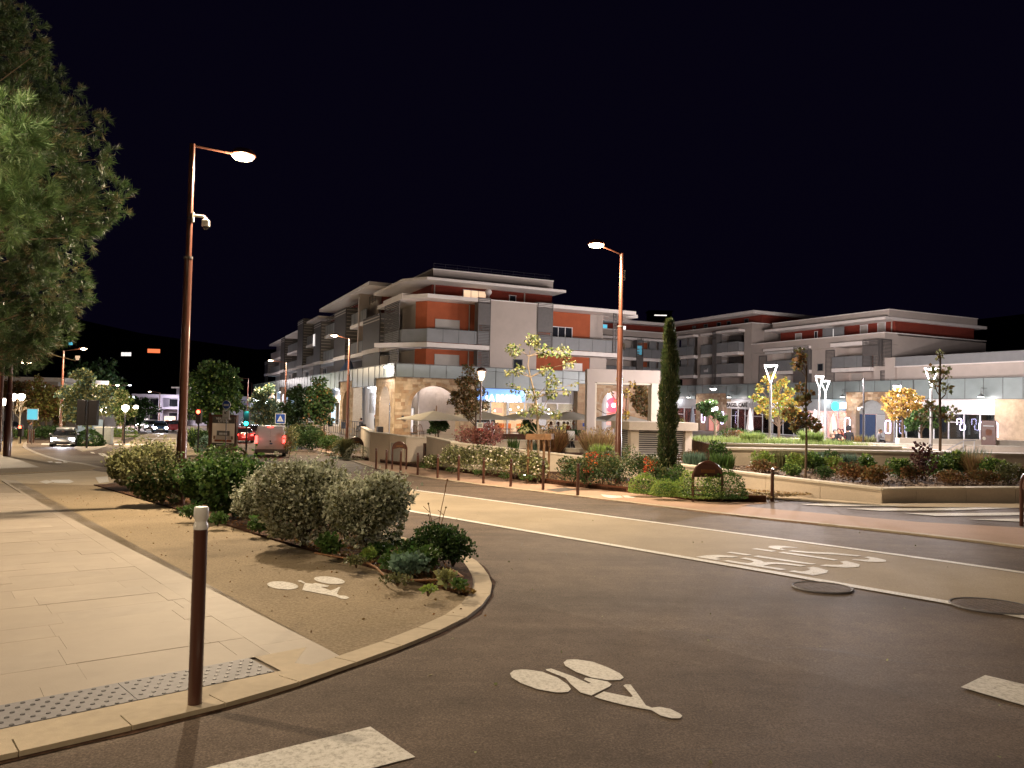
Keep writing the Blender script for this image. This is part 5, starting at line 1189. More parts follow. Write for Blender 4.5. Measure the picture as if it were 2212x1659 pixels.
lx, ly = G(388, 1095); L1 = street_lamp('tallest brown lamp post with a white dome camera, rising from the near hedge', lx, ly, gz(lx, ly)-.02, 7.83, ARM, watts=STREET_W*1.0, arm=1.0, rad=.078, rise=0.0)
# dome camera on the first lamp
cm = thing('dome_camera', 'white dome security camera bracketed on the nearest lamp post', 'camera', (lx, ly, gz(lx, ly)+6.12), R(10)); cm.scale = (.66, .66, .66)
MB().box(.08, .12, -.08, .08, .0, .30).build('bracket', 'white_cap', cm, bevel=.006); MB().tube([(.12, 0, .2), (.42, 0, .19), (.50, 0, .10)], .045, 8).build('bracket_arm', 'white_cap', cm, smooth=True)
MB().lathe([(.06, .10), (.125, .06), (.13, -.12), (.11, -.14)], 16, (.50, 0, 0)).build('housing', 'white_cap', cm, smooth=True)
MB().sphere((.50, 0, -.15), .098, 14, 10).build('dome', 'car_glass', cm, smooth=True); MB().lathe([(.095, 0), (.095, .06)], 14, (0, 0, .08)).build('clamp', 'black_metal', cm)
rx, ry = G(1334, 1053); street_lamp('brown lamp post rising between the nandina and the cypress', rx, ry, gz(rx, ry)+.05, 7.75, ARM+math.pi, watts=STREET_W*1.0, box_=True, arm=1.12, rise=.12, rad=.085)
street_lamp('brown lamp post in front of the street facade, second along the far kerb', -11.95, 55, gz(-11.95, 55), 8.3, R(200), watts=STREET_W*1.3, arm=1.0, rad=.09)
street_lamp('brown lamp post third along the far kerb, behind the magnolias', -25.2, 84, gz(-25.2, 84), 8.4, R(200), watts=STREET_W*1.5, arm=1.6, rad=.09)
street_lamp('brown lamp post fourth along the far kerb, white lit', -45.5, 130, gz(-45, 130), 8.4, R(200), watts=STREET_W*1.5, arm=2.3, rad=.1, col=PLAZA_WHITE)
street_lamp('distant lamp post beside the low hall, with its head to the left', -52.5, 152, gz(-50, 152), 8.4, R(200), arm=2.3, rad=.1)
street_lamp('brown lamp post above the oncoming car', -38.5, 64.5, gz(-38, 64), 7.9, R(-20), watts=STREET_W*1.1, arm=2.2, rad=.10)
street_lamp('brown lamp post standing on the pale triangle of paving', *G(15, 986, UP), gz(*G(15, 986, UP)), 4.9, ARM, arm=.6, rad=.14)
street_lamp('brown lamp post on the photo edge, cut by the pine', -31.5, 46.5, gz(-31, 46), 9.2, R(170), watts=STREET_W*1.1, arm=1.6, rad=.10)
for (u, v, y, lab) in ((493, 567, 0, ''),):
    pass
for lab, px_, py_, yy, az in (('far lamp post left of the white-lit one over the central road', 250, 831-.0, 108, R(10)), ('far white lamp post over the central road, brightest of its pair', 277, 831, 116, R(10)), ('far lamp post left of the violet building', 283, 858, 122, R(0)), ('lamp post close to the violet building roof', 325, 845, 125, R(180))):
    p = D(px_, py_, yy); gzz = tz(p.x, yy)
    street_lamp(lab, p.x-1.6*math.cos(az), yy, gzz, p.z-gzz-.22, az, arm=1.6, rad=.10, col=PLAZA_WHITE, glowmat='lamp_cool' if px_ in (277, 283) else 'lamp_warm', watts=STREET_W*1.2 if px_ in (250, 283) else None)
# lamps outside the frame that light the foreground (unseen, inferred from how it is lit)
street_lamp('brown lamp post beside the near pavement, outside the photo on the left', -8.7, 7.2, gz(-8.7, 7.2), 7.6, R(-20), watts=STREET_W*.36, spill=.03)
street_lamp('brown lamp post beside the pavement, outside the photo behind the viewer', -3.2, -7.5, gz(-3.2, -7.5), 7.6, R(40), watts=STREET_W*.5, spill=.05)
street_lamp('brown lamp post along the far kerb, outside the photo on the right', 17.5, 9.0, gz(17.5, 9), 7.7, ARM+math.pi, watts=STREET_W*.05, arm=1.35)

def lantern(label, x, y, z, h, watts, s=1.0):
    t = thing('lantern_lamp', label, 'lamp', (x, y, z), 0, 'lantern lamps with tapered glass heads')
    MB().lathe([(.075, -.05), (.075, .9), (.05, .95), (.045, h)], 12).build('pole', 'brown_paint', t, smooth=True)
    mb = MB()
    for k in range(4):
        a = math.pi/4+k*math.pi/2; mb.tube([(.03*math.cos(a), .03*math.sin(a), h), (.12*math.cos(a)*s, .12*math.sin(a)*s, h+.1), (.24*math.cos(a)*s, .24*math.sin(a)*s, h+.52*s)], .013, 5)
    mb.build('frame', 'white_cap', t)
    MB().lathe([(.05, h+.06), (.13*s, h+.12), (.235*s, h+.52*s)], 16).build('glass', 'lantern_glass', t, smooth=True)
    MB().lathe([(.27*s, h+.52*s), (.26*s, h+.60*s), (.16*s, h+.68*s), (.03, h+.72*s)], 18).build('cap', 'brown_paint', t, smooth=True)
    MB().lathe([(.05, h+.12), (.05, h+.46*s)], 10).build('light_tube', 'lamp_warm', t, smooth=True)
    MB().lathe([(.19*s, h+.50*s), (.19*s, h+.515*s)], 14).build('reflector', 'lantern_glow', t)
    point_light('lantern_light', (0, 0, h+.3), watts, LAMP_WARM, .08, t); return t
p = D(1036, 981, 36.2); LT = lantern('tall lantern lamp beside the LA RIVIERA sign', p.x, 36.2, p.z, 3.45, 350, 1.0)
sgn = thing('small_signboard', 'small white and red board strapped to the lantern pole', 'sign', (p.x, 36.1, p.z+1.15), 0)
MB().box(-.14, .14, -.03, 0, .1, .36).build('board', 'white_cap', sgn); MB().box(-.09, .09, -.034, -.031, .15, .31).build('print', 'cabinet_grey', sgn); MB().box(-.14, .14, -.03, 0, -.04, .095).build('base_board', 'sign_red' if False else 'cloth_red', sgn)
gs = thing('green_arrow_sign', 'small green leaf-shaped sign low on the lantern pole', 'sign', (p.x-.05, 36.0, p.z+.28), 0); MB().prism([(-.35, 0), (-.2, .12), (0, .14), (0, -.08), (-.2, -.1)], 0, .02).build('plate', 'leaf_bright', gs).rotation_euler = (R(90), 0, 0)
lantern('lantern lamp by the left shop windows of the arcade', *SL(-3.6, 10.5)[:2], -1.55, 3.7, 350, .95)
def far_globe(label, u, v, y, watts, col=LAMP_WARM, m_='lantern_bright', s=1.0):
    p = D(u, v, y); g = tz(p.x, y); t = thing('globe_lamp', label, 'lamp', (p.x, y, g), 0, 'bright post-top lamps far down the left street')
    MB().lathe([(.07, 0), (.05, p.z-g-.2)], 8).build('pole', 'black_metal', t); MB().lathe([(.1, -.3), (.30*s, .0), (.26*s, .22), (.05, .3)], 14, (0, 0, p.z-g)).build('globe', m_, t, smooth=True); point_light('globe_light', (0, -.5, p.z-g), watts, col, .3, t)
emis('lantern_bright', (1.0, .88, .76), 14)
far_globe('bright globe lamp right of the two signal heads', 225, 886, 62, 420); far_globe('bright globe lamp in front of the staked far tree', 271, 882, 66, 420); far_globe('smaller globe lamp right of the staked far tree', 293, 881, 88, 500, s=1.0)
far_globe('white lamp behind the pale street tree', 554, 864, 88, 900, (.85, .9, 1), 'lamp_cool', 1.4); far_globe('white lamp globe at the left photo edge by the bare tree', 8, 868, 66, 420, s=1.3); far_globe('warm globe lamp above the bare tree, left one', 29, 858, 64, 200); far_globe('warm globe lamp above the bare tree, right one', 46, 858, 64, 200); far_globe('small white lamp beside the far violet building', 285, 860, 118, 900, (.85, .9, 1), 'lamp_cool', 1.4)
far_globe('white shop lamp glowing behind the magnolias', 576, 868, 92, 500, (.85, .9, 1), 'lamp_cool', 1.2)
# V-headed plaza lamps
def vlamp(label, x, y, z, h, watts, rz=0, s=1.0):
    t = thing('plaza_lamp', label, 'lamp', (x, y, z), rz, 'V-headed white plaza lamps')
    MB().lathe([(.075, -.2), (.06, h-.9*s)], 10).build('pole', 'alu', t, smooth=True)
    tp, w_ = h, .36*s
    MB().tube([(0, 0, h-1.0*s), (-w_*.35, 0, h-.6*s), (-w_, 0, tp)], .02, 6).tube([(0, 0, h-1.0*s), (w_*.35, 0, h-.6*s), (w_, 0, tp)], .02, 6).build('fork', 'neon_warm', t, smooth=True)
    MB().box(-w_, w_, -.03, .03, tp-.01, tp+.02).build('top_bar', 'alu', t)
    MB().lathe([(.24*s, tp-.02), (.20*s, tp-.07), (.02, tp-.09)], 16).build('diffuser', 'lamp_white', t, smooth=True); MB().lathe([(.25*s, tp-.02), (.2*s, tp+.05), (.02, tp+.07)], 16).build('cap', 'alu', t, smooth=True)
    point_light('plaza_light', (0, 0, tp-.25), watts, PLAZA_WHITE, .15, t); return t
emis('neon_warm', (1.0, .93, .9), 1.6)
VW = 5600
for lab, u, v, y, zb, rz in (('V-headed plaza lamp behind the mulched bed, first right of the kiosk', 1665, 788, 38.5, -1.1, .1), ('V-headed plaza lamp, nearer of the close pair above the seated men', 1770, 812, 52, -1, .3), ('V-headed plaza lamp, farther and lower of the close pair', 1783, 822, 58, -1, 0),
                         ('V-headed plaza lamp beside the orange autumn tree', 1938, 833, 58, -1, .2), ('V-headed plaza lamp partly behind a thin trunk near the ramp', 2012, 795, 37.5, -1.0, 0)):
    p = D(u, v, y); vlamp(lab, p.x, y, zb, p.z-zb, VW, rz)
p = D(1866, 816, 52); t = thing('camera_mast', 'thin black mast with a small camera in front of the stone arch', 'mast', (p.x, 52, PZ), 0)
MB().lathe([(.07, 0), (.055, p.z-PZ)], 10).build('pole', 'black_metal', t, smooth=True); MB().tube([(-.05, 0, 3.05), (-.28, 0, 3.0)], .03, 6).sphere((-.3, 0, 2.9), .12, 10, 8).build('camera', 'white_cap', t, smooth=True)
# pendant floating lamp over plaza on a cable
t = thing('cable_lamp', 'bright lamp hung on a thin cable above the BAGEL CAFÉ front', 'lamp', tuple(D(1541, 840, 60)), 0)
MB().lathe([(.30, 0), (.16, .12), (.02, .2)], 14).build('shade', 'mullion', t, smooth=True); MB().lathe([(.26, -.02), (.1, -.10), (.01, -.12)], 14).build('bulb', 'lamp_white', t, smooth=True); MB().tube([(-22, 6, 1.6), (-8, 2, .35), (0, 0, .2), (12, -4, .9)], .012, 4).build('cable', 'black_metal', t)
point_light('cable_light', (0, 0, -.25), 900, PLAZA_WHITE, .12, t)
# uplights in beds
def uplight(label, x, y, z, w_, col):
    t = thing('ground_uplight', label, 'spotlight', (x, y, z), 0, 'ground uplights under the trees')
    MB().lathe([(.11, 0), (.11, .08), (.09, .085)], 12).build('housing', 'black_metal', t); MB().lathe([(.08, .086), (.07, .10)], 12).build('lens', 'lamp_cool', t)
    point_light('uplight', (0, 0, .14), w_, col, .05, t, spot=95, rot=(R(180), 0, 0), blend=.5)
ux_, uy_ = G(1136, 1037, UP); uplight('cool ground uplight at the stakes of the young central tree', ux_, uy_, gz(ux_, uy_)+.10, 160, (.75, .88, 1.0))

# bollards
def bollard(label, x, y, z, h=.84, r_=.045, kind='plain'):
    t = thing('bollard', label, 'bollard', (x, y, z), 0, 'brown steel bollards along the far kerb')
    if kind == 'white':
        MB().lathe([(r_, -.05), (r_, h-.12), (r_*.98, h-.1)], 24).build('post', 'brown_paint', t, smooth=True)
        MB().lathe([(r_*1.02, h-.11), (r_*1.06, h-.105), (r_*1.0, h-.085), (r_*.86, h-.075), (r_*.86, h-.065), (r_*1.05, h-.055), (r_*1.06, h-.02), (r_*1.0, h-.004), (r_*.9, h)], 24).build('cap', 'white_cap', t, smooth=True)
    else:
        MB().lathe([(r_, -.05), (r_, h-.12), (r_*.75, h-.11), (r_*.75, h-.085), (r_, h-.08), (r_, h-.01), (r_*.85, h)], 12).build('post', 'brown_paint', t, smooth=True)
        MB().lathe([(r_*.78, h-.108), (r_*.78, h-.087)], 12).build('ring', 'grey_metal', t)
    return t
bx_, by_ = G(421, 1512, .05); b0 = bollard('tall brown bollard with a white cap beside the tactile strip', bx_, by_, gz(bx_, by_), 1.115, .0385, 'white'); b0['group'] = 'brown bollard by the near kerb'
# taller: the white cap is bigger on this one
for ch in b0.children:
    if ch.name.startswith('cap'): ch.data.transform(Matrix.Translation((0, 0, 1.115-.0)) @ Matrix.Diagonal((1.0, 1.0, 1.15, 1)) @ Matrix.Translation((0, 0, -1.115)))
blabs = ['brown bollard in front of the nandina, the one nearest the lamp post', 'brown bollard with a pale grate on the paving to its right', 'brown bollard in front of the tree stakes and uplight', 'brown bollard before the right end of the white roses',
         'brown bollard before the middle of the white roses', 'brown bollard below the lantern lamp, in front of the roses', 'brown bollard at the left end of the rose bed', 'brown bollard just right of the arched stand', 'brown bollard touching the arched stand on its left', 'brown bollard farthest along the kerb, left of the arched stand']
for k, (u, v) in enumerate([(1248, 1070), (1173, 1058), (1103, 1051), (1044, 1044), (990, 1038), (945, 1033), (902, 1026), (865, 1022), (834, 1018), (812, 1012)]):
    x, y = G(u, v, UP); bollard(blabs[k], x, y, gz(x, y), .88 if k < 7 else .92)
x, y = G(1668, 1083, UP); bollard('lone brown bollard with a white ring by the side road', x, y, gz(x, y), .86)
for k, (u, v, lab) in enumerate(((60, 957, 'thin brown bollard, left of three by the curved kerb'), (67, 956.5, 'thin brown bollard, middle of three by the curved kerb'), (72, 956, 'thin brown bollard, right of three by the curved kerb'), (229, 958, 'brown bollard beside the grey cabinet, left one'), (233, 957, 'brown bollard beside the grey cabinet, second'), (236, 956, 'brown bollard beside the grey cabinet, third'), (1, 955, 'thin bollard at the photo edge behind the triangle of paving'), (20, 950, 'thin bollard behind the paved triangle lamp post'))):
    x, y = G(u, v, UP); o = bollard(lab, x, y, gz(x, y), 1.15, .05); o['group'] = 'thin bollards by the side lane'
# arched stands
def arch_stand(label, u, v, w_, h_, rz, plate=True):
    x, y = G(u, v, UP); t = thing('arched_stand', label, 'barrier', (x, y, gz(x, y)), rz, 'brown arched bicycle stands')
    pts = [(-w_/2, 0, -.05), (-w_/2, 0, h_-w_/2)]+[(-w_/2*math.cos(a), 0, h_-w_/2+w_/2*math.sin(a)) for a in np.linspace(.2, math.pi-.2, 8)]+[(w_/2, 0, h_-w_/2), (w_/2, 0, -.05)]
    MB().tube(pts, .038, 8).build('hoop', 'brown_paint', t, smooth=True)
    q = [(-w_/2*math.cos(a)*.97, h_-w_/2+w_/2*math.sin(a)*.97) for a in np.linspace(math.pi, 0, 10)]+[(-w_/2*.97, h_-.33), (0, h_-.26), (w_/2*.97, h_-.33)]
    mb = MB(); mb.add([(a, -.01, z) for a, z in q]+[(a, .01, z) for a, z in q], [tuple(range(len(q))), tuple(range(2*len(q)-1, len(q)-1, -1))]+[(i, (i+1) % len(q), len(q)+(i+1) % len(q), len(q)+i) for i in range(len(q))]); pl = mb.build('plate', 'brown_paint', t)
    MB().box(-w_*.24, w_*.24, -.018, -.012, h_-w_*.36, h_-w_*.25).build('badge', 'leaf_brown', pl); return t
arch_stand('brown arched stand before the round green shrubs by the side road', 1528, 1084, .78, 1.02, R(8)); arch_stand('brown arched stand left of the rose bed among the bollards', 862, 1014, .62, 1.22, R(10)); arch_stand('brown arched stand among the grey boulder-like shrubs', 767, 988, .95, 1.22, R(5))
arch_stand('brown arched stand cut by the photo edge beyond the side road', 2222, 1139, .55, 1.02, R(80))
# signs near the roses etc.
def round_sign():
    p = D(500, 985, 45); t = thing('bus_lane_sign', 'round blue bus lane sign over a white arrow panel on a thin post', 'road sign', (p.x, 44.0, tz(p.x, 44)+.1), R(-8))
    MB().lathe([(.03, 0), (.03, 3.2)], 8).build('post', 'grey_metal', t)
    a = MB().lathe([(.26, 0), (.26, .03)], 24).build('disc', 'cloth_white', t); a.rotation_euler = (R(90), 0, 0); a.location = (0, -.03, 2.95)
    b = MB().lathe([(.232, 0), (.232, .01)], 24).build('disc_face', 'sign_blue', a); b.location = (0, 0, .031)
    MB().box(-.15, .15, -.07, .05, .045, .06).build('bus_symbol', 'cloth_white', a)
    MB().box(-.22, .22, -.06, -.03, 2.1, 2.66).build('panel', 'cloth_white', t, bevel=.01)
    ar = MB(); ar.prism([(.16, .16), (.12, .2), (-.12, -.02), (-.12, .1), (-.17, .1), (-.17, -.12), (.05, -.12), (.05, -.07), (-.08, -.07)], 0, .01); o = ar.build('arrow', 'hair', t); o.rotation_euler = (R(90), 0, 0); o.location = (0, -.061, 2.5); o.scale = (.6, .6, 1)
    for z in (2.13, 2.2): MB().box(-.18, .18, -.064, -.061, z, z+.04).build('text_line', 'cabinet_grey', t)
mat('sign_blue', (.02, .07, .35), rough=.4)
round_sign()
def square_sign(label, u, v, y, s=.6, mt='sign_blue', ped=True, lit=False):
    p = D(u, v, y); g = tz(p.x, y); t = thing('square_sign', label, 'road sign', (p.x, y, g), 0)
    MB().lathe([(.03, 0), (.03, p.z-g+s/2)], 8).build('post', 'grey_metal', t); MB().box(-s/2, s/2, -.06, -.03, p.z-g-s/2, p.z-g+s/2).build('plate', 'cloth_white', t); MB().box(-s*.44, s*.44, -.065, -.061, p.z-g-s*.44, p.z-g+s*.44).build('face', mt, t)
    if ped:
        zc = p.z-g; q = [(-.19, -.16), (.19, -.16), (0, .19)]; mb = MB(); mb.add([(a*s/.6, -.068, zc+b*s/.6) for a, b in q], [(0, 1, 2)]); mb.build('triangle', 'cloth_white', t); MB().tube([(0, -.07, zc+.07), (-.01, -.07, zc-.02), (-.05, -.07, zc-.13)], .015, 4).tube([(-.01, -.07, zc-.02), (.05, -.07, zc-.13)], .015, 4).build('walker', 'sign_blue', t)
square_sign('square blue pedestrian crossing sign above the white van', 606, 904.5, 62, .85)
square_sign('small blue and grey square sign by the left lane', 71, 895, 62, .95, mt='window_cyan', ped=False)
# billboard
def billboard():
    p = D(483, 985, 46.5); t = thing('poster_stand', 'brown double-sided poster stand with a bed advert reading VERSIONS LITERIE', 'billboard', (p.x, 46.5, tz(p.x, 46.5)+.1), R(-14))
    W2, H0, H1 = .78, .35, 2.28
    MB().box(-W2-.28, -W2-.1, -.1, .14, 0, 2.5).build('post', 'brown_paint', t, bevel=.01)
    MB().box(-W2-.095, W2+.1, -.1, .12, H0-.12, H1+.12).build('frame', 'brown_paint', t, bevel=.01)
    MB().box(-W2, W2, -.112, -.101, H0, H1).build('poster', 'poster_light', t)
    MB().box(-W2, W2, -.118, -.113, H1-.40, H1).build('poster_head', 'cabinet_grey', t).data.materials[0] = M['dark_screen']
    for s_, z in (('VERSIONS', H1-.13), ('LITERIE', H1-.29)):
        o = text_mesh('poster_lettering', s_, 'cloth_white', t, size=.19, depth=.002, bold=.004, sx=1.25); o.rotation_euler = (R(90), 0, 0); o.location = (0, -.121, z)
    MB().box(-W2, W2, -.118, -.113, H0, H0+.32).build('poster_foot', 'dark_screen', t)
    for z in (.08, .19): MB().box(-.45, .45, -.122, -.119, H0+z, H0+z+.05).build('text_line', 'cloth_white', t)
    MB().box(-.52, .52, -.122, -.114, .88, 1.12).build('mattress_print', 'cream_wall', t); MB().box(-.45, .45, -.126, -.114, 1.12, 1.42).build('headboard_print', 'grey_metal', t); MB().box(-.28, -.02, -.13, -.127, 1.17, 1.30).box(.02, .28, -.13, -.127, 1.17, 1.30).build('pillow_print', 'cloth_white', t); MB().box(-.6, .6, -.123, -.119, .74, .87).build('base_print', 'cloth_brown', t); MB().box(-.68, -.55, -.123, -.114, .9, 1.1).box(.55, .68, -.123, -.114, .9, 1.1).build('table_print', 'wood', t)
billboard()
# cabinets
t = thing('electric_cabinet', 'pale grey metal street cabinet beside the round bush', 'cabinet', (*G(221, 960, UP), gz(*G(221, 960, UP))), R(8))
MB().box(-.65, .65, 0, .6, 0, 1.4).build('body', 'cabinet_grey', t, bevel=.02); MB().box(-.6, -.02, -.02, -.001, .1, 1.3).build('door', 'cabinet_grey', t); MB().box(.02, .6, -.02, -.001, .1, 1.3).build('door', 'cabinet_grey', t); MB().box(-.7, .7, -.04, .65, 1.4, 1.45).build('lid', 'white_cap', t)
t = thing('blue_hoarding', 'blue-grey panel fence behind the traffic signal', 'panel', (*G(194, 954, UP), gz(*G(194, 954, UP))), R(4))
for k in range(3): MB().box(-1.1+k*.75, -.38+k*.75, 0, .05, .1, 2.0).build('panel', 'cabinet_blue', t)
MB().box(-.2, .6, -.02, -.001, .9, 1.1).build('notice', 'cabinet_grey', t)
# traffic signals
def signal(label, u, v0, vtop, y, mt, aspect=0, faces=False, heads=1):
    b = D(u, v0, y); tp = D(u, vtop, y); h = tp.z-b.z; t = thing('traffic_signal', label, 'traffic light', (b.x, y, b.z), 0, 'traffic lights')
    MB().lathe([(.06, 0), (.05, h-.1)], 8).build('pole', 'black_metal', t)
    for k in range(heads):
        xx = (k-.5)*.62*1.3 if heads == 2 else 0
        hd = MB().box(xx-.17*(1.7 if heads == 2 else 1), xx+.17*(1.7 if heads == 2 else 1), -.15, .15, h-(1.75 if heads == 2 else .95), h).build('signal_head', 'black_metal', t, bevel=.02)
        if mt: z = h-.17-aspect*.3; o = MB().lathe([(.13, 0), (.12, .02)], 14).build('lens', mt, hd); o.rotation_euler = (R(90), 0, 0); o.location = (xx, -.15, z)
    return t
signal('two dark signal heads seen from behind on the round bush island', 187, 968, 864, 52, None, heads=2)
t = signal('traffic light glowing green over the median', 531, 985, 889, 49, 'traffic_green', 2); point_light('green_light', (0, -.4, 3.0), 75, (.05, .9, .8), .12, t)
t = signal('traffic light glowing red behind the poster stand', 427, 980, 884, 50, 'traffic_red', 0); point_light('red_light', (0, -.4, 3.0), 14, (1, .1, .05), .12, t)
signal('small red pedestrian signal by the left footpath', 44, 958, 918, 62, 'traffic_red', 0)

# ---------------------------------------------------------------- vehicles
def loft(mb, st):
    "st: list of (x, halfwidth, zlow, zhigh, top_halfwidth) stations"
    n = len(st); vs = []
    for x, w_, z0, z1, tw in st: vs += [(x, -w_, z0), (x, -w_*1.02, z0*.45+z1*.55), (x, -tw, z1), (x, tw, z1), (x, w_*1.02, z0*.45+z1*.55), (x, w_, z0)]
    fs = []
    for i in range(n-1):
        for k in range(6): a = i*6+k; b = i*6+(k+1) % 6; fs.append((a, b, b+6, a+6))
    fs.append(tuple(range(5, -1, -1))); fs.append(tuple((n-1)*6+k for k in range(6)))
    mb.add(vs, fs)
def wheels(t, xs, yh, r_=.31):
    for x in xs:
        for s_ in (-1, 1):
            w1 = MB().lathe([(r_*.6, -.11), (r_*.95, -.11), (r_, -.07), (r_, .07), (r_*.95, .11), (r_*.6, .11)], 20).build('wheel', 'tyre', t, smooth=True); w1.rotation_euler = (R(90), 0, 0); w1.location = (x, s_*yh, r_)
            MB().lathe([(r_*.62, -.10), (r_*.62, .10)], 16).build('rim', 'rim', w1)
def car(label, x, y, z, az, paint, on='front', group=None, lights=None, brake=True):
    "a hatchback, local +x is its front"
    t = thing('car', label, 'car', (x, y, z), az, group)
    mb = MB(); loft(mb, [(-2.0, .72, .35, .78, .68), (-1.93, .83, .25, .92, .78), (-1.2, .87, .22, .95, .80), (.6, .87, .22, .93, .80), (1.5, .85, .22, .84, .74), (1.95, .78, .25, .70, .66), (2.05, .66, .34, .58, .58)])
    mb.build('body', paint, t, smooth=True)
    mb = MB(); loft(mb, [(-1.88, .74, .90, .95, .70), (-1.55, .74, .9, 1.38, .58), (-.9, .76, .9, 1.47, .60), (.05, .76, .9, 1.43, .60), (1.0, .74, .88, .94, .68)]); mb.build('greenhouse', 'car_glass', t, smooth=True)
    mb = MB(); loft(mb, [(-1.58, .58, 1.36, 1.40, .52), (-.9, .61, 1.44, 1.49, .56), (.05, .61, 1.41, 1.455, .56), (.28, .58, 1.33, 1.36, .53)]); mb.build('roof', paint, t, smooth=True)
    wheels(t, (-1.28, 1.28), .78)
    for s_ in (-1, 1):
        MB().box(1.86, 2.04, s_*.62-.17, s_*.62+.17, .52, .74).build('headlight', 'head_white' if on == 'front' else 'chrome', t, bevel=.02)
        MB().box(-2.02, -1.9, s_*.66-.12, s_*.66+.12, .70, .86).build('tail_light', 'tail_red' if on == 'rear' else 'car_red', t, bevel=.02)
        MB().box(.55, .75, s_*.93-.09, s_*.93+.09, .92, 1.05).build('wing_mirror', paint, t, bevel=.02)
    MB().box(2.0, 2.07, -.5, .5, .30, .42).build('grille', 'black_metal', t); MB().box(2.06, 2.09, -.26, .26, .43, .54).build('number_plate', 'cloth_white', t); MB().box(-2.06, -2.02, -.26, .26, .50, .61).build('number_plate', 'cloth_white', t)
    if on == 'front': point_light('headlight_beam', (2.25, 0, .62), lights or 120, (.92, .90, 1.0), .12, t, spot=110, rot=(R(90), 0, R(-90)), blend=.8)
    if on == 'rear' and lights: point_light('tail_glow', (-2.3, 0, .7), lights, (1, .06, .05), .15, t)
    return t
c_ = D(140, 957, 60); car('oncoming car with dazzling headlights in the curved side lane', c_.x, 60, tz(c_.x, 60), R(-64), 'car_silver', 'front', lights=700)
for lab, u, v, y, az, pt_, on, lt in (('dark blue car in the distance facing the camera with lights on', 345, 930, 96, -62, 'car_blue', 'front', 350), ('grey car half hidden behind the distant blue one', 327, 926, 104, -65, 'car_silver', 'front', 120),
        ('small red car at the right of the distant trio', 364, 928, 102, -120, 'car_red', 'none', None), ('white car far away under the left street trees', 310, 926, 112, -70, 'car_white', 'front', None),
        ('dark red car with brake lights between poster stand and van', 521, 952, 72, 118, 'car_red', 'rear', 14), ('dark car queueing ahead of the van, its tail lights lit', 541, 948, 84, 116, 'car_dark', 'rear', 10), ('pale car beyond the queue near the green signal', 530, 936, 98, 118, 'car_white', 'rear', None),
        ('blurred car with red lights at the left photo edge', 8, 938, 84, 150, 'car_dark', 'rear', None)):
    p = D(u, v, y); car(lab, p.x, y, tz(p.x, y), R(az), pt_, on, 'cars in the distance', lt)
def van():
    p = D(577, 982, 47.5); t = thing('van', 'white panel van seen from behind with its red brake lights on', 'van', (p.x+.3, 47.5, tz(p.x, 47.5)), R(104))
    mb = MB(); loft(mb, [(-2.05, .80, .42, 1.84, .70), (-1.98, .87, .34, 1.90, .74), (.55, .88, .30, 1.88, .74), (1.1, .88, .30, 1.55, .70), (1.5, .87, .30, 1.06, .74), (2.15, .80, .32, .90, .66), (2.25, .7, .4, .7, .6)]); mb.build('body', 'car_white', t, smooth=True)
    MB().box(.75, 1.32, -.70, .70, 1.08, 1.58).build('windscreen', 'car_glass', t)
    for s_ in (-1, 1):
        MB().box(.1, .9, s_*.84-.03, s_*.84+.03, 1.05, 1.55).build('side_window', 'car_glass', t)
        dpn = MB().box(-2.075, -2.045, min(.01*s_, .70*s_), max(.01*s_, .70*s_), .52, 1.78).build('rear_door', 'car_white', t, bevel=.008)
        tl = MB().box(-2.09, -1.96, s_*.80-.07, s_*.80+.07, .88, 1.32).build('tail_light', 'tail_red', t, bevel=.02)
        MB().box(-.3, -.12, s_*1.0-.08, s_*1.0+.08, 1.0, 1.25).build('wing_mirror', 'black_metal', t)
    MB().box(-2.09, -2.05, -.14, .14, 1.84, 1.88).build('brake_light', 'tail_red', t)
    MB().box(-2.16, -1.95, -.88, .88, .30, .52).build('bumper', 'grey_metal', t, bevel=.03); MB().box(-2.10, -2.078, -.27, .27, .60, .71).build('number_plate', 'cloth_white', t)
    e_ = MB().lathe([(.09, 0), (.08, .02)], 18).build('badge', 'car_blue', t); e_.scale = (.55, 1, 1); e_.rotation_euler = (0, R(-90), 0); e_.location = (-2.078, -.06, .86); MB().box(-2.11, -2.08, -.05, .02, .95, 1.05).build('handle', 'black_metal', t)
    wheels(t, (-1.35, 1.35), .80, .32)
    point_light('brake_glow', (-2.5, -.6, 1.1), 2, (1, .06, .05), .1, t); point_light('brake_glow', (-2.5, .6, 1.1), 2, (1, .06, .05), .1, t)
van()
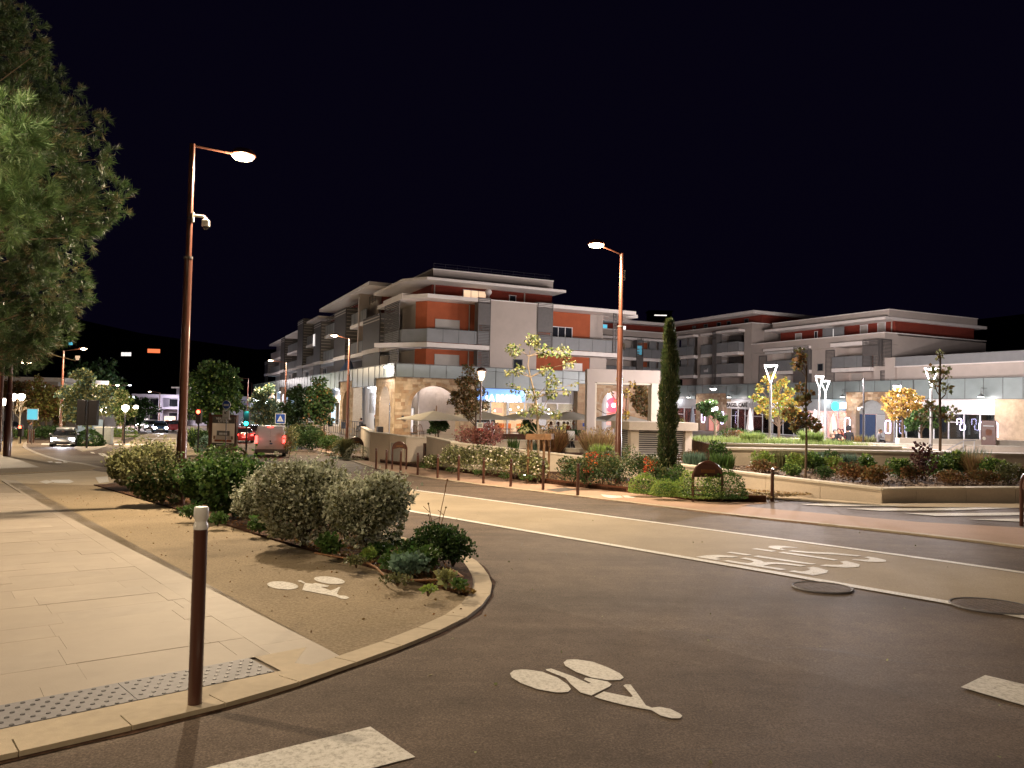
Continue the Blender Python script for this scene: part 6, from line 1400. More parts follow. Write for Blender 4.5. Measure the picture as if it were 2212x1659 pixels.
# parked motorbike, seen from the front
def motorbike():
    p = D(1226, 962, 40.3); t = thing('motorbike', 'black motorbike with a pale screen parked before the restaurant wall', 'motorbike', (p.x, 40.3, PZ+.02), R(-72))
    for x in (-.68, .68):
        w1 = MB().tube([(x+.29*math.cos(a), 0, .31+.29*math.sin(a)) for a in np.linspace(0, 2*math.pi, 19)], .06, 8, cap=False).build('wheel', 'tyre', t, smooth=True)
        MB().lathe([(.05, -.06), (.05, .06)], 10).build('hub', 'rim', w1).matrix_local = Matrix.Translation((x, 0, .31)) @ Matrix.Rotation(R(90), 4, 'X')
        mb = MB()
        for a in np.linspace(0, math.pi, 5)[:-1]: mb.tube([(x+.27*math.cos(a), 0, .31+.27*math.sin(a)), (x-.27*math.cos(a), 0, .31-.27*math.sin(a))], .008, 4)
        mb.build('spokes', 'rim', w1)
    mb = MB(); loft(mb, [(-.75, .07, .72, .82, .05), (-.4, .14, .55, .84, .12), (.0, .16, .35, .88, .12), (.35, .15, .40, .98, .10), (.55, .10, .65, .95, .08)]); mb.build('body', 'car_dark', t, smooth=True)
    mb = MB(); loft(mb, [(-.85, .06, .82, .88, .05), (-.4, .15, .80, .90, .13), (.05, .12, .82, .92, .10)]); mb.build('seat', 'black_metal', t, smooth=True)
    mb = MB(); mb.hexa([(.55, -.17, .78), (.62, -.17, .78), (.62, .17, .78), (.55, .17, .78)], [(.40, -.22, 1.30), (.44, -.22, 1.32), (.44, .22, 1.32), (.40, .22, 1.30)]); mb.build('windscreen', 'canvas_white', t, bevel=.02)
    MB().tube([(.42, -.36, 1.08), (.48, -.12, 1.02), (.48, .12, 1.02), (.42, .36, 1.08)], .018, 6).build('handlebar', 'black_metal', t)
    for s_ in (-1, 1): MB().tube([(.5, s_*.1, .95), (.68, s_*.09, .31)], .022, 6).build('fork', 'rim', t); MB().sphere((.48, s_*.40, 1.14), .055, 8, 6).build('mirror', 'black_metal', t)
    MB().sphere((.66, 0, .84), .09, 12, 8).build('headlight', 'chrome', t, smooth=True)
motorbike()
# ---------------------------------------------------------------- people
def person(label, loc, rz, pose='stand', top='cloth_black', legs='cloth_blue', hair='hair', hood=None, s=1.0, lean=0.0, group=None, cap=None):
    t = thing('person', label, 'person', loc, rz, group)
    J = {}
    if pose == 'stand':
        J = dict(pel=(0, 0, .95), ch=(0, .02+lean*.3, 1.28), nk=(0, .02+lean*.4, 1.48), hd=(0, -.02+lean*.5, 1.64), hl=(-.10, 0, .90), kl=(-.11, -.02, .50), fl=(-.12, .02, .07), tl=(-.13, -.14, .04), hr=(.10, 0, .90), kr=(.11, -.03, .50), fr=(.12, .02, .07), tr=(.13, -.14, .04),
                 sl=(-.19, .02, 1.42), el=(-.25, .03, 1.14), wl=(-.22, -.10, .93), sr=(.19, .02, 1.42), er=(.25, .03, 1.14), wr=(.22, -.10, .93))
    else:
        J = dict(pel=(0, 0, .12), ch=(0, -.05-lean*.10, .44), nk=(0, -.10-lean*.22, .62), hd=(0, -.16-lean*.30, .75), hl=(-.10, -.04, .10), kl=(-.16, -.42, .14), fl=(-.15, -.46, -.33), tl=(-.15, -.60, -.36), hr=(.10, -.04, .10), kr=(.17, -.42, .14), fr=(.16, -.40, -.33), tr=(.16, -.55, -.36),
                 sl=(-.18, -.09-lean*.17, .57), el=(-.24, -.20-lean*.1, .34), wl=(-.10, -.38, .30), sr=(.18, -.09-lean*.17, .57), er=(.25, -.20-lean*.1, .34), wr=(.08, -.40, .30))
    names = list(J); E_ = [('pel', 'ch'), ('ch', 'nk'), ('nk', 'hd'), ('pel', 'hl'), ('hl', 'kl'), ('kl', 'fl'), ('fl', 'tl'), ('pel', 'hr'), ('hr', 'kr'), ('kr', 'fr'), ('fr', 'tr'), ('ch', 'sl'), ('sl', 'el'), ('el', 'wl'), ('ch', 'sr'), ('sr', 'er'), ('er', 'wr')]
    rad = dict(pel=(.155, .12), ch=(.17, .125), nk=(.06, .06), hd=(.075, .09), hl=(.10, .10), kl=(.065, .065), fl=(.045, .045), tl=(.04, .03), sl=(.065, .07), el=(.05, .05), wl=(.035, .03))
    me = bpy.data.meshes.new('body'); me.from_pydata([J[n] for n in names], [(names.index(a), names.index(b)) for a, b in E_], []); o = link('body', me, None, t)
    sk = o.modifiers.new('skin', 'SKIN'); sk.use_smooth_shade = True; su = o.modifiers.new('sub', 'SUBSURF'); su.levels = 1; su.render_levels = 1
    for i, n in enumerate(names):
        k = n if n in rad else n[0]+'l'; me.skin_vertices[0].data[i].radius = rad[k]; me.skin_vertices[0].data[i].use_root = n == 'pel'
    dg = bpy.context.evaluated_depsgraph_get(); me2 = bpy.data.meshes.new_from_object(o.evaluated_get(dg)); o.modifiers.clear(); o.data = me2
    for q in (top, legs, 'skin', 'hair'): me2.materials.append(M[q])
    hz = J['pel'][2]
    for f in me2.polygons:
        c = f.center
        if (c-Vector(J['hd'])).length < .17 and c.z > J['nk'][2]: f.material_index = 2
        elif min((c-Vector(J['wl'])).length, (c-Vector(J['wr'])).length) < .06: f.material_index = 2
        elif pose == 'stand' and c.z < .88 and abs(c.x) < .2: f.material_index = 1
        elif pose != 'stand' and (c.y < -.12 and c.z < .24): f.material_index = 1
        if min((c-Vector(J['tl'])).length, (c-Vector(J['tr'])).length) < .09: f.material_index = 3
    hd = Vector(J['hd'])
    mb = MB(); mb.sphere((hd.x, hd.y+.02, hd.z+.035), .115 if not hood else .15, 12, 8, 1.1); mb.build('hood' if hood else 'hair', hood or hair, t, smooth=True)
    fc = MB(); fc.sphere((hd.x, hd.y-.045, hd.z-.01), .085, 10, 8, 1.25); f_ = fc.build('face', 'skin', t, smooth=True); MB().sphere((hd.x, hd.y-.135, hd.z-.01), .016, 6, 4).build('nose', 'skin', f_)
    MB().sphere((hd.x-.03, hd.y-.122, hd.z+.02), .010, 6, 4).sphere((hd.x+.03, hd.y-.122, hd.z+.02), .010, 6, 4).build('eyes', 'hair', f_)
    if cap: MB().lathe([(.12, 0), (.12, .05), (.08, .11), (.02, .13)], 12, (hd.x, hd.y+.01, hd.z+.05)).build('cap', cap, t, smooth=True)
    t.scale = (s, s, s); return t
def pp(u, v, y): p = D(u, v, y); return (p.x, y)
SW = 'people gathered at the white seat wall'
x, y = pp(1833, 940, 43); person('man in a black hooded jacket standing with his back to us at the seat wall', (x, y, PZ), R(170), 'stand', 'cloth_black', 'cloth_black', hood='cloth_black', s=1.04, group=SW)
x, y = pp(1797, 940, 41.2); person('young man in black bent forward, nearest on the sloping seat wall', (x, y, -.52), R(60), 'sit', 'cloth_black', 'cloth_brown', lean=1.0, group=SW)
x, y = pp(1788, 940, 42); person('young man with brown hair behind the bent one on the seat wall', (x, y, -.45), R(40), 'sit', 'cloth_black', 'cloth_grey', hair='bark', lean=.3, group=SW)
x, y = pp(1803, 935, 43); person('boy in a grey cap facing us at the seat wall', (x, y, PZ), R(5), 'stand', 'cloth_black', 'cloth_grey', cap='cloth_grey', s=.93, group=SW)
x, y = pp(1812, 935, 43.5); person('dark-haired youth standing behind the boy in the cap', (x, y, PZ), R(-30), 'stand', 'cloth_black', 'cloth_grey', s=.95, group=SW)
x, y = pp(1820, 935, 43.8); person('person lit red between the hooded man and the youths', (x, y, PZ), R(-60), 'stand', 'cloth_red', 'cloth_grey', s=.93, group=SW)  # the red light on this person is put into the cloth colour
x, y = pp(1744, 935, 50); person('long-haired woman in black sitting behind the lime grass', (x, y, -.25), R(20), 'sit', 'cloth_black', 'cloth_grey', group=SW)
x, y = pp(1896, 935, 50.2); person('woman in a grey jacket sitting alone by the white-topped wall', (x, y, -.30), R(70), 'sit', 'cloth_grey', 'cloth_black', hair='bark', group=SW)
x, y, _ = SL(-.4, 9.0); person('man in dark grey sitting on the railing by the shop door', (x, y, -.72), R(-60), 'sit', 'cloth_grey', 'cloth_grey', group='people by the shop door on the street side')
x, y, _ = SL(.2, 6.7); person('woman with orange hair standing by the shop door', (x, y, PZ-.25), R(110), 'stand', 'cloth_grey', 'cloth_black', hair='cloth_orange', group='people by the shop door on the street side')
DG = 'diners on the restaurant terrace'
for k, (u, tp_, lab) in enumerate(((1187, 'cloth_white', 'diner in white at the terrace tables, left of the motorbike screen'), (1207, 'cloth_blue', 'diner in a pale blue shirt beside the terrace planting'), (1225, 'cloth_brown', 'bald diner in orange-brown right above the motorbike'), (1214, 'cloth_black', 'diner in black leaning at the terrace table'), (1243, 'cloth_white', 'grey-haired diner at the right end of the terrace'), (1160, 'cloth_black', 'diner in black half hidden by the young tree trunk'))):
    x, y = pp(u, 930, 58+k*.6); person(lab, (x, y, -.45), R((40, -30, 160, 90, -80, 0)[k]), 'sit', tp_, 'cloth_grey', hair='cabinet_grey' if k in (4,) else 'bark', group=DG)
x, y = pp(65, 945, 66); person('pedestrian in pale clothes on the left footpath', (x, y, gz(x, y)), R(100), 'stand', 'cloth_grey', 'cloth_grey')
# ---------------------------------------------------------------- parasols, chairs, tables
def parasol(label, x, y, z, w_, h_, rz, mt='canvas', group='cantilever parasols over the restaurant terrace', drop=.62, side=1):
    t = thing('parasol', label, 'parasol', (x, y, z), rz, group)
    mb = MB(); c = (0, 0, h_); e = w_/2; cs = [(-e, -e), (e, -e), (e, e), (-e, e)]
    for i in range(4):
        a, b = cs[i], cs[(i+1) % 4]; m1 = ((a[0]+b[0])/2*.98, (a[1]+b[1])/2*.98)
        mb.add([c, (a[0], a[1], h_-drop), (m1[0], m1[1], h_-drop*.93), (b[0], b[1], h_-drop)], [(0, 1, 2), (0, 2, 3)])
        mb.add([(a[0], a[1], h_-drop), (a[0], a[1], h_-drop-.06), (m1[0], m1[1], h_-drop*.93-.06), (m1[0], m1[1], h_-drop*.93)], [(0, 1, 2, 3)]); mb.add([(b[0], b[1], h_-drop), (b[0], b[1], h_-drop-.06), (m1[0], m1[1], h_-drop*.93-.06), (m1[0], m1[1], h_-drop*.93)], [(0, 1, 2, 3)])
    mb.build('canopy', mt, t)
    mb = MB(); 
    for a in cs: mb.tube([(0, 0, h_-.05), (a[0]*.97, a[1]*.97, h_-drop-.02)], .014, 4)
    mb.build('ribs', 'grey_metal', t)
    MB().tube([(side*e*.55, e*.9, 0), (side*e*.55, e*.9, h_+.35)], .04, 8).build('mast', 'wood', t); MB().tube([(side*e*.55, e*.9, h_+.33), (side*e*.3, e*.5, h_-.1), (0, 0, h_+.05)], .025, 6).build('arm', 'wood', t); MB().lathe([(.06, 0), (.03, .08)], 8, (0, 0, h_)).build('finial', 'black_metal', t)
for lab, u, v, y, w_, sd in (('cream cantilever parasol in front of the big white arch niche', 938, 887, 52, 3.9, 1), ('cream cantilever parasol behind the lantern lamp', 1035, 886, 54, 3.9, 1), ('grey-blue cantilever parasol behind the young tree', 1150, 886, 56, 4.2, 1), ('grey-blue cantilever parasol beside the stone portal', 1232, 888, 57, 4.0, 1), ('grey-blue parasol seen through the portal, behind the kiosk', 1335, 892, 60, 4.0, -1)):
    p = D(u, v, y); parasol(lab, p.x, y, PZ, w_, p.z-PZ, RA+R(8 if u < 1100 else -6), mt='canvas', side=sd)
mat('canvas_grey', (.22, .24, .28), rough=.95, trans=.2)
def closed_parasol(label, u, v, y, mt='canvas_white'):
    p = D(u, v, y); h_ = p.z-PZ; t = thing('closed_parasol', label, 'parasol', (p.x, y, PZ), 0, 'closed parasols on the plaza terraces')
    MB().lathe([(.03, 0), (.03, h_)], 8).build('mast', 'alu', t)
    mb = MB(); n = 14; prof = [(.22, .7), (.27, 1.0), (.2, 1.6), (.11, h_-.35), (.03, h_)]; vs = []; fs = []
    for r_, z in prof:
        for k in range(n): a = 2*math.pi*k/n; rr = r_*(1+.25*(k % 2)); vs.append((rr*math.cos(a), rr*math.sin(a), z))
    for i in range(len(prof)-1):
        for k in range(n): fs.append((i*n+k, i*n+(k+1) % n, (i+1)*n+(k+1) % n, (i+1)*n+k))
    mb.add(vs, fs).build('canopy', mt, t)
for a in (('closed white parasol right of the BAGEL CAFÉ front', 1620, 880, 68, 'canvas_white'), ('closed white parasol left of the plaza lamp pair', 1760, 884, 66, 'canvas_white'), ('closed white parasol between the plaza lamp pair', 1768, 882, 68, 'canvas_white'), ('closed pale parasol in front of the pink lit shop', 1800, 893, 64, 'canvas'), ('closed dark parasol beside the pink arch shop', 1496, 877, 72, 'canvas_grey')): closed_parasol(*a)
def chair(label, u, v, y, rz):
    p = D(u, v, y); t = thing('garden_chair', label, 'chair', (p.x, y, PZ+.03), rz, 'wooden hoop-back chairs by the arch niche')
    MB().box(-.24, .24, -.22, .22, .42, .46).build('seat', 'wood', t, bevel=.01)
    for sx_ in (-.2, .2):
        for sy in (-.18, .18): MB().tube([(sx_, sy, 0), (sx_*.85, sy*.85, .43)], .018, 6).build('leg', 'wood', t)
    MB().tube([(-.24*math.cos(a), .22, .46+.50*math.sin(a)) for a in np.linspace(0, math.pi, 9)], .018, 6).build('back_hoop', 'wood', t)
    for x in (-.12, -.04, .04, .12): MB().tube([(x, .22, .46), (x, .22, .46+.5*math.sqrt(max(0, 1-(x/.24)**2)))], .010, 5).build('spindle', 'wood', t)
chair('wooden hoop-back chair in full view before the white niche', 909, 930, 59, R(30)); chair('wooden hoop-back chair, lower left one half hidden by the wall', 893, 936, 56, R(-10))
for k, (u, y) in enumerate(((1100, 60), (1128, 60.5), (1200, 61), (1235, 60.5))):
    p = D(u, 940, y); t = thing('terrace_table', ('low terrace table left of the glazed restaurant doors', 'terrace table in front of the restaurant doors', 'terrace table among the diners left of the motorbike', 'terrace table at the right end of the diners')[k], 'table', (p.x, y, PZ+.02), 0, 'restaurant terrace tables')
    MB().lathe([(.4, .72), (.4, .76)], 16).build('table_top', 'wood', t); MB().lathe([(.03, 0), (.03, .72)], 8).build('leg', 'black_metal', t); MB().lathe([(.22, 0), (.2, .03)], 12).build('base', 'black_metal', t)
# round planters / terracotta ball, totem, bins, rail
t = thing('terracotta_pot', 'big round terracotta pot before the BAGEL CAFÉ door', 'pot', tuple(D(1597, 932, 62)[:2])+(PZ,), 0); MB().lathe([(.25, 0), (.48, .25), (.55, .6), (.40, .95), (.30, 1.0)], 18).build('pot', 'terracotta', t, smooth=True)
p = D(2136, 962, 50); t = thing('totem_sign', 'dark brown information totem by the stone wall', 'sign', (p.x, 50, -.62), RA-R(90)+R(20))
MB().box(-.42, .42, -.1, .1, 0, 1.95).build('body', 'brown_paint', t, bevel=.02); MB().box(-.3, .3, -.11, -.101, 1.55, 1.62).build('text_line', 'cabinet_grey', t); MB().box(-.15, .2, -.11, -.101, .95, 1.35).build('print', 'corten', t); o = MB().lathe([(.11, 0), (.11, .01)], 14).build('disc_print', 'canvas', t); o.rotation_euler = (R(90), 0, 0); o.location = (-.25, -.105, .75)
t = thing('hand_rail', 'white handrail on the steps left of the glass doors', 'railing', (*D(2090, 955, 45)[:2], -.65), R(15)); MB().tube([(-1.6, 0, .15), (-.3, 0, .75), (.6, 0, .8)], .03, 6).build('rail', 'alu', t)
for x in (-1.5, -.3, .5): MB().tube([(x, 0, -.3), (x, 0, .75 if x > -1 else .2)], .025, 6).build('post', 'alu', t)
t = thing('hand_rail', 'dark railing along the shops by the man on the rail', 'railing', (OX, OY, 0), RA)
for k in range(24): y_ = 5.2+k*.9; MB().box(-1.42, -1.38, y_, y_+.04, PZ-.5, PZ+.85).build('baluster', 'black_metal', t)
MB().box(-1.43, -1.37, 5.2, 26, PZ+.85, PZ+.9).build('top_rail', 'black_metal', t)
t = thing('metal_planter', 'brown metal litter bin behind the white roses', 'bin', (*D(933, 975, 38)[:2], -1.35), 0); MB().box(-.45, .45, 0, .35, 0, .95).build('body', 'brown_paint', t, bevel=.02); MB().box(-.35, .35, -.01, .3, .55, .75).build('opening', 'black_metal', t)
t = thing('terrace_edge_planter', 'long dark planter box edging the restaurant terrace', 'planter', (OX, OY, 0), 0)
p0 = D(1040, 936, 50); p1 = D(1265, 940, 52)
MB().hexa([(p0.x, 50, PZ), (p1.x, 52, PZ), (p1.x, 52.4, PZ), (p0.x, 50.4, PZ)], [(p0.x, 50, -.30), (p1.x, 52, -.30), (p1.x, 52.4, -.30), (p0.x, 50.4, -.30)]).build('box', 'corten', t); t.location = (0, 0, 0)
t = thing('ev_post', 'small blue plaque on the left portal post', 'sign', tuple(D(1263, 925, 50)), 0); MB().box(-.14, .14, -.03, 0, -.3, .35).build('plate', 'sign_blue', t)
# ================================================================ VEGETATION
mat('leaf_yg', (.15, .18, .045), col2=(.29, .28, .08), **LV)
def gp(u, v, off=UP+.09): x, y = G(u, v, off); return (x, y, tz(x, y)+off)
# pine at the left: trunk outside the frame
def pine():
    t = thing('pine_tree', 'huge pine tree leaning in from the upper left with long needle tufts', 'tree', (-12.2, 12.5, gz(-12.2, 12.5)), 0)
    MB().tube([(0, 0, -.2), (.1, 0, 2), (-.1, .1, 5), (.2, 0, 8), (.4, 0, 11)], [.26, .23, .20, .15, .06], 12).build('trunk', 'bark', t, smooth=True)
    B = Vector(t.location)
    spec = [(-20, 95, 14, .95), (62, 110, 14, .45), (80, 190, 13.5, .72), (20, 190, 12.5, .85), (120, 262, 13, .62), (190, 262, 14, .42), (100, 350, 12, .85), (188, 340, 13, .58), (212, 410, 12.5, .52), (250, 440, 12.6, .28), (130, 440, 11.5, .75), (185, 478, 12.5, .45), (60, 300, 11, .9),
            (60, 480, 11.0, 1.0), (115, 515, 12, .65), (30, 560, 12, .8), (140, 600, 13, .50), (152, 640, 13, .42), (110, 620, 12.5, .8), (75, 700, 12.5, .65), (118, 705, 13, .42), (40, 680, 12, .9), (30, 760, 12.5, .55), (60, 770, 13, .38), (0, 400, 10.5, 1.0), (-60, 250, 11, 1.2), (-60, 500, 11, 1.2), (-60, 720, 11.5, 1.0), (-90, 60, 13, 1.3), (-30, 10, 15, .8)]
    Ls = []
    for u, v, y, r_ in spec: p = D(u, v, y)-B; Ls.append((p.x, p.y, p.z, r_, r_, r_*.8))
    L2 = []
    for l in Ls:
        L2.append((l[0], l[1], l[2], l[3]*.72, l[4]*.72, l[5]*.72))
        for k in range(7): d = Vector((random.gauss(0, 1), random.gauss(0, 1), random.gauss(0, 1))).normalized(); rr = l[3]*random.uniform(.22, .36); L2.append((l[0]+d.x*l[3]*.72, l[1]+d.y*l[3]*.72, l[2]+d.z*l[5]*.72, rr, rr, rr*.9))
    Ls0, Ls = Ls, L2
    def tufts(name, Ls, n, k, ln, wd, mt):
        P, d = lobes(Ls, n, .72); d[:, 2] += .25; d += rng.normal(size=d.shape)*.25; d /= np.linalg.norm(d, axis=1, keepdims=True)
        PP = np.repeat(P, k, 0); DD = np.repeat(d, k, 0)+rng.normal(size=(n*k, 3))*.5
        PP = PP+np.repeat(d, k, 0)*(rng.random((n*k, 1))-.7)*ln*.7
        blades(name, PP, DD, ln*(.7+.6*rng.random(n*k)), wd, mt, t)
    tufts('foliage', Ls, 3600, 28, .13, .0042, 'needles'); tufts('foliage', Ls, 900, 24, .12, .0042, 'needles_old')
    # nearer sprays, the lamplight on them put into a paler needle colour
    for q in [(20, 255, 8.2, .30), (45, 300, 8.4, .26), (10, 350, 8.4, .36), (60, 390, 8.5, .30), (30, 420, 8.4, .34), (75, 440, 8.6, .22), (5, 470, 8.4, .3), (-20, 300, 8.2, .4)]:
        p = D(*q[:3])-B; tufts('spray', [(p.x, p.y, p.z, q[3], q[3], q[3])], 20, 70, .15, .0034, 'needles_lit')
    mb = MB()
    for l in Ls0[:29]:
        c = Vector(l[:3]); s0 = Vector((0, 0, max(1.8, min(10, c.z-1.0)))); mb.tube([s0, s0.lerp(c, .5)+Vector((0, 0, -.15)), c], [.07, .045, .012], 6, cap=False)
        for k in range(3): q = c+Vector([random.uniform(-1, 1)*l[3]*.8 for _ in range(3)]); mb.tube([s0.lerp(c, .75), q], [.02, .006], 4, cap=False)
    mb.build('branches', 'bark_pale', t, smooth=True)
pine()
# front hedge
def bush(label, u, v, w_, h_, mt, n, size, mt2=None, n2=0, group='shrubs of the near planting strip', n_l=7, flower=None, nf=0, wl=.42, dx=0, up=.4):
    x, y, z = gp(u, v); t = thing('bush', label, 'bush', (x+dx, y, z), 0, group)
    Ls = [(0, 0, h_*.42, w_*.42, w_*.42, h_*.42)]
    for k in range(n_l): a = 6.283*k/n_l+random.uniform(-.3, .3); Ls.append((math.cos(a)*w_*.22, math.sin(a)*w_*.22, h_*random.uniform(.35, .72), w_*random.uniform(.22, .30), w_*random.uniform(.22, .30), h_*random.uniform(.24, .32)))
    leaf_cloud('foliage', Ls, n, size, mt, t, up=up, w=wl, zmin=.02, inner=.4)
    if mt2: leaf_cloud('foliage', Ls, n2, size, mt2, t, up=up, w=wl, zmin=.02, inner=.7)
    # upright shoots
    P, d = lobes(Ls, 170, .88); d[:, 2] = abs(d[:, 2])+.9; q = P[:, 2] > h_*.35; P, d = P[q], d[q]
    k = 9; PP = np.repeat(P, k, 0)+np.repeat(d/np.linalg.norm(d, axis=1, keepdims=True), k, 0)*(rng.random((len(P)*k, 1))*size*4.2); blades('shoots', PP, rng.normal(size=(len(PP), 3))+np.array([0, 0, .5]), size*.8, size*.3, mt2 or mt, t, fold=.3)['kind'] = 'stuff'
    mb = MB()
    for l in Ls: mb.tube([(0, 0, -.05), (l[0]*.5, l[1]*.5, l[2]*.6), l[:3]], [.02, .014, .006], 5, cap=False)
    mb.build('stem', 'bark', t)
    if flower:
        P, d = lobes(Ls, nf, .95); mb = MB()
        for p in P: mb.sphere(tuple(p), random.uniform(.022, .035), 7, 5)
        mb.build('flower', flower, t)['kind'] = 'stuff'
    return t
bush('big silvery variegated bush, middle of the near hedge', 655, 1170, 1.5, 1.25, 'leaf_olive', 5200, .048, 'leaf_silver', 9000, n_l=9)
bush('silvery variegated bush at the right end of the near hedge', 795, 1188, 1.12, 1.12, 'leaf_olive', 4200, .044, 'leaf_silver', 6200, n_l=8)
bush('smaller silvery bush behind and left of the big one', 580, 1125, 1.2, .78, 'leaf_olive', 2500, .048, 'leaf_silver', 4200)
bush('glossy dark green bush left of the silvery ones', 505, 1112, 1.25, 1.02, 'leaf_dark', 3400, .085, 'leaf_green', 1700, wl=.5)
bush('dark green bush wrapped round the nearest lamp post', 425, 1092, 1.2, 1.0, 'leaf_dark', 2600, .09, 'leaf_green', 1400, wl=.5, dx=.3)
bush('green bush with white roses left of the lamp post', 350, 1084, 1.4, .95, 'leaf_dark', 2600, .075, 'leaf_olive', 2000, flower='petal_white', nf=10)
bush('olive grey bush at the far left end of the near hedge', 285, 1052, 1.35, 1.12, 'leaf_olive', 4600, .07, 'leaf_pale', 1300, n_l=8)
bush('olive bush with tall shoots behind the rose bush', 325, 1054, 1.5, 1.2, 'leaf_olive', 4600, .075, 'leaf_pale', 700)
for lab, u, v, w_, h_, a, n, s_ in (('low glossy green plant at the foot of the silvery bush', 712, 1197, .36, .24, 'leaf_green', 420, .05), ('small bright green plant on the bare soil', 795, 1208, .20, .13, 'leaf_bright', 190, .045), ('low green plant beside the end silvery bush', 850, 1185, .3, .2, 'leaf_green', 300, .04),
        ('dark bushy plant with thin flower stalks near the kerb', 940, 1213, .72, .50, 'leaf_dark', 2300, .035), ('dark green clump against the curved kerb', 978, 1218, .5, .34, 'leaf_dark', 1300, .035), ('pale green leafy plant in the middle of the bare soil', 880, 1240, .42, .20, 'leaf_blue', 520, .055),
        ('green rosette plant near the brown hose', 845, 1228, .34, .18, 'leaf_green', 380, .05), ('small pale rosette beside the hose end', 966, 1262, .16, .12, 'leaf_pale', 60, .07), ('low green sprigs at the kerb edge', 992, 1275, .2, .1, 'leaf_green', 160, .03), ('leafy green plant in front of the dark bushy one', 915, 1232, .42, .26, 'leaf_green', 620, .042), ('small mixed green weeds left of the rosette', 770, 1220, .3, .10, 'leaf_olive', 260, .03), ('low dark green runner behind the pale leafy plant', 890, 1212, .5, .24, 'leaf_dark', 700, .04), ('low green mat under the silvery end bush', 820, 1196, .4, .14, 'leaf_green', 320, .04), ('green weeds along the path edge below the hose', 860, 1258, .4, .07, 'leaf_olive', 260, .03), ('low green plants at the foot of the middle bush', 610, 1162, .5, .16, 'leaf_olive', 360, .04), ('tiny green weed by the path edge', 925, 1280, .2, .05, 'leaf_bright', 110, .03), ('low green plant under the glossy bush', 560, 1148, .4, .22, 'leaf_green', 320, .05),
        ('low green plant at the foot of the lamp post', 412, 1118, .4, .24, 'leaf_green', 320, .05), ('low green plant by the rose bush foot', 470, 1133, .35, .2, 'leaf_green', 260, .05)):
    plant('low_plant', lab, gp(u, v), 'shrub', w_, h_, a, n, s_, group='low plants at the end of the near strip', mt2='leaf_green' if a == 'leaf_dark' else None, n2=120)
fs_ = thing('flower_stalk', 'thin dry flower stalks rising from the dark plant near the kerb', 'plant', gp(940, 1212), 0)
mb = MB()
for a, h_ in ((0, .95), (.5, .62), (2.6, .66), (4, .55)): mb.tube([(0, 0, .2), (.05*math.cos(a), .05*math.sin(a), h_*.6), (.12*math.cos(a), .12*math.sin(a), h_)], .004, 4).tube([(.1*math.cos(a), .1*math.sin(a), h_*.85), (.18*math.cos(a+1), .1*math.sin(a), h_*.95)], .003, 4).sphere((.12*math.cos(a), .12*math.sin(a), h_), .012, 6, 4)
mb.build('stalks', 'leaf_brown', fs_)
hp = [gp(u, v, UP+.12) for u, v in ((680, 1192), (740, 1202), (790, 1212), (812, 1222), (830, 1240), (850, 1248), (900, 1250), (960, 1249), (1000, 1243), (985, 1232), (965, 1222), (955, 1205))]
h_ = MB().tube([(x, y, z-.015) for x, y, z in hp], .011, 6).build('irrigation_hose', 'hose', smooth=True); tag(h_, 'brown drip hose looping over the soil at the strip end', 'hose')
# fallen leaves, pebbles on soil and road
def litter(name, poly_fn, n, size, mt, off):
    P = np.array([poly_fn() for _ in range(n)]); a = rng.random(n)*6.283; Dr = np.stack([np.cos(a), np.sin(a), rng.random(n)*.25], 1)
    Z = np.array([[x, y, tz(x, y)+off] for x, y in P]); s_ = size*(.5+rng.random(n)); o = blades(name, Z, Dr, s_, s_*.35, mt, None, fold=.2); o['kind'] = 'stuff'; return o
def on_strip():
    t_ = random.random(); k = t_*4.6; i = int(k); i = min(i, 4); f = k-i; a = Vector(CP[i]).lerp(Vector(CP[i+1]), f); wd = float(np.interp(k, [0, 1, 2, 3, 4.6], [.08, .33, 1.0, 1.45, 1.45])); return a+Vector((.77, .63))*random.uniform(.03, wd)
litter('leaf_litter', on_strip, 2600, .05, 'leaf_brown', UP+.035); litter('leaf_litter', on_strip, 1500, .035, 'leaf_olive', UP+.035)
litter('road_litter', lambda: (random.uniform(-2, 9), random.uniform(2.5, 16)), 130, .022, 'leaf_pale', .008)
litter('road_litter', lambda: (lambda s, q: (ki[i1][0]-.6137*s+.78*q, ki[i1][1]+.79*s+.62*q))(random.uniform(.3, 16), random.uniform(.05, 1.6)), 260, .022, 'leaf_brown', UP+.006)
bl = [Vector(p) for p in bedp[:8]]
def on_bed():
    k = random.uniform(0, 6.9); i = int(k); a = bl[i].lerp(bl[i+1], k-i); return a+Vector((.77, .63))*random.uniform(.1, 2.4)
litter('bark_litter', on_bed, 3500, .07, 'straw', UP+.115)
def on_planter(): return (random.uniform(5.8, 22), 0)
mbk = []
for k in range(5200):
    x = random.uniform(5.8, 24); y0 = np.interp(x, [5.5, 9.9, 13.8, 20.5, 36], [26.1, 20.4, 21.0, 21.7, 22.9]); y = random.uniform(y0, 28); mbk.append((x, y, -.462))
mbk = np.array(mbk); a = rng.random(len(mbk))*6.283; bc = blades('mulch_chips', mbk, np.stack([np.cos(a), np.sin(a), rng.random(len(mbk))*.5], 1), .11*(.5+rng.random(len(mbk))), .03, 'petal_white', None, fold=.2); bc['kind'] = 'stuff'; bc.data.materials.clear(); bc.data.materials.append(M['mulch'])

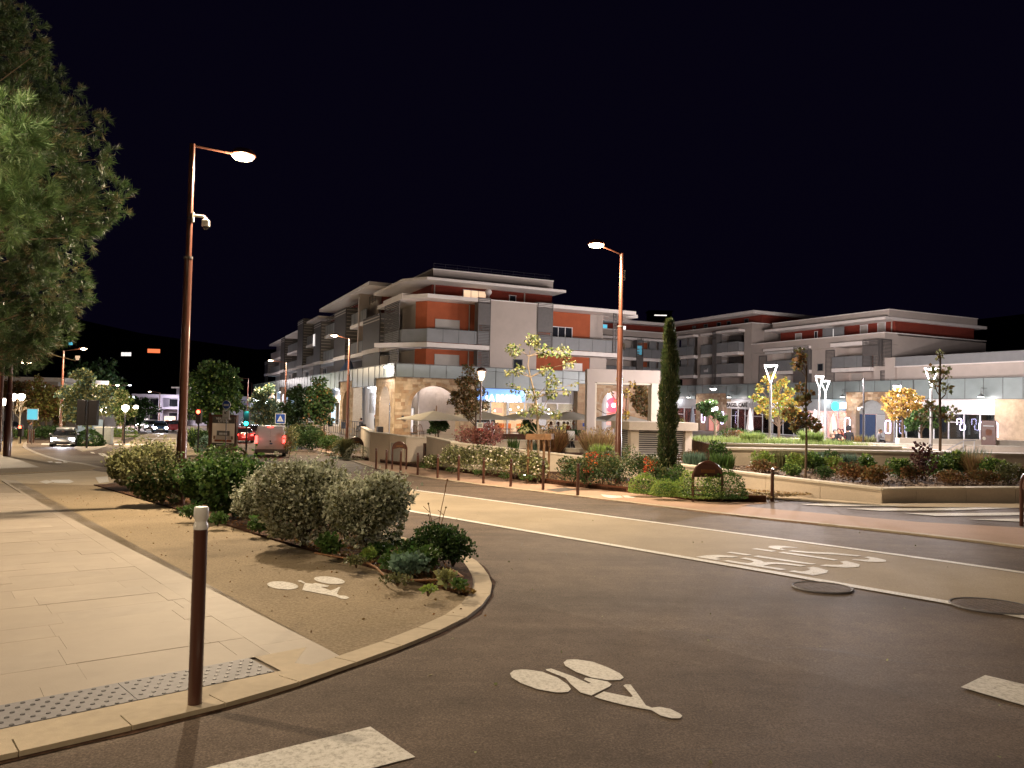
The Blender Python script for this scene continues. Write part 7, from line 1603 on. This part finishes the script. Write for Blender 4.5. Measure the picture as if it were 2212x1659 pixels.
# rose bed
rl = ['leftmost', 'second', 'third', 'fourth', 'fifth', 'sixth', 'seventh', 'eighth', 'ninth']
for k, (u, v, s_) in enumerate(((915, 1012, 1.0), (945, 1016, 1.15), (972, 1020, 1.1), (1000, 1024, 1.15), (1030, 1027, 1.1), (1058, 1030, 1.15), (1085, 1033, 1.15), (1110, 1036, 1.0), (1135, 1038, .8))):
    x, y = G(u, v, UP+.12); x += .45; y += .4
    plant('rose_bush', f'white flowering rose bush, {rl[k]} from the arched stand end of the bed', (x, y, tz(x, y)+UP+.1), 'shrub', 1.05*s_, 1.0*s_*(1.0 if k > 0 else .6), 'leaf_pale', 600, .07, cat='rose bush', group='white roses in the far kerb bed', mt2='leaf_olive', n2=500, flower='petal_white', nf=26)
    if k % 2 == 0:
        plant('low_plant', f'ground-hugging green plant under the {rl[k]} rose bush', (x-.4, y-.25, tz(x, y)+UP+.1), 'shrub', .6, .25, 'leaf_green', 160, .05, group='low plants under the roses')
for k, (u, v, s_, r_) in enumerate(((1198, 1045, .95, 0), (1228, 1050, 1.05, 1), (1262, 1048, 1.25, 1), (1283, 1052, 1.2, 0), (1352, 1040, 1.1, 0), (1372, 1055, 1.1, 1), (1397, 1056, 1.05, 1), (1408, 1062, .8, 0), (1310, 1040, 1.35, 0), (1250, 1035, 1.1, 1))):
    x, y = G(u, v, UP+.12); x += .62; y += .55
    labs = ['dark green nandina right of the tree stakes', 'nandina topped with scarlet leaves behind a bollard', 'tall nandina with an orange-red crest', 'broad nandina left of the lamp post', 'green nandina hugging the lamp post foot', 'nandina with rusty shoots right of the lamp post', 'fine-leaved nandina left of the cypress', 'small nandina at the cypress foot', 'tallest green nandina at the back of the bed', 'reddish nandina at the back by the cream wall']
    plant('nandina', labs[k], (x, y, tz(x, y)+UP+.1), 'shrub', 1.15*s_, .95*s_, 'leaf_dark', 900, .06, group='nandinas around the right lamp post', mt2='leaf_olive', n2=620)
    if r_:
        o = bpy.data.objects[[q.name for q in bpy.data.objects if q.name.startswith('nandina')][-1]] if False else None
    t_ = [q for q in COL.objects if q.get('label') == labs[k]][0]
    cl = [(random.uniform(-.35, .35), random.uniform(-.4, .1), 1.0*s_*random.uniform(.5, .8), .16, .16, .10) for _ in range(3 if r_ else 1)]
    leaf_cloud('foliage', cl, 130 if r_ else 40, .06, 'leaf_red' if r_ else 'leaf_rust', t_)
for k, (u, v, w_, h_, mt_, lab) in enumerate(((1393, 1068, .85, .5, 'leaf_bright', 'small round green dome left of the cypress foot'), (1440, 1075, .75, .4, 'leaf_bright', 'small round green dome right in front of the cypress'), (1467, 1068, .8, .72, 'leaf_green', 'green shrub behind the dome at the cypress foot'), (1512, 1077, 1.25, .72, 'leaf_bright', 'wide light green dome behind the arched stand'), (1572, 1079, 1.05, .72, 'leaf_green', 'wide dark green dome right of the arched stand'))):
    x, y = G(u, v, UP+.1); plant('round_shrub', lab, (x+.1, y+.62, tz(x, y)+UP+.08), 'dome', w_, h_, mt_, 3000 if w_ > 1 else 1700, .04, cat='shrub', group='clipped round shrubs by the cypress', mt2='leaf_green', n2=600)
# cypress
def cypress():
    x, y = G(1438, 1058, UP+.1); t = thing('cypress', 'tall narrow cypress standing beside the louvred kiosk', 'tree', (x+.1, y+.3, tz(x, y)+UP+.05), 0)
    MB().tube([(0, 0, -.1), (.03, 0, 2.5), (0, 0, 5.0)], [.06, .04, .01], 8).build('trunk', 'bark', t); MB().tube([(-.45, -.1, 0), (-.12, 0, .6)], .03, 6).build('stake', 'wood', t)
    n = 15000; z = .15+4.95*rng.random(n)**.92; a = rng.random(n)*6.283; prof = np.interp(z, [.1, .35, 1.2, 2.6, 3.6, 4.4, 5.0, 5.45], [.09, .18, .255, .265, .24, .18, .09, .02]); bulge = 1+.16*np.sin(z*7+a*2)+.12*np.sin(z*3.1+a*3+1)
    r_ = prof*bulge*(.35+.65*rng.random(n)**.5); lean_ = (z/5.4)*.02
    P = np.stack([r_*np.cos(a)+lean_, r_*np.sin(a), z], 1); Dr = np.stack([np.cos(a)*.35, np.sin(a)*.35, np.ones(n)], 1)+rng.normal(size=(n, 3))*.28
    P[:, 0] += .03*np.sin(z*2.2); blades('foliage', P, Dr, .10*(.6+.8*rng.random(n)), .013, 'cypress_leaf', t); k = rng.random(n) < .22; blades('foliage', P[k]*np.array([1.04, 1.04, 1]), Dr[k], .12, .012, 'leaf_olive', t)
cypress()
# young central tree with stakes
def staked_tree():
    x, y = G(1160, 1036, UP+.1); z = tz(x, y)+UP+.1; t = thing('young_tree', 'young tree with yellow-green leaves tied to a wooden stake frame', 'tree', (x, y, z), 0)
    B = Vector((x, y, z)); 
    def lc(u, v, r_, dy=0): p = D(u, v, y+dy)-B; return (p.x, p.y, p.z, r_, r_, r_*.75)
    tr = [D(1163, 941, y)-B, D(1160, 880, y)-B, D(1152, 840, y)-B, D(1140, 790, y)-B, D(1146, 750, y)-B]
    MB().tube([(0, 0, -.1), (0.02, 0, .8)]+tr, [.055, .05, .045, .038, .03, .018, .008], 8).build('trunk', 'bark_pale', t, smooth=True)
    L_ = [lc(1110, 755, .30), lc(1150, 735, .28), (lc(1175, 760, .3)), lc(1215, 760, .32), lc(1228, 785, .22), lc(1120, 800, .24), lc(1098, 805, .14), lc(1180, 800, .25), lc(1195, 825, .28), lc(1150, 850, .28), lc(1190, 850, .26), lc(1225, 845, .16), lc(1115, 840, .18), lc(1160, 885, .28), lc(1130, 890, .16), lc(1200, 895, .2), lc(1215, 920, .12), lc(1130, 925, .2), lc(1100, 830, .1), lc(1240, 830, .1)]
    mb = MB()
    for l in L_:
        c = Vector(l[:3]); i = min(4, max(0, int((c.z-2.0)/.55))); s0 = tr[i].lerp(tr[max(i-1, 0)], .5) if i else tr[0]; m_ = s0.lerp(c, .55)+Vector((0, 0, .06)); mb.tube([s0, m_, c], [.016, .011, .005], 5, cap=False)
        for k in range(3): q = c+Vector([random.uniform(-1, 1)*l[3] for _ in range(3)]); mb.tube([m_.lerp(c, .6), q], [.005, .002], 4, cap=False)
    mb.build('limbs', 'bark_pale', t, smooth=True)
    leaf_cloud('foliage', L_, 620, .11, 'leaf_pale', t, up=-.9, inner=.2, w=.33); leaf_cloud('foliage', L_, 420, .11, 'leaf_yellow', t, up=-.9, inner=.2, w=.33).data.materials[0] = M['leaf_yg']; leaf_cloud('foliage', L_, 300, .11, 'leaf_green', t, up=-.9, inner=.2, w=.33)
    s = thing('stake_frame', 'wooden four-post stake frame around the young tree', 'frame', (x, y, z), R(12))
    for a in ((-.42, -.35), (.12, -.42), (.45, .12), (-.12, .45)): MB().tube([(*a, -.1), (*a, 1.48)], .045, 8).build('post', 'wood', s)
    MB().box(-.55, .35, -.49, -.45, 1.42, 1.62).build('board', 'wood', s); MB().hexa([(.1, -.50, 1.42), (.62, .12, 1.42), (.59, .15, 1.42), (.07, -.47, 1.42)], [(.1, -.50, 1.62), (.62, .12, 1.62), (.59, .15, 1.62), (.07, -.47, 1.62)]).build('board', 'wood', s)
staked_tree()
def tree_px(name, label, u, v, y, zb, lb, leafs, th=None, r_=.06, bark='bark', group=None, sub=3, kind='tree'):
    "lobes given as photo points at distance y"
    b = D(u, v, y); loc = (b.x, y, zb); B = Vector(loc); Ls = []
    for q in lb:
        p = D(q[0], q[1], y+(q[3] if len(q) > 3 else 0))-B; rr = q[2]; Ls.append((p.x, p.y, p.z, rr, rr, rr*.8))
    th = th or max(l[2] for l in Ls)*.75
    return tree(name, label, loc, th, Ls, leafs, bark, r_, group=group, sub=sub)
tree_px('autumn_tree', 'slim brownish tree with small leaves behind the lantern lamp', 1027, 950, 40, -1.1, [(1012, 800, .42), (1000, 825, .5), (1025, 822, .45), (1008, 850, .6), (985, 860, .4), (1035, 845, .45), (1000, 880, .55), (1030, 880, .55), (975, 868, .25), (1048, 868, .2), (1012, 895, .4)], [('leaf_brown', 2600, .085), ('leaf_olive', 1800, .085)], r_=.05)
tree_px('autumn_tree', 'thin tree with big brown leaves rising from the mulched bed', 1740, 1031, 23.2, -.47, [(1728, 762, .14), (1722, 790, .20), (1735, 775, .14), (1725, 835, .17), (1735, 865, .22), (1712, 880, .2), (1750, 850, .12), (1700, 895, .22), (1735, 905, .28), (1760, 915, .25), (1715, 915, .2)], [('leaf_brown', 300, .12), ('leaf_olive', 260, .12)], th=3.5, r_=.035, sub=4)
tree_px('autumn_tree', 'thin dark-trunked tree almost leafless by the ramp wall', 2030, 1004, 30, -.47, [(2030, 765, .2), (2040, 800, .3), (2015, 800, .2), (2020, 830, .3), (2045, 835, .25), (2010, 880, .35), (1995, 900, .25), (2045, 900, .3), (2060, 890, .2)], [('leaf_olive', 230, .13), ('leaf_yg', 60, .12), ('leaf_brown', 110, .13)], th=4.4, r_=.05, sub=5)
tree_px('maple_tree', 'bright yellow maple with a green skirt behind the first plaza lamp', 1682, 936, 46, -.9, [(1668, 812, .22), (1655, 822, .28), (1640, 838, .3), (1690, 826, .3), (1672, 842, .4), (1705, 846, .32), (1632, 858, .25), (1650, 868, .42), (1683, 868, .5), (1710, 872, .38), (1640, 885, .25), (1665, 892, .5), (1695, 893, .5), (1718, 890, .3), (1725, 868, .2)], [('leaf_yellow', 1050, .17), ('leaf_yg', 380, .17), ('leaf_bright', 420, .17)], r_=.09)
tree_px('autumn_tree', 'round orange-yellow tree lit by the plaza lamp on the right', 1950, 945, 55, -.95, [(1925, 850, .35), (1945, 846, .4), (1968, 850, .45), (1985, 862, .35), (1912, 864, .3), (1935, 868, .6), (1962, 870, .6), (1980, 880, .4), (1920, 884, .4), (1945, 890, .6), (1970, 893, .5), (1928, 900, .3)], [('leaf_orange', 1300, .16), ('leaf_yellow', 1000, .16)], r_=.09)
tree_px('green_tree', 'dark green tree low right of the orange one', 1990, 940, 53, -.95, [(1985, 900, .7), (2010, 895, .6), (2005, 912, .6), (1970, 912, .6), (2030, 885, .4)], [('leaf_green', 1300, .17), ('leaf_dark', 1000, .17)], r_=.08)
tree_px('autumn_tree', 'bare-branched tree with a few yellow leaves left of the portal beam', 1352, 930, 43, -1, [(1340, 820, .3), (1352, 850, .35), (1335, 870, .3), (1345, 895, .45), (1365, 830, .3), (1320, 850, .2)], [('leaf_yellow', 200, .12), ('leaf_brown', 90, .12)], r_=.045, sub=6)
tree_px('autumn_tree', 'brown-leaved tree framed by the stone portal', 1400, 930, 50, -1, [(1385, 840, .6), (1398, 860, .6), (1385, 875, .7), (1402, 890, .5), (1375, 860, .4)], [('leaf_brown', 1300, .13), ('leaf_olive', 500, .13)], r_=.05)
tree_px('olive_tree', 'small dark olive tree in front of the pink arch shop', 1545, 925, 60, -1, [(1515, 878, .55), (1535, 872, .5), (1525, 890, .5), (1550, 895, .5), (1560, 905, .4)], [('leaf_dark', 1300, .14), ('leaf_green', 700, .14)], r_=.14, bark='bark_pale')
tree_px('magnolia_tree', 'dark rounded magnolia, right one in front of the arcade', 691, 935, 62, -2.1, [(690, 828, .7), (682, 848, 1.1), (700, 850, 1.0), (690, 872, 1.3), (675, 880, .9), (706, 878, .9), (690, 900, 1.1), (675, 895, .7)], [('leaf_dark', 4200, .17), ('leaf_brown', 500, .17)], r_=.08)
tree_px('magnolia_tree', 'dark blue-lit magnolia, middle one of the street verge', 645, 935, 68, -2.2, [(635, 850, .9), (650, 850, .9), (640, 875, 1.3), (655, 885, 1.0), (628, 885, 1.0), (642, 902, 1.1)], [('leaf_dark', 3600, .18), ('leaf_blue', 700, .18)], r_=.08)  # blue light is put into the bluish leaf colour
tree_px('street_tree', 'pale-topped tree beside the third lamp post', 570, 940, 82, -2.5, [(565, 850, 1.0), (580, 845, .9), (555, 865, 1.0), (575, 875, 1.5), (590, 880, 1.2), (560, 895, 1.4), (585, 905, 1.3)], [('leaf_blue', 2600, .22), ('leaf_pale', 1500, .22)], r_=.1)
tree_px('street_tree', 'big dark bushy tree behind the nearest lamp post', 448, 960, 62, -2.3, [(455, 795, 1.1), (480, 800, 1.1), (440, 815, 1.3), (470, 825, 1.6), (500, 830, 1.1), (430, 850, 1.5), (460, 860, 1.8), (490, 860, 1.4), (440, 890, 1.6), (475, 895, 1.5), (425, 875, 1.0), (510, 835, .6)], [('leaf_dark', 3600, .24), ('leaf_green', 2600, .24), ('leaf_bright', 500, .2)], r_=.12)
tree_px('street_tree', 'round pale green tree lit turquoise behind the two signal heads', 187, 950, 60, -2.3, [(180, 815, .7), (198, 818, .5), (178, 835, .7), (160, 850, 1.1), (185, 852, 1.2), (210, 855, 1.2), (155, 875, 1.0), (180, 878, 1.3), (208, 880, 1.1), (165, 895, 1.0), (190, 900, 1.0), (172, 905, .6)], [('leaf_pale', 3600, .2), ('leaf_blue', 2200, .2)], r_=.09)  # turquoise light is painted in with blue-green leaves
tree_px('street_tree', 'small bright tree on its stakes between two far lamps', 265, 938, 72, -2.5, [(262, 860, 1.0), (272, 862, .8), (255, 880, 1.0), (270, 885, 1.1), (280, 890, .7), (262, 900, .8)], [('leaf_pale', 1700, .2), ('leaf_green', 1300, .2)], r_=.08)
tree_px('street_tree', 'yellowish tree left of the lamp post above the car', 98, 945, 74, -2.6, [(80, 835, 1.2), (95, 845, 1.3), (75, 865, 1.5), (105, 870, 1.5), (90, 890, 1.6), (115, 885, 1.1)], [('leaf_yg', 2600, .22), ('leaf_brown', 1500, .22)], r_=.1)
tree_px('street_tree', 'brown tree between the yellowish tree and the oncoming car lamp', 135, 945, 78, -2.6, [(130, 860, 1.2), (125, 880, 1.4), (142, 885, 1.3), (135, 900, 1.3)], [('leaf_brown', 2400, .22), ('leaf_yg', 800, .22)], r_=.1)
tree_px('bare_tree', 'small pale bare tree lit from below at the left edge', 41, 945, 62, -2.4, [(35, 870, .5), (48, 870, .5), (30, 885, .5), (52, 885, .5), (41, 880, .5)], [('leaf_brown', 60, .1)], r_=.07, bark='coping', sub=9)
tree_px('street_tree', 'orange-brown tree behind the left lamp at the photo edge', 22, 945, 80, -2.6, [(10, 840, 1.5), (30, 840, 1.4), (15, 870, 1.6), (40, 855, 1.4)], [('leaf_brown', 2000, .24), ('leaf_olive', 1000, .24)], r_=.1)
tree_px('street_tree', 'dark tree mass beside the violet building', 300, 935, 100, -2.9, [(300, 880, 1.8), (312, 885, 1.8), (292, 900, 1.7)], [('leaf_dark', 1700, .3)], r_=.12)
tree_px('street_tree', 'dark round treetop on the hillside behind the turquoise tree', 205, 930, 120, -3, [(195, 820, 4.0), (210, 830, 4.5), (222, 850, 4.0), (190, 850, 4.0)], [('leaf_dark', 3200, .5)], r_=.3)
tree_px('shrub_tree', 'leafy potted shrub standing in front of the white niche', 946, 945, 54, -1, [(940, 915, .5), (950, 910, .5), (955, 922, .45), (938, 928, .45), (960, 915, .3)], [('leaf_dark', 1500, .11), ('leaf_green', 500, .11)], r_=.06)
tree_px('street_tree', 'dark green shrub tree inside the terrace behind the young tree', 1145, 945, 56, -1, [(1140, 915, .6), (1150, 930, .6), (1135, 932, .5), (1160, 935, .5)], [('leaf_dark', 1300, .13), ('leaf_green', 500, .13)], r_=.06)

# hedges and bushes along the verge and medians
def gnd_plant(label, u, v, kind, w_, h_, mt, n, s_, off=UP+.03, group=None, cat='shrub', **k): x, y = G(u, v, off); return plant('verge_shrub', label, (x, y, tz(x, y)+off), kind, w_, h_, mt, n, s_, cat=cat, group=group, **k)
gnd_plant('big dark round bush on the traffic island', 190, 962, 'dome', 2.2, 1.2, 'leaf_dark', 2600, .13, mt2='leaf_green', n2=500)
for a in (('light green round bush at the base of the staked far tree, left', 247, 943, 2.0, .8, 'leaf_bright'), ('light green round bush at the base of the staked far tree, right', 272, 943, 2.3, .9, 'leaf_bright')): gnd_plant(a[0], a[1], a[2], 'dome', a[3], a[4], a[5], 900, .13, group='round bushes under the far staked tree')
VG = 'shrubs on the median and street verge'
for lab, u, v, kd, w_, h_, mt_, n, s_ in (('dark green bush left of the poster stand', 432, 972, 'shrub', 2.2, 1.5, 'leaf_dark', 1700, .12), ('turquoise-lit round bush beside the poster stand', 448, 974, 'dome', 1.6, 1.0, 'leaf_blue', 900, .1), ('spiky green plant under the red signal', 420, 965, 'spikes', 1.6, 1.7, 'leaf_bright', 160, .05), ('low olive bush at the foot of the poster stand', 497, 985, 'dome', 1.8, .55, 'leaf_olive', 900, .09), ('low olive bush right of the sign post', 470, 984, 'dome', 1.3, .5, 'leaf_olive', 700, .09),  # turquoise light on the round bush is put into its leaf colour
        ('bushy dark hedge behind the van', 640, 968, 'shrub', 3.0, 2.0, 'leaf_dark', 2200, .13), ('tall olive grass mass right of the van', 662, 968, 'shrub', 3.0, 2.1, 'leaf_olive', 2200, .12), ('dark conical shrub in the verge', 672, 975, 'shrub', 2.2, 1.9, 'leaf_dark', 1700, .12), ('brown-tinted shrub below the magnolia', 705, 972, 'shrub', 2.4, 1.4, 'leaf_brown', 1300, .11),
        ('green and yellow shrub before the arcade steps', 722, 978, 'shrub', 2.2, 1.3, 'leaf_green', 1400, .11), ('pale flowering shrub under the second lamp post', 742, 985, 'shrub', 1.9, 1.1, 'leaf_pale', 1300, .1), ('small dark cone shrub beside the boulders', 748, 990, 'spikes', 1.0, 1.2, 'leaf_olive', 700, .03), ('grey boulder-like santolina, left one', 735, 990, 'dome', 1.1, .75, 'leaf_blue', 1100, .05), ('grey-green boulder-like santolina inside the arched stand', 772, 992, 'dome', 1.5, .8, 'leaf_silver', 1700, .05), ('brown round santolina behind the grey one', 722, 984, 'dome', 1.1, .7, 'leaf_brown', 900, .05),
        ('upright glossy shrub in front of the verge, near the van', 625, 985, 'shrub', 1.0, 1.9, 'leaf_pale', 500, .12), ('green tuft by the cream wall corner', 760, 972, 'shrub', 1.4, 1.0, 'leaf_blue', 700, .09), ('turquoise-lit shrub right of the van', 612, 972, 'dome', 2.0, 1.3, 'leaf_blue', 1100, .1), ('low hedge by the green signal', 560, 938, 'shrub', 4, 2.4, 'leaf_blue', 1500, .2), ('hedge below the far trees on the left', 110, 948, 'shrub', 4, 1.3, 'leaf_dark', 1300, .15), ('bright hedge behind the left bollards', 60, 948, 'shrub', 5, 1.0, 'leaf_green', 1100, .15)):  # the shrub's turquoise light lies in its leaf colour
    gnd_plant(lab, u, v, kd, w_, h_, mt_, n, s_, group=VG)
# behind the rose bed: pink shrub, grasses
def zplant(label, u, v, y, z, kind, w_, h_, mt, n, s_, group=None, name='garden_plant', cat='plant', **k):
    p = D(u, v, y); return plant(name, label, (p.x, y, z), kind, w_, h_, mt, n, s_, cat=cat, group=group, **k)
UB = 'plants of the upper bed below the terrace wall'
zplant('pinkish shrub left of the lantern pole', 1015, 960, 36.5, -.62, 'shrub', 1.9, 1.35, 'leaf_pink', 1500, .08, UB)
zplant('dusky pink shrub right of the lantern pole', 1055, 960, 36.8, -.62, 'shrub', 1.9, 1.45, 'leaf_pink', 1700, .08, UB, mt2='leaf_purple', n2=300)
zplant('small spiky green plant below the terrace wall', 1108, 968, 36.5, -.62, 'spikes', 1.0, .75, 'leaf_green', 90, .025, UB)
zplant('rust coloured grass clump left of the motorbike', 1192, 968, 35.5, -.62, 'grass', 2.0, 1.25, 'leaf_rust', 900, .02, UB, mt2='straw', n2=200)
zplant('pale feathery grass clump right of the motorbike', 1290, 968, 35.3, -.62, 'grass', 2.2, 1.25, 'straw', 900, .018, UB, mt2='straw', n2=260)
zplant('lime tuft at the foot of the feathery grass', 1300, 975, 33.5, -.75, 'grass', 1.2, .8, 'leaf_bright', 600, .02, UB)
zplant('small spiky plant by the stake frame', 1150, 968, 35.8, -.62, 'spikes', .8, .65, 'leaf_blue', 70, .025, UB)
# mulched bed: colours and places as seen
PB = 'shrubs of the mulched bed'
pl = [('blue-green rosemary mass left in the mulched bed', 1500, 1010, 26.5, 'spikes', 1.9, .62, 'leaf_blue', 800, .016), ('green rosemary mass beside it with thin upright shoots', 1560, 1018, 25.6, 'spikes', 1.9, .66, 'leaf_green', 800, .018), ('open dark-leaved shrub above the rosemary', 1560, 985, 27.2, 'shrub', 1.2, 1.05, 'leaf_dark', 420, .09), ('orange heather-like shrub near the kiosk', 1500, 985, 27.4, 'shrub', 1.6, .7, 'leaf_rust', 900, .05),
      ('yellow-green pittosporum right of the rosemary', 1645, 1000, 26.5, 'shrub', 1.05, .72, 'leaf_bright', 900, .07), ('rusty brown dry shrub below the pittosporum', 1650, 1015, 24.8, 'shrub', 1.2, .5, 'leaf_rust', 700, .06), ('second yellow-green shrub left of the thin trunk', 1718, 1005, 25.6, 'shrub', .95, .7, 'leaf_bright', 800, .07), ('deep green low shrub at the trunk foot', 1712, 1025, 23.8, 'shrub', .75, .42, 'leaf_green', 500, .06),
      ('green shrub right behind the thin trunk', 1755, 1005, 25.8, 'shrub', 1.1, .75, 'leaf_green', 800, .07), ('tall dark sprigs behind the bright shrubs', 1800, 990, 27.2, 'shrub', 1.1, .8, 'leaf_dark', 500, .06), ('third yellow-green shrub in the middle of the bed', 1800, 1005, 25.5, 'shrub', 1.0, .66, 'leaf_bright', 800, .07), ('round dark green shrub close to the front wall', 1784, 1030, 23.0, 'shrub', .8, .45, 'leaf_dark', 700, .045),
      ('wide rusty bush in the middle front of the bed', 1845, 1028, 22.6, 'shrub', 1.2, .62, 'leaf_rust', 900, .07), ('rusty brown bush beside the wide one', 1888, 1030, 22.0, 'shrub', 1.2, .6, 'leaf_brown', 900, .07), ('pale green leafy shrub before the back wall', 1870, 995, 26.2, 'shrub', 1.1, .70, 'leaf_green', 700, .085), ('grey rosemary sprigs along the back wall', 1690, 985, 27.4, 'spikes', 1.8, .7, 'leaf_olive', 600, .014),
      ('long blue rosemary sprigs in the centre back', 1765, 985, 27.4, 'spikes', 1.9, .72, 'leaf_blue', 600, .014), ('grey-green sprigs right of the centre', 1835, 985, 27.4, 'spikes', 1.3, .66, 'leaf_blue', 500, .014), ('bright green bush right of the bare mulch', 1943, 1025, 23.6, 'shrub', 1.0, .80, 'leaf_green', 800, .07), ('rust and orange shrub under the dark-leaved one', 1968, 1035, 22.8, 'shrub', .9, .6, 'leaf_rust', 600, .06),
      ('purple-black leafed shrub standing tall near the ramp wall', 1992, 1020, 23.8, 'shrub', .8, 1.35, 'leaf_purple', 260, .11), ('green shrub at the foot of the leafless tree', 2015, 1020, 24.5, 'shrub', 1.1, .85, 'leaf_green', 800, .075), ('large bright green shrub right of the leafless tree', 2052, 1015, 25.2, 'shrub', 1.4, .95, 'leaf_green', 1100, .09), ('dark rusty heather bank by the front wall', 2060, 1045, 22.2, 'shrub', 1.7, .50, 'leaf_rust', 900, .05),
      ('second dark rusty heather bank farther right', 2130, 1045, 22.3, 'shrub', 1.7, .50, 'leaf_brown', 900, .05), ('tall straw-coloured grass clump among the green shrubs', 2108, 1010, 24.8, 'grass', 1.2, 1.0, 'straw', 600, .014), ('tall upright sprigs along the ramp wall', 2095, 1000, 25.8, 'spikes', 2.6, 1.05, 'leaf_blue', 500, .016), ('leafy green shrub right of the straw grass', 2145, 1020, 23.6, 'shrub', 1.1, .8, 'leaf_green', 800, .07), ('greyish sprig bush near the right photo edge', 2180, 1035, 22.6, 'shrub', 1.1, .75, 'leaf_olive', 700, .06), ('rust shrub at the right photo edge', 2215, 1040, 22.6, 'shrub', 1.0, .6, 'leaf_rust', 600, .06), ('small green shrub beyond the wall end', 2170, 1010, 24.5, 'shrub', 1.0, .6, 'leaf_olive', 500, .06)]
for lab, u, v, y, kd, w_, h_, mt_, n, s_ in pl: zplant(lab, u, v, y, -.47, kd, w_*.8, h_*.95, mt_, n, s_*.95, PB, cat='shrub', mt2={'leaf_rust': 'leaf_olive', 'leaf_brown': 'leaf_olive', 'leaf_green': 'leaf_bright', 'leaf_bright': 'leaf_yg', 'leaf_dark': 'leaf_green'}.get(mt_) if kd == 'shrub' else None, n2=200)
# grass bed and things behind it
gx = rng.uniform(8.6, 14.8, 5200); gy = rng.uniform(29.8, 36, 5200); k_ = rng.random(5200)
gr = blades('grass', np.stack([gx, gy, np.full(5200, .12)], 1), np.stack([rng.normal(size=5200)*.3, rng.normal(size=5200)*.3, np.ones(5200)], 1), .28*(.5+.9*k_), .012, 'grass_lime'); gr['kind'] = 'stuff'
for a in (('tall lime grass clump left of the near plaza lamp pole', 1752, 30.8+3, 1.5, .75), ('lime grass clump in the middle of the grass bed', 1625, 33.5, 1.6, .6), ('lime grass clump left in the grass bed', 1530, 41.5, 1.8, .55)): zplant(a[0], a[1], 950, a[2], .12 if a[2] < 40 else -.6, 'grass', a[3], a[4], 'grass_lime', 900, .014, 'lime grass clumps', cat='grass clump')
for a in (('small palm-like plant behind the kiosk end', 1512, 45.2, 1.0, .9, 'leaf_bright'), ('second palm-like plant beside it', 1525, 44.9, .9, .8, 'leaf_bright'), ('green bush before the BAGEL CAFÉ', 1575, 52, 2.6, 1.3, 'leaf_green'), ('reddish bush before the BAGEL CAFÉ', 1590, 50.5, 2.0, 1.1, 'leaf_rust'), ('green bush right of the terracotta pot', 1625, 52, 2.4, 1.2, 'leaf_green'), ('reedy grass by the camera mast', 1872, 53, 1.6, 1.0, 'leaf_olive'), ('brown reeds behind the hooded man', 1846, 53, 1.8, .9, 'leaf_brown'), ('yellow cone shrub behind the cypress', 1468, 60, 1.2, 1.9, 'leaf_yg')):
    zplant(a[0], a[1], 940, a[2], PZ+(.2 if a[2] > 44 else .3), 'shrub' if 'bush' in a[0] or 'cone' in a[0] else 'grass', a[3], a[4], a[5], 900 if 'bush' in a[0] or 'cone' in a[0] else 260, .09 if 'bush' in a[0] or 'cone' in a[0] else .05, 'plants around the plaza')
TE = ['dark leafy plant at the left end of the terrace edge planter', 'dark leafy plant under the grey-blue parasol mast on the terrace edge', 'dark leafy plant left of the diner in white', 'dark leafy plant between the diners and the motorbike', 'dark leafy plant behind the motorbike screen', 'dark leafy plant right of the motorbike on the terrace edge', 'dark leafy plant at the right end of the terrace edge planter']
for k in range(7):
    u = 1132+k*19; zplant(TE[k], u, 940, 51.5+k*.05, -.4, 'shrub', .8, .5, 'leaf_dark', 260, .09, 'dark plants along the terrace edge')
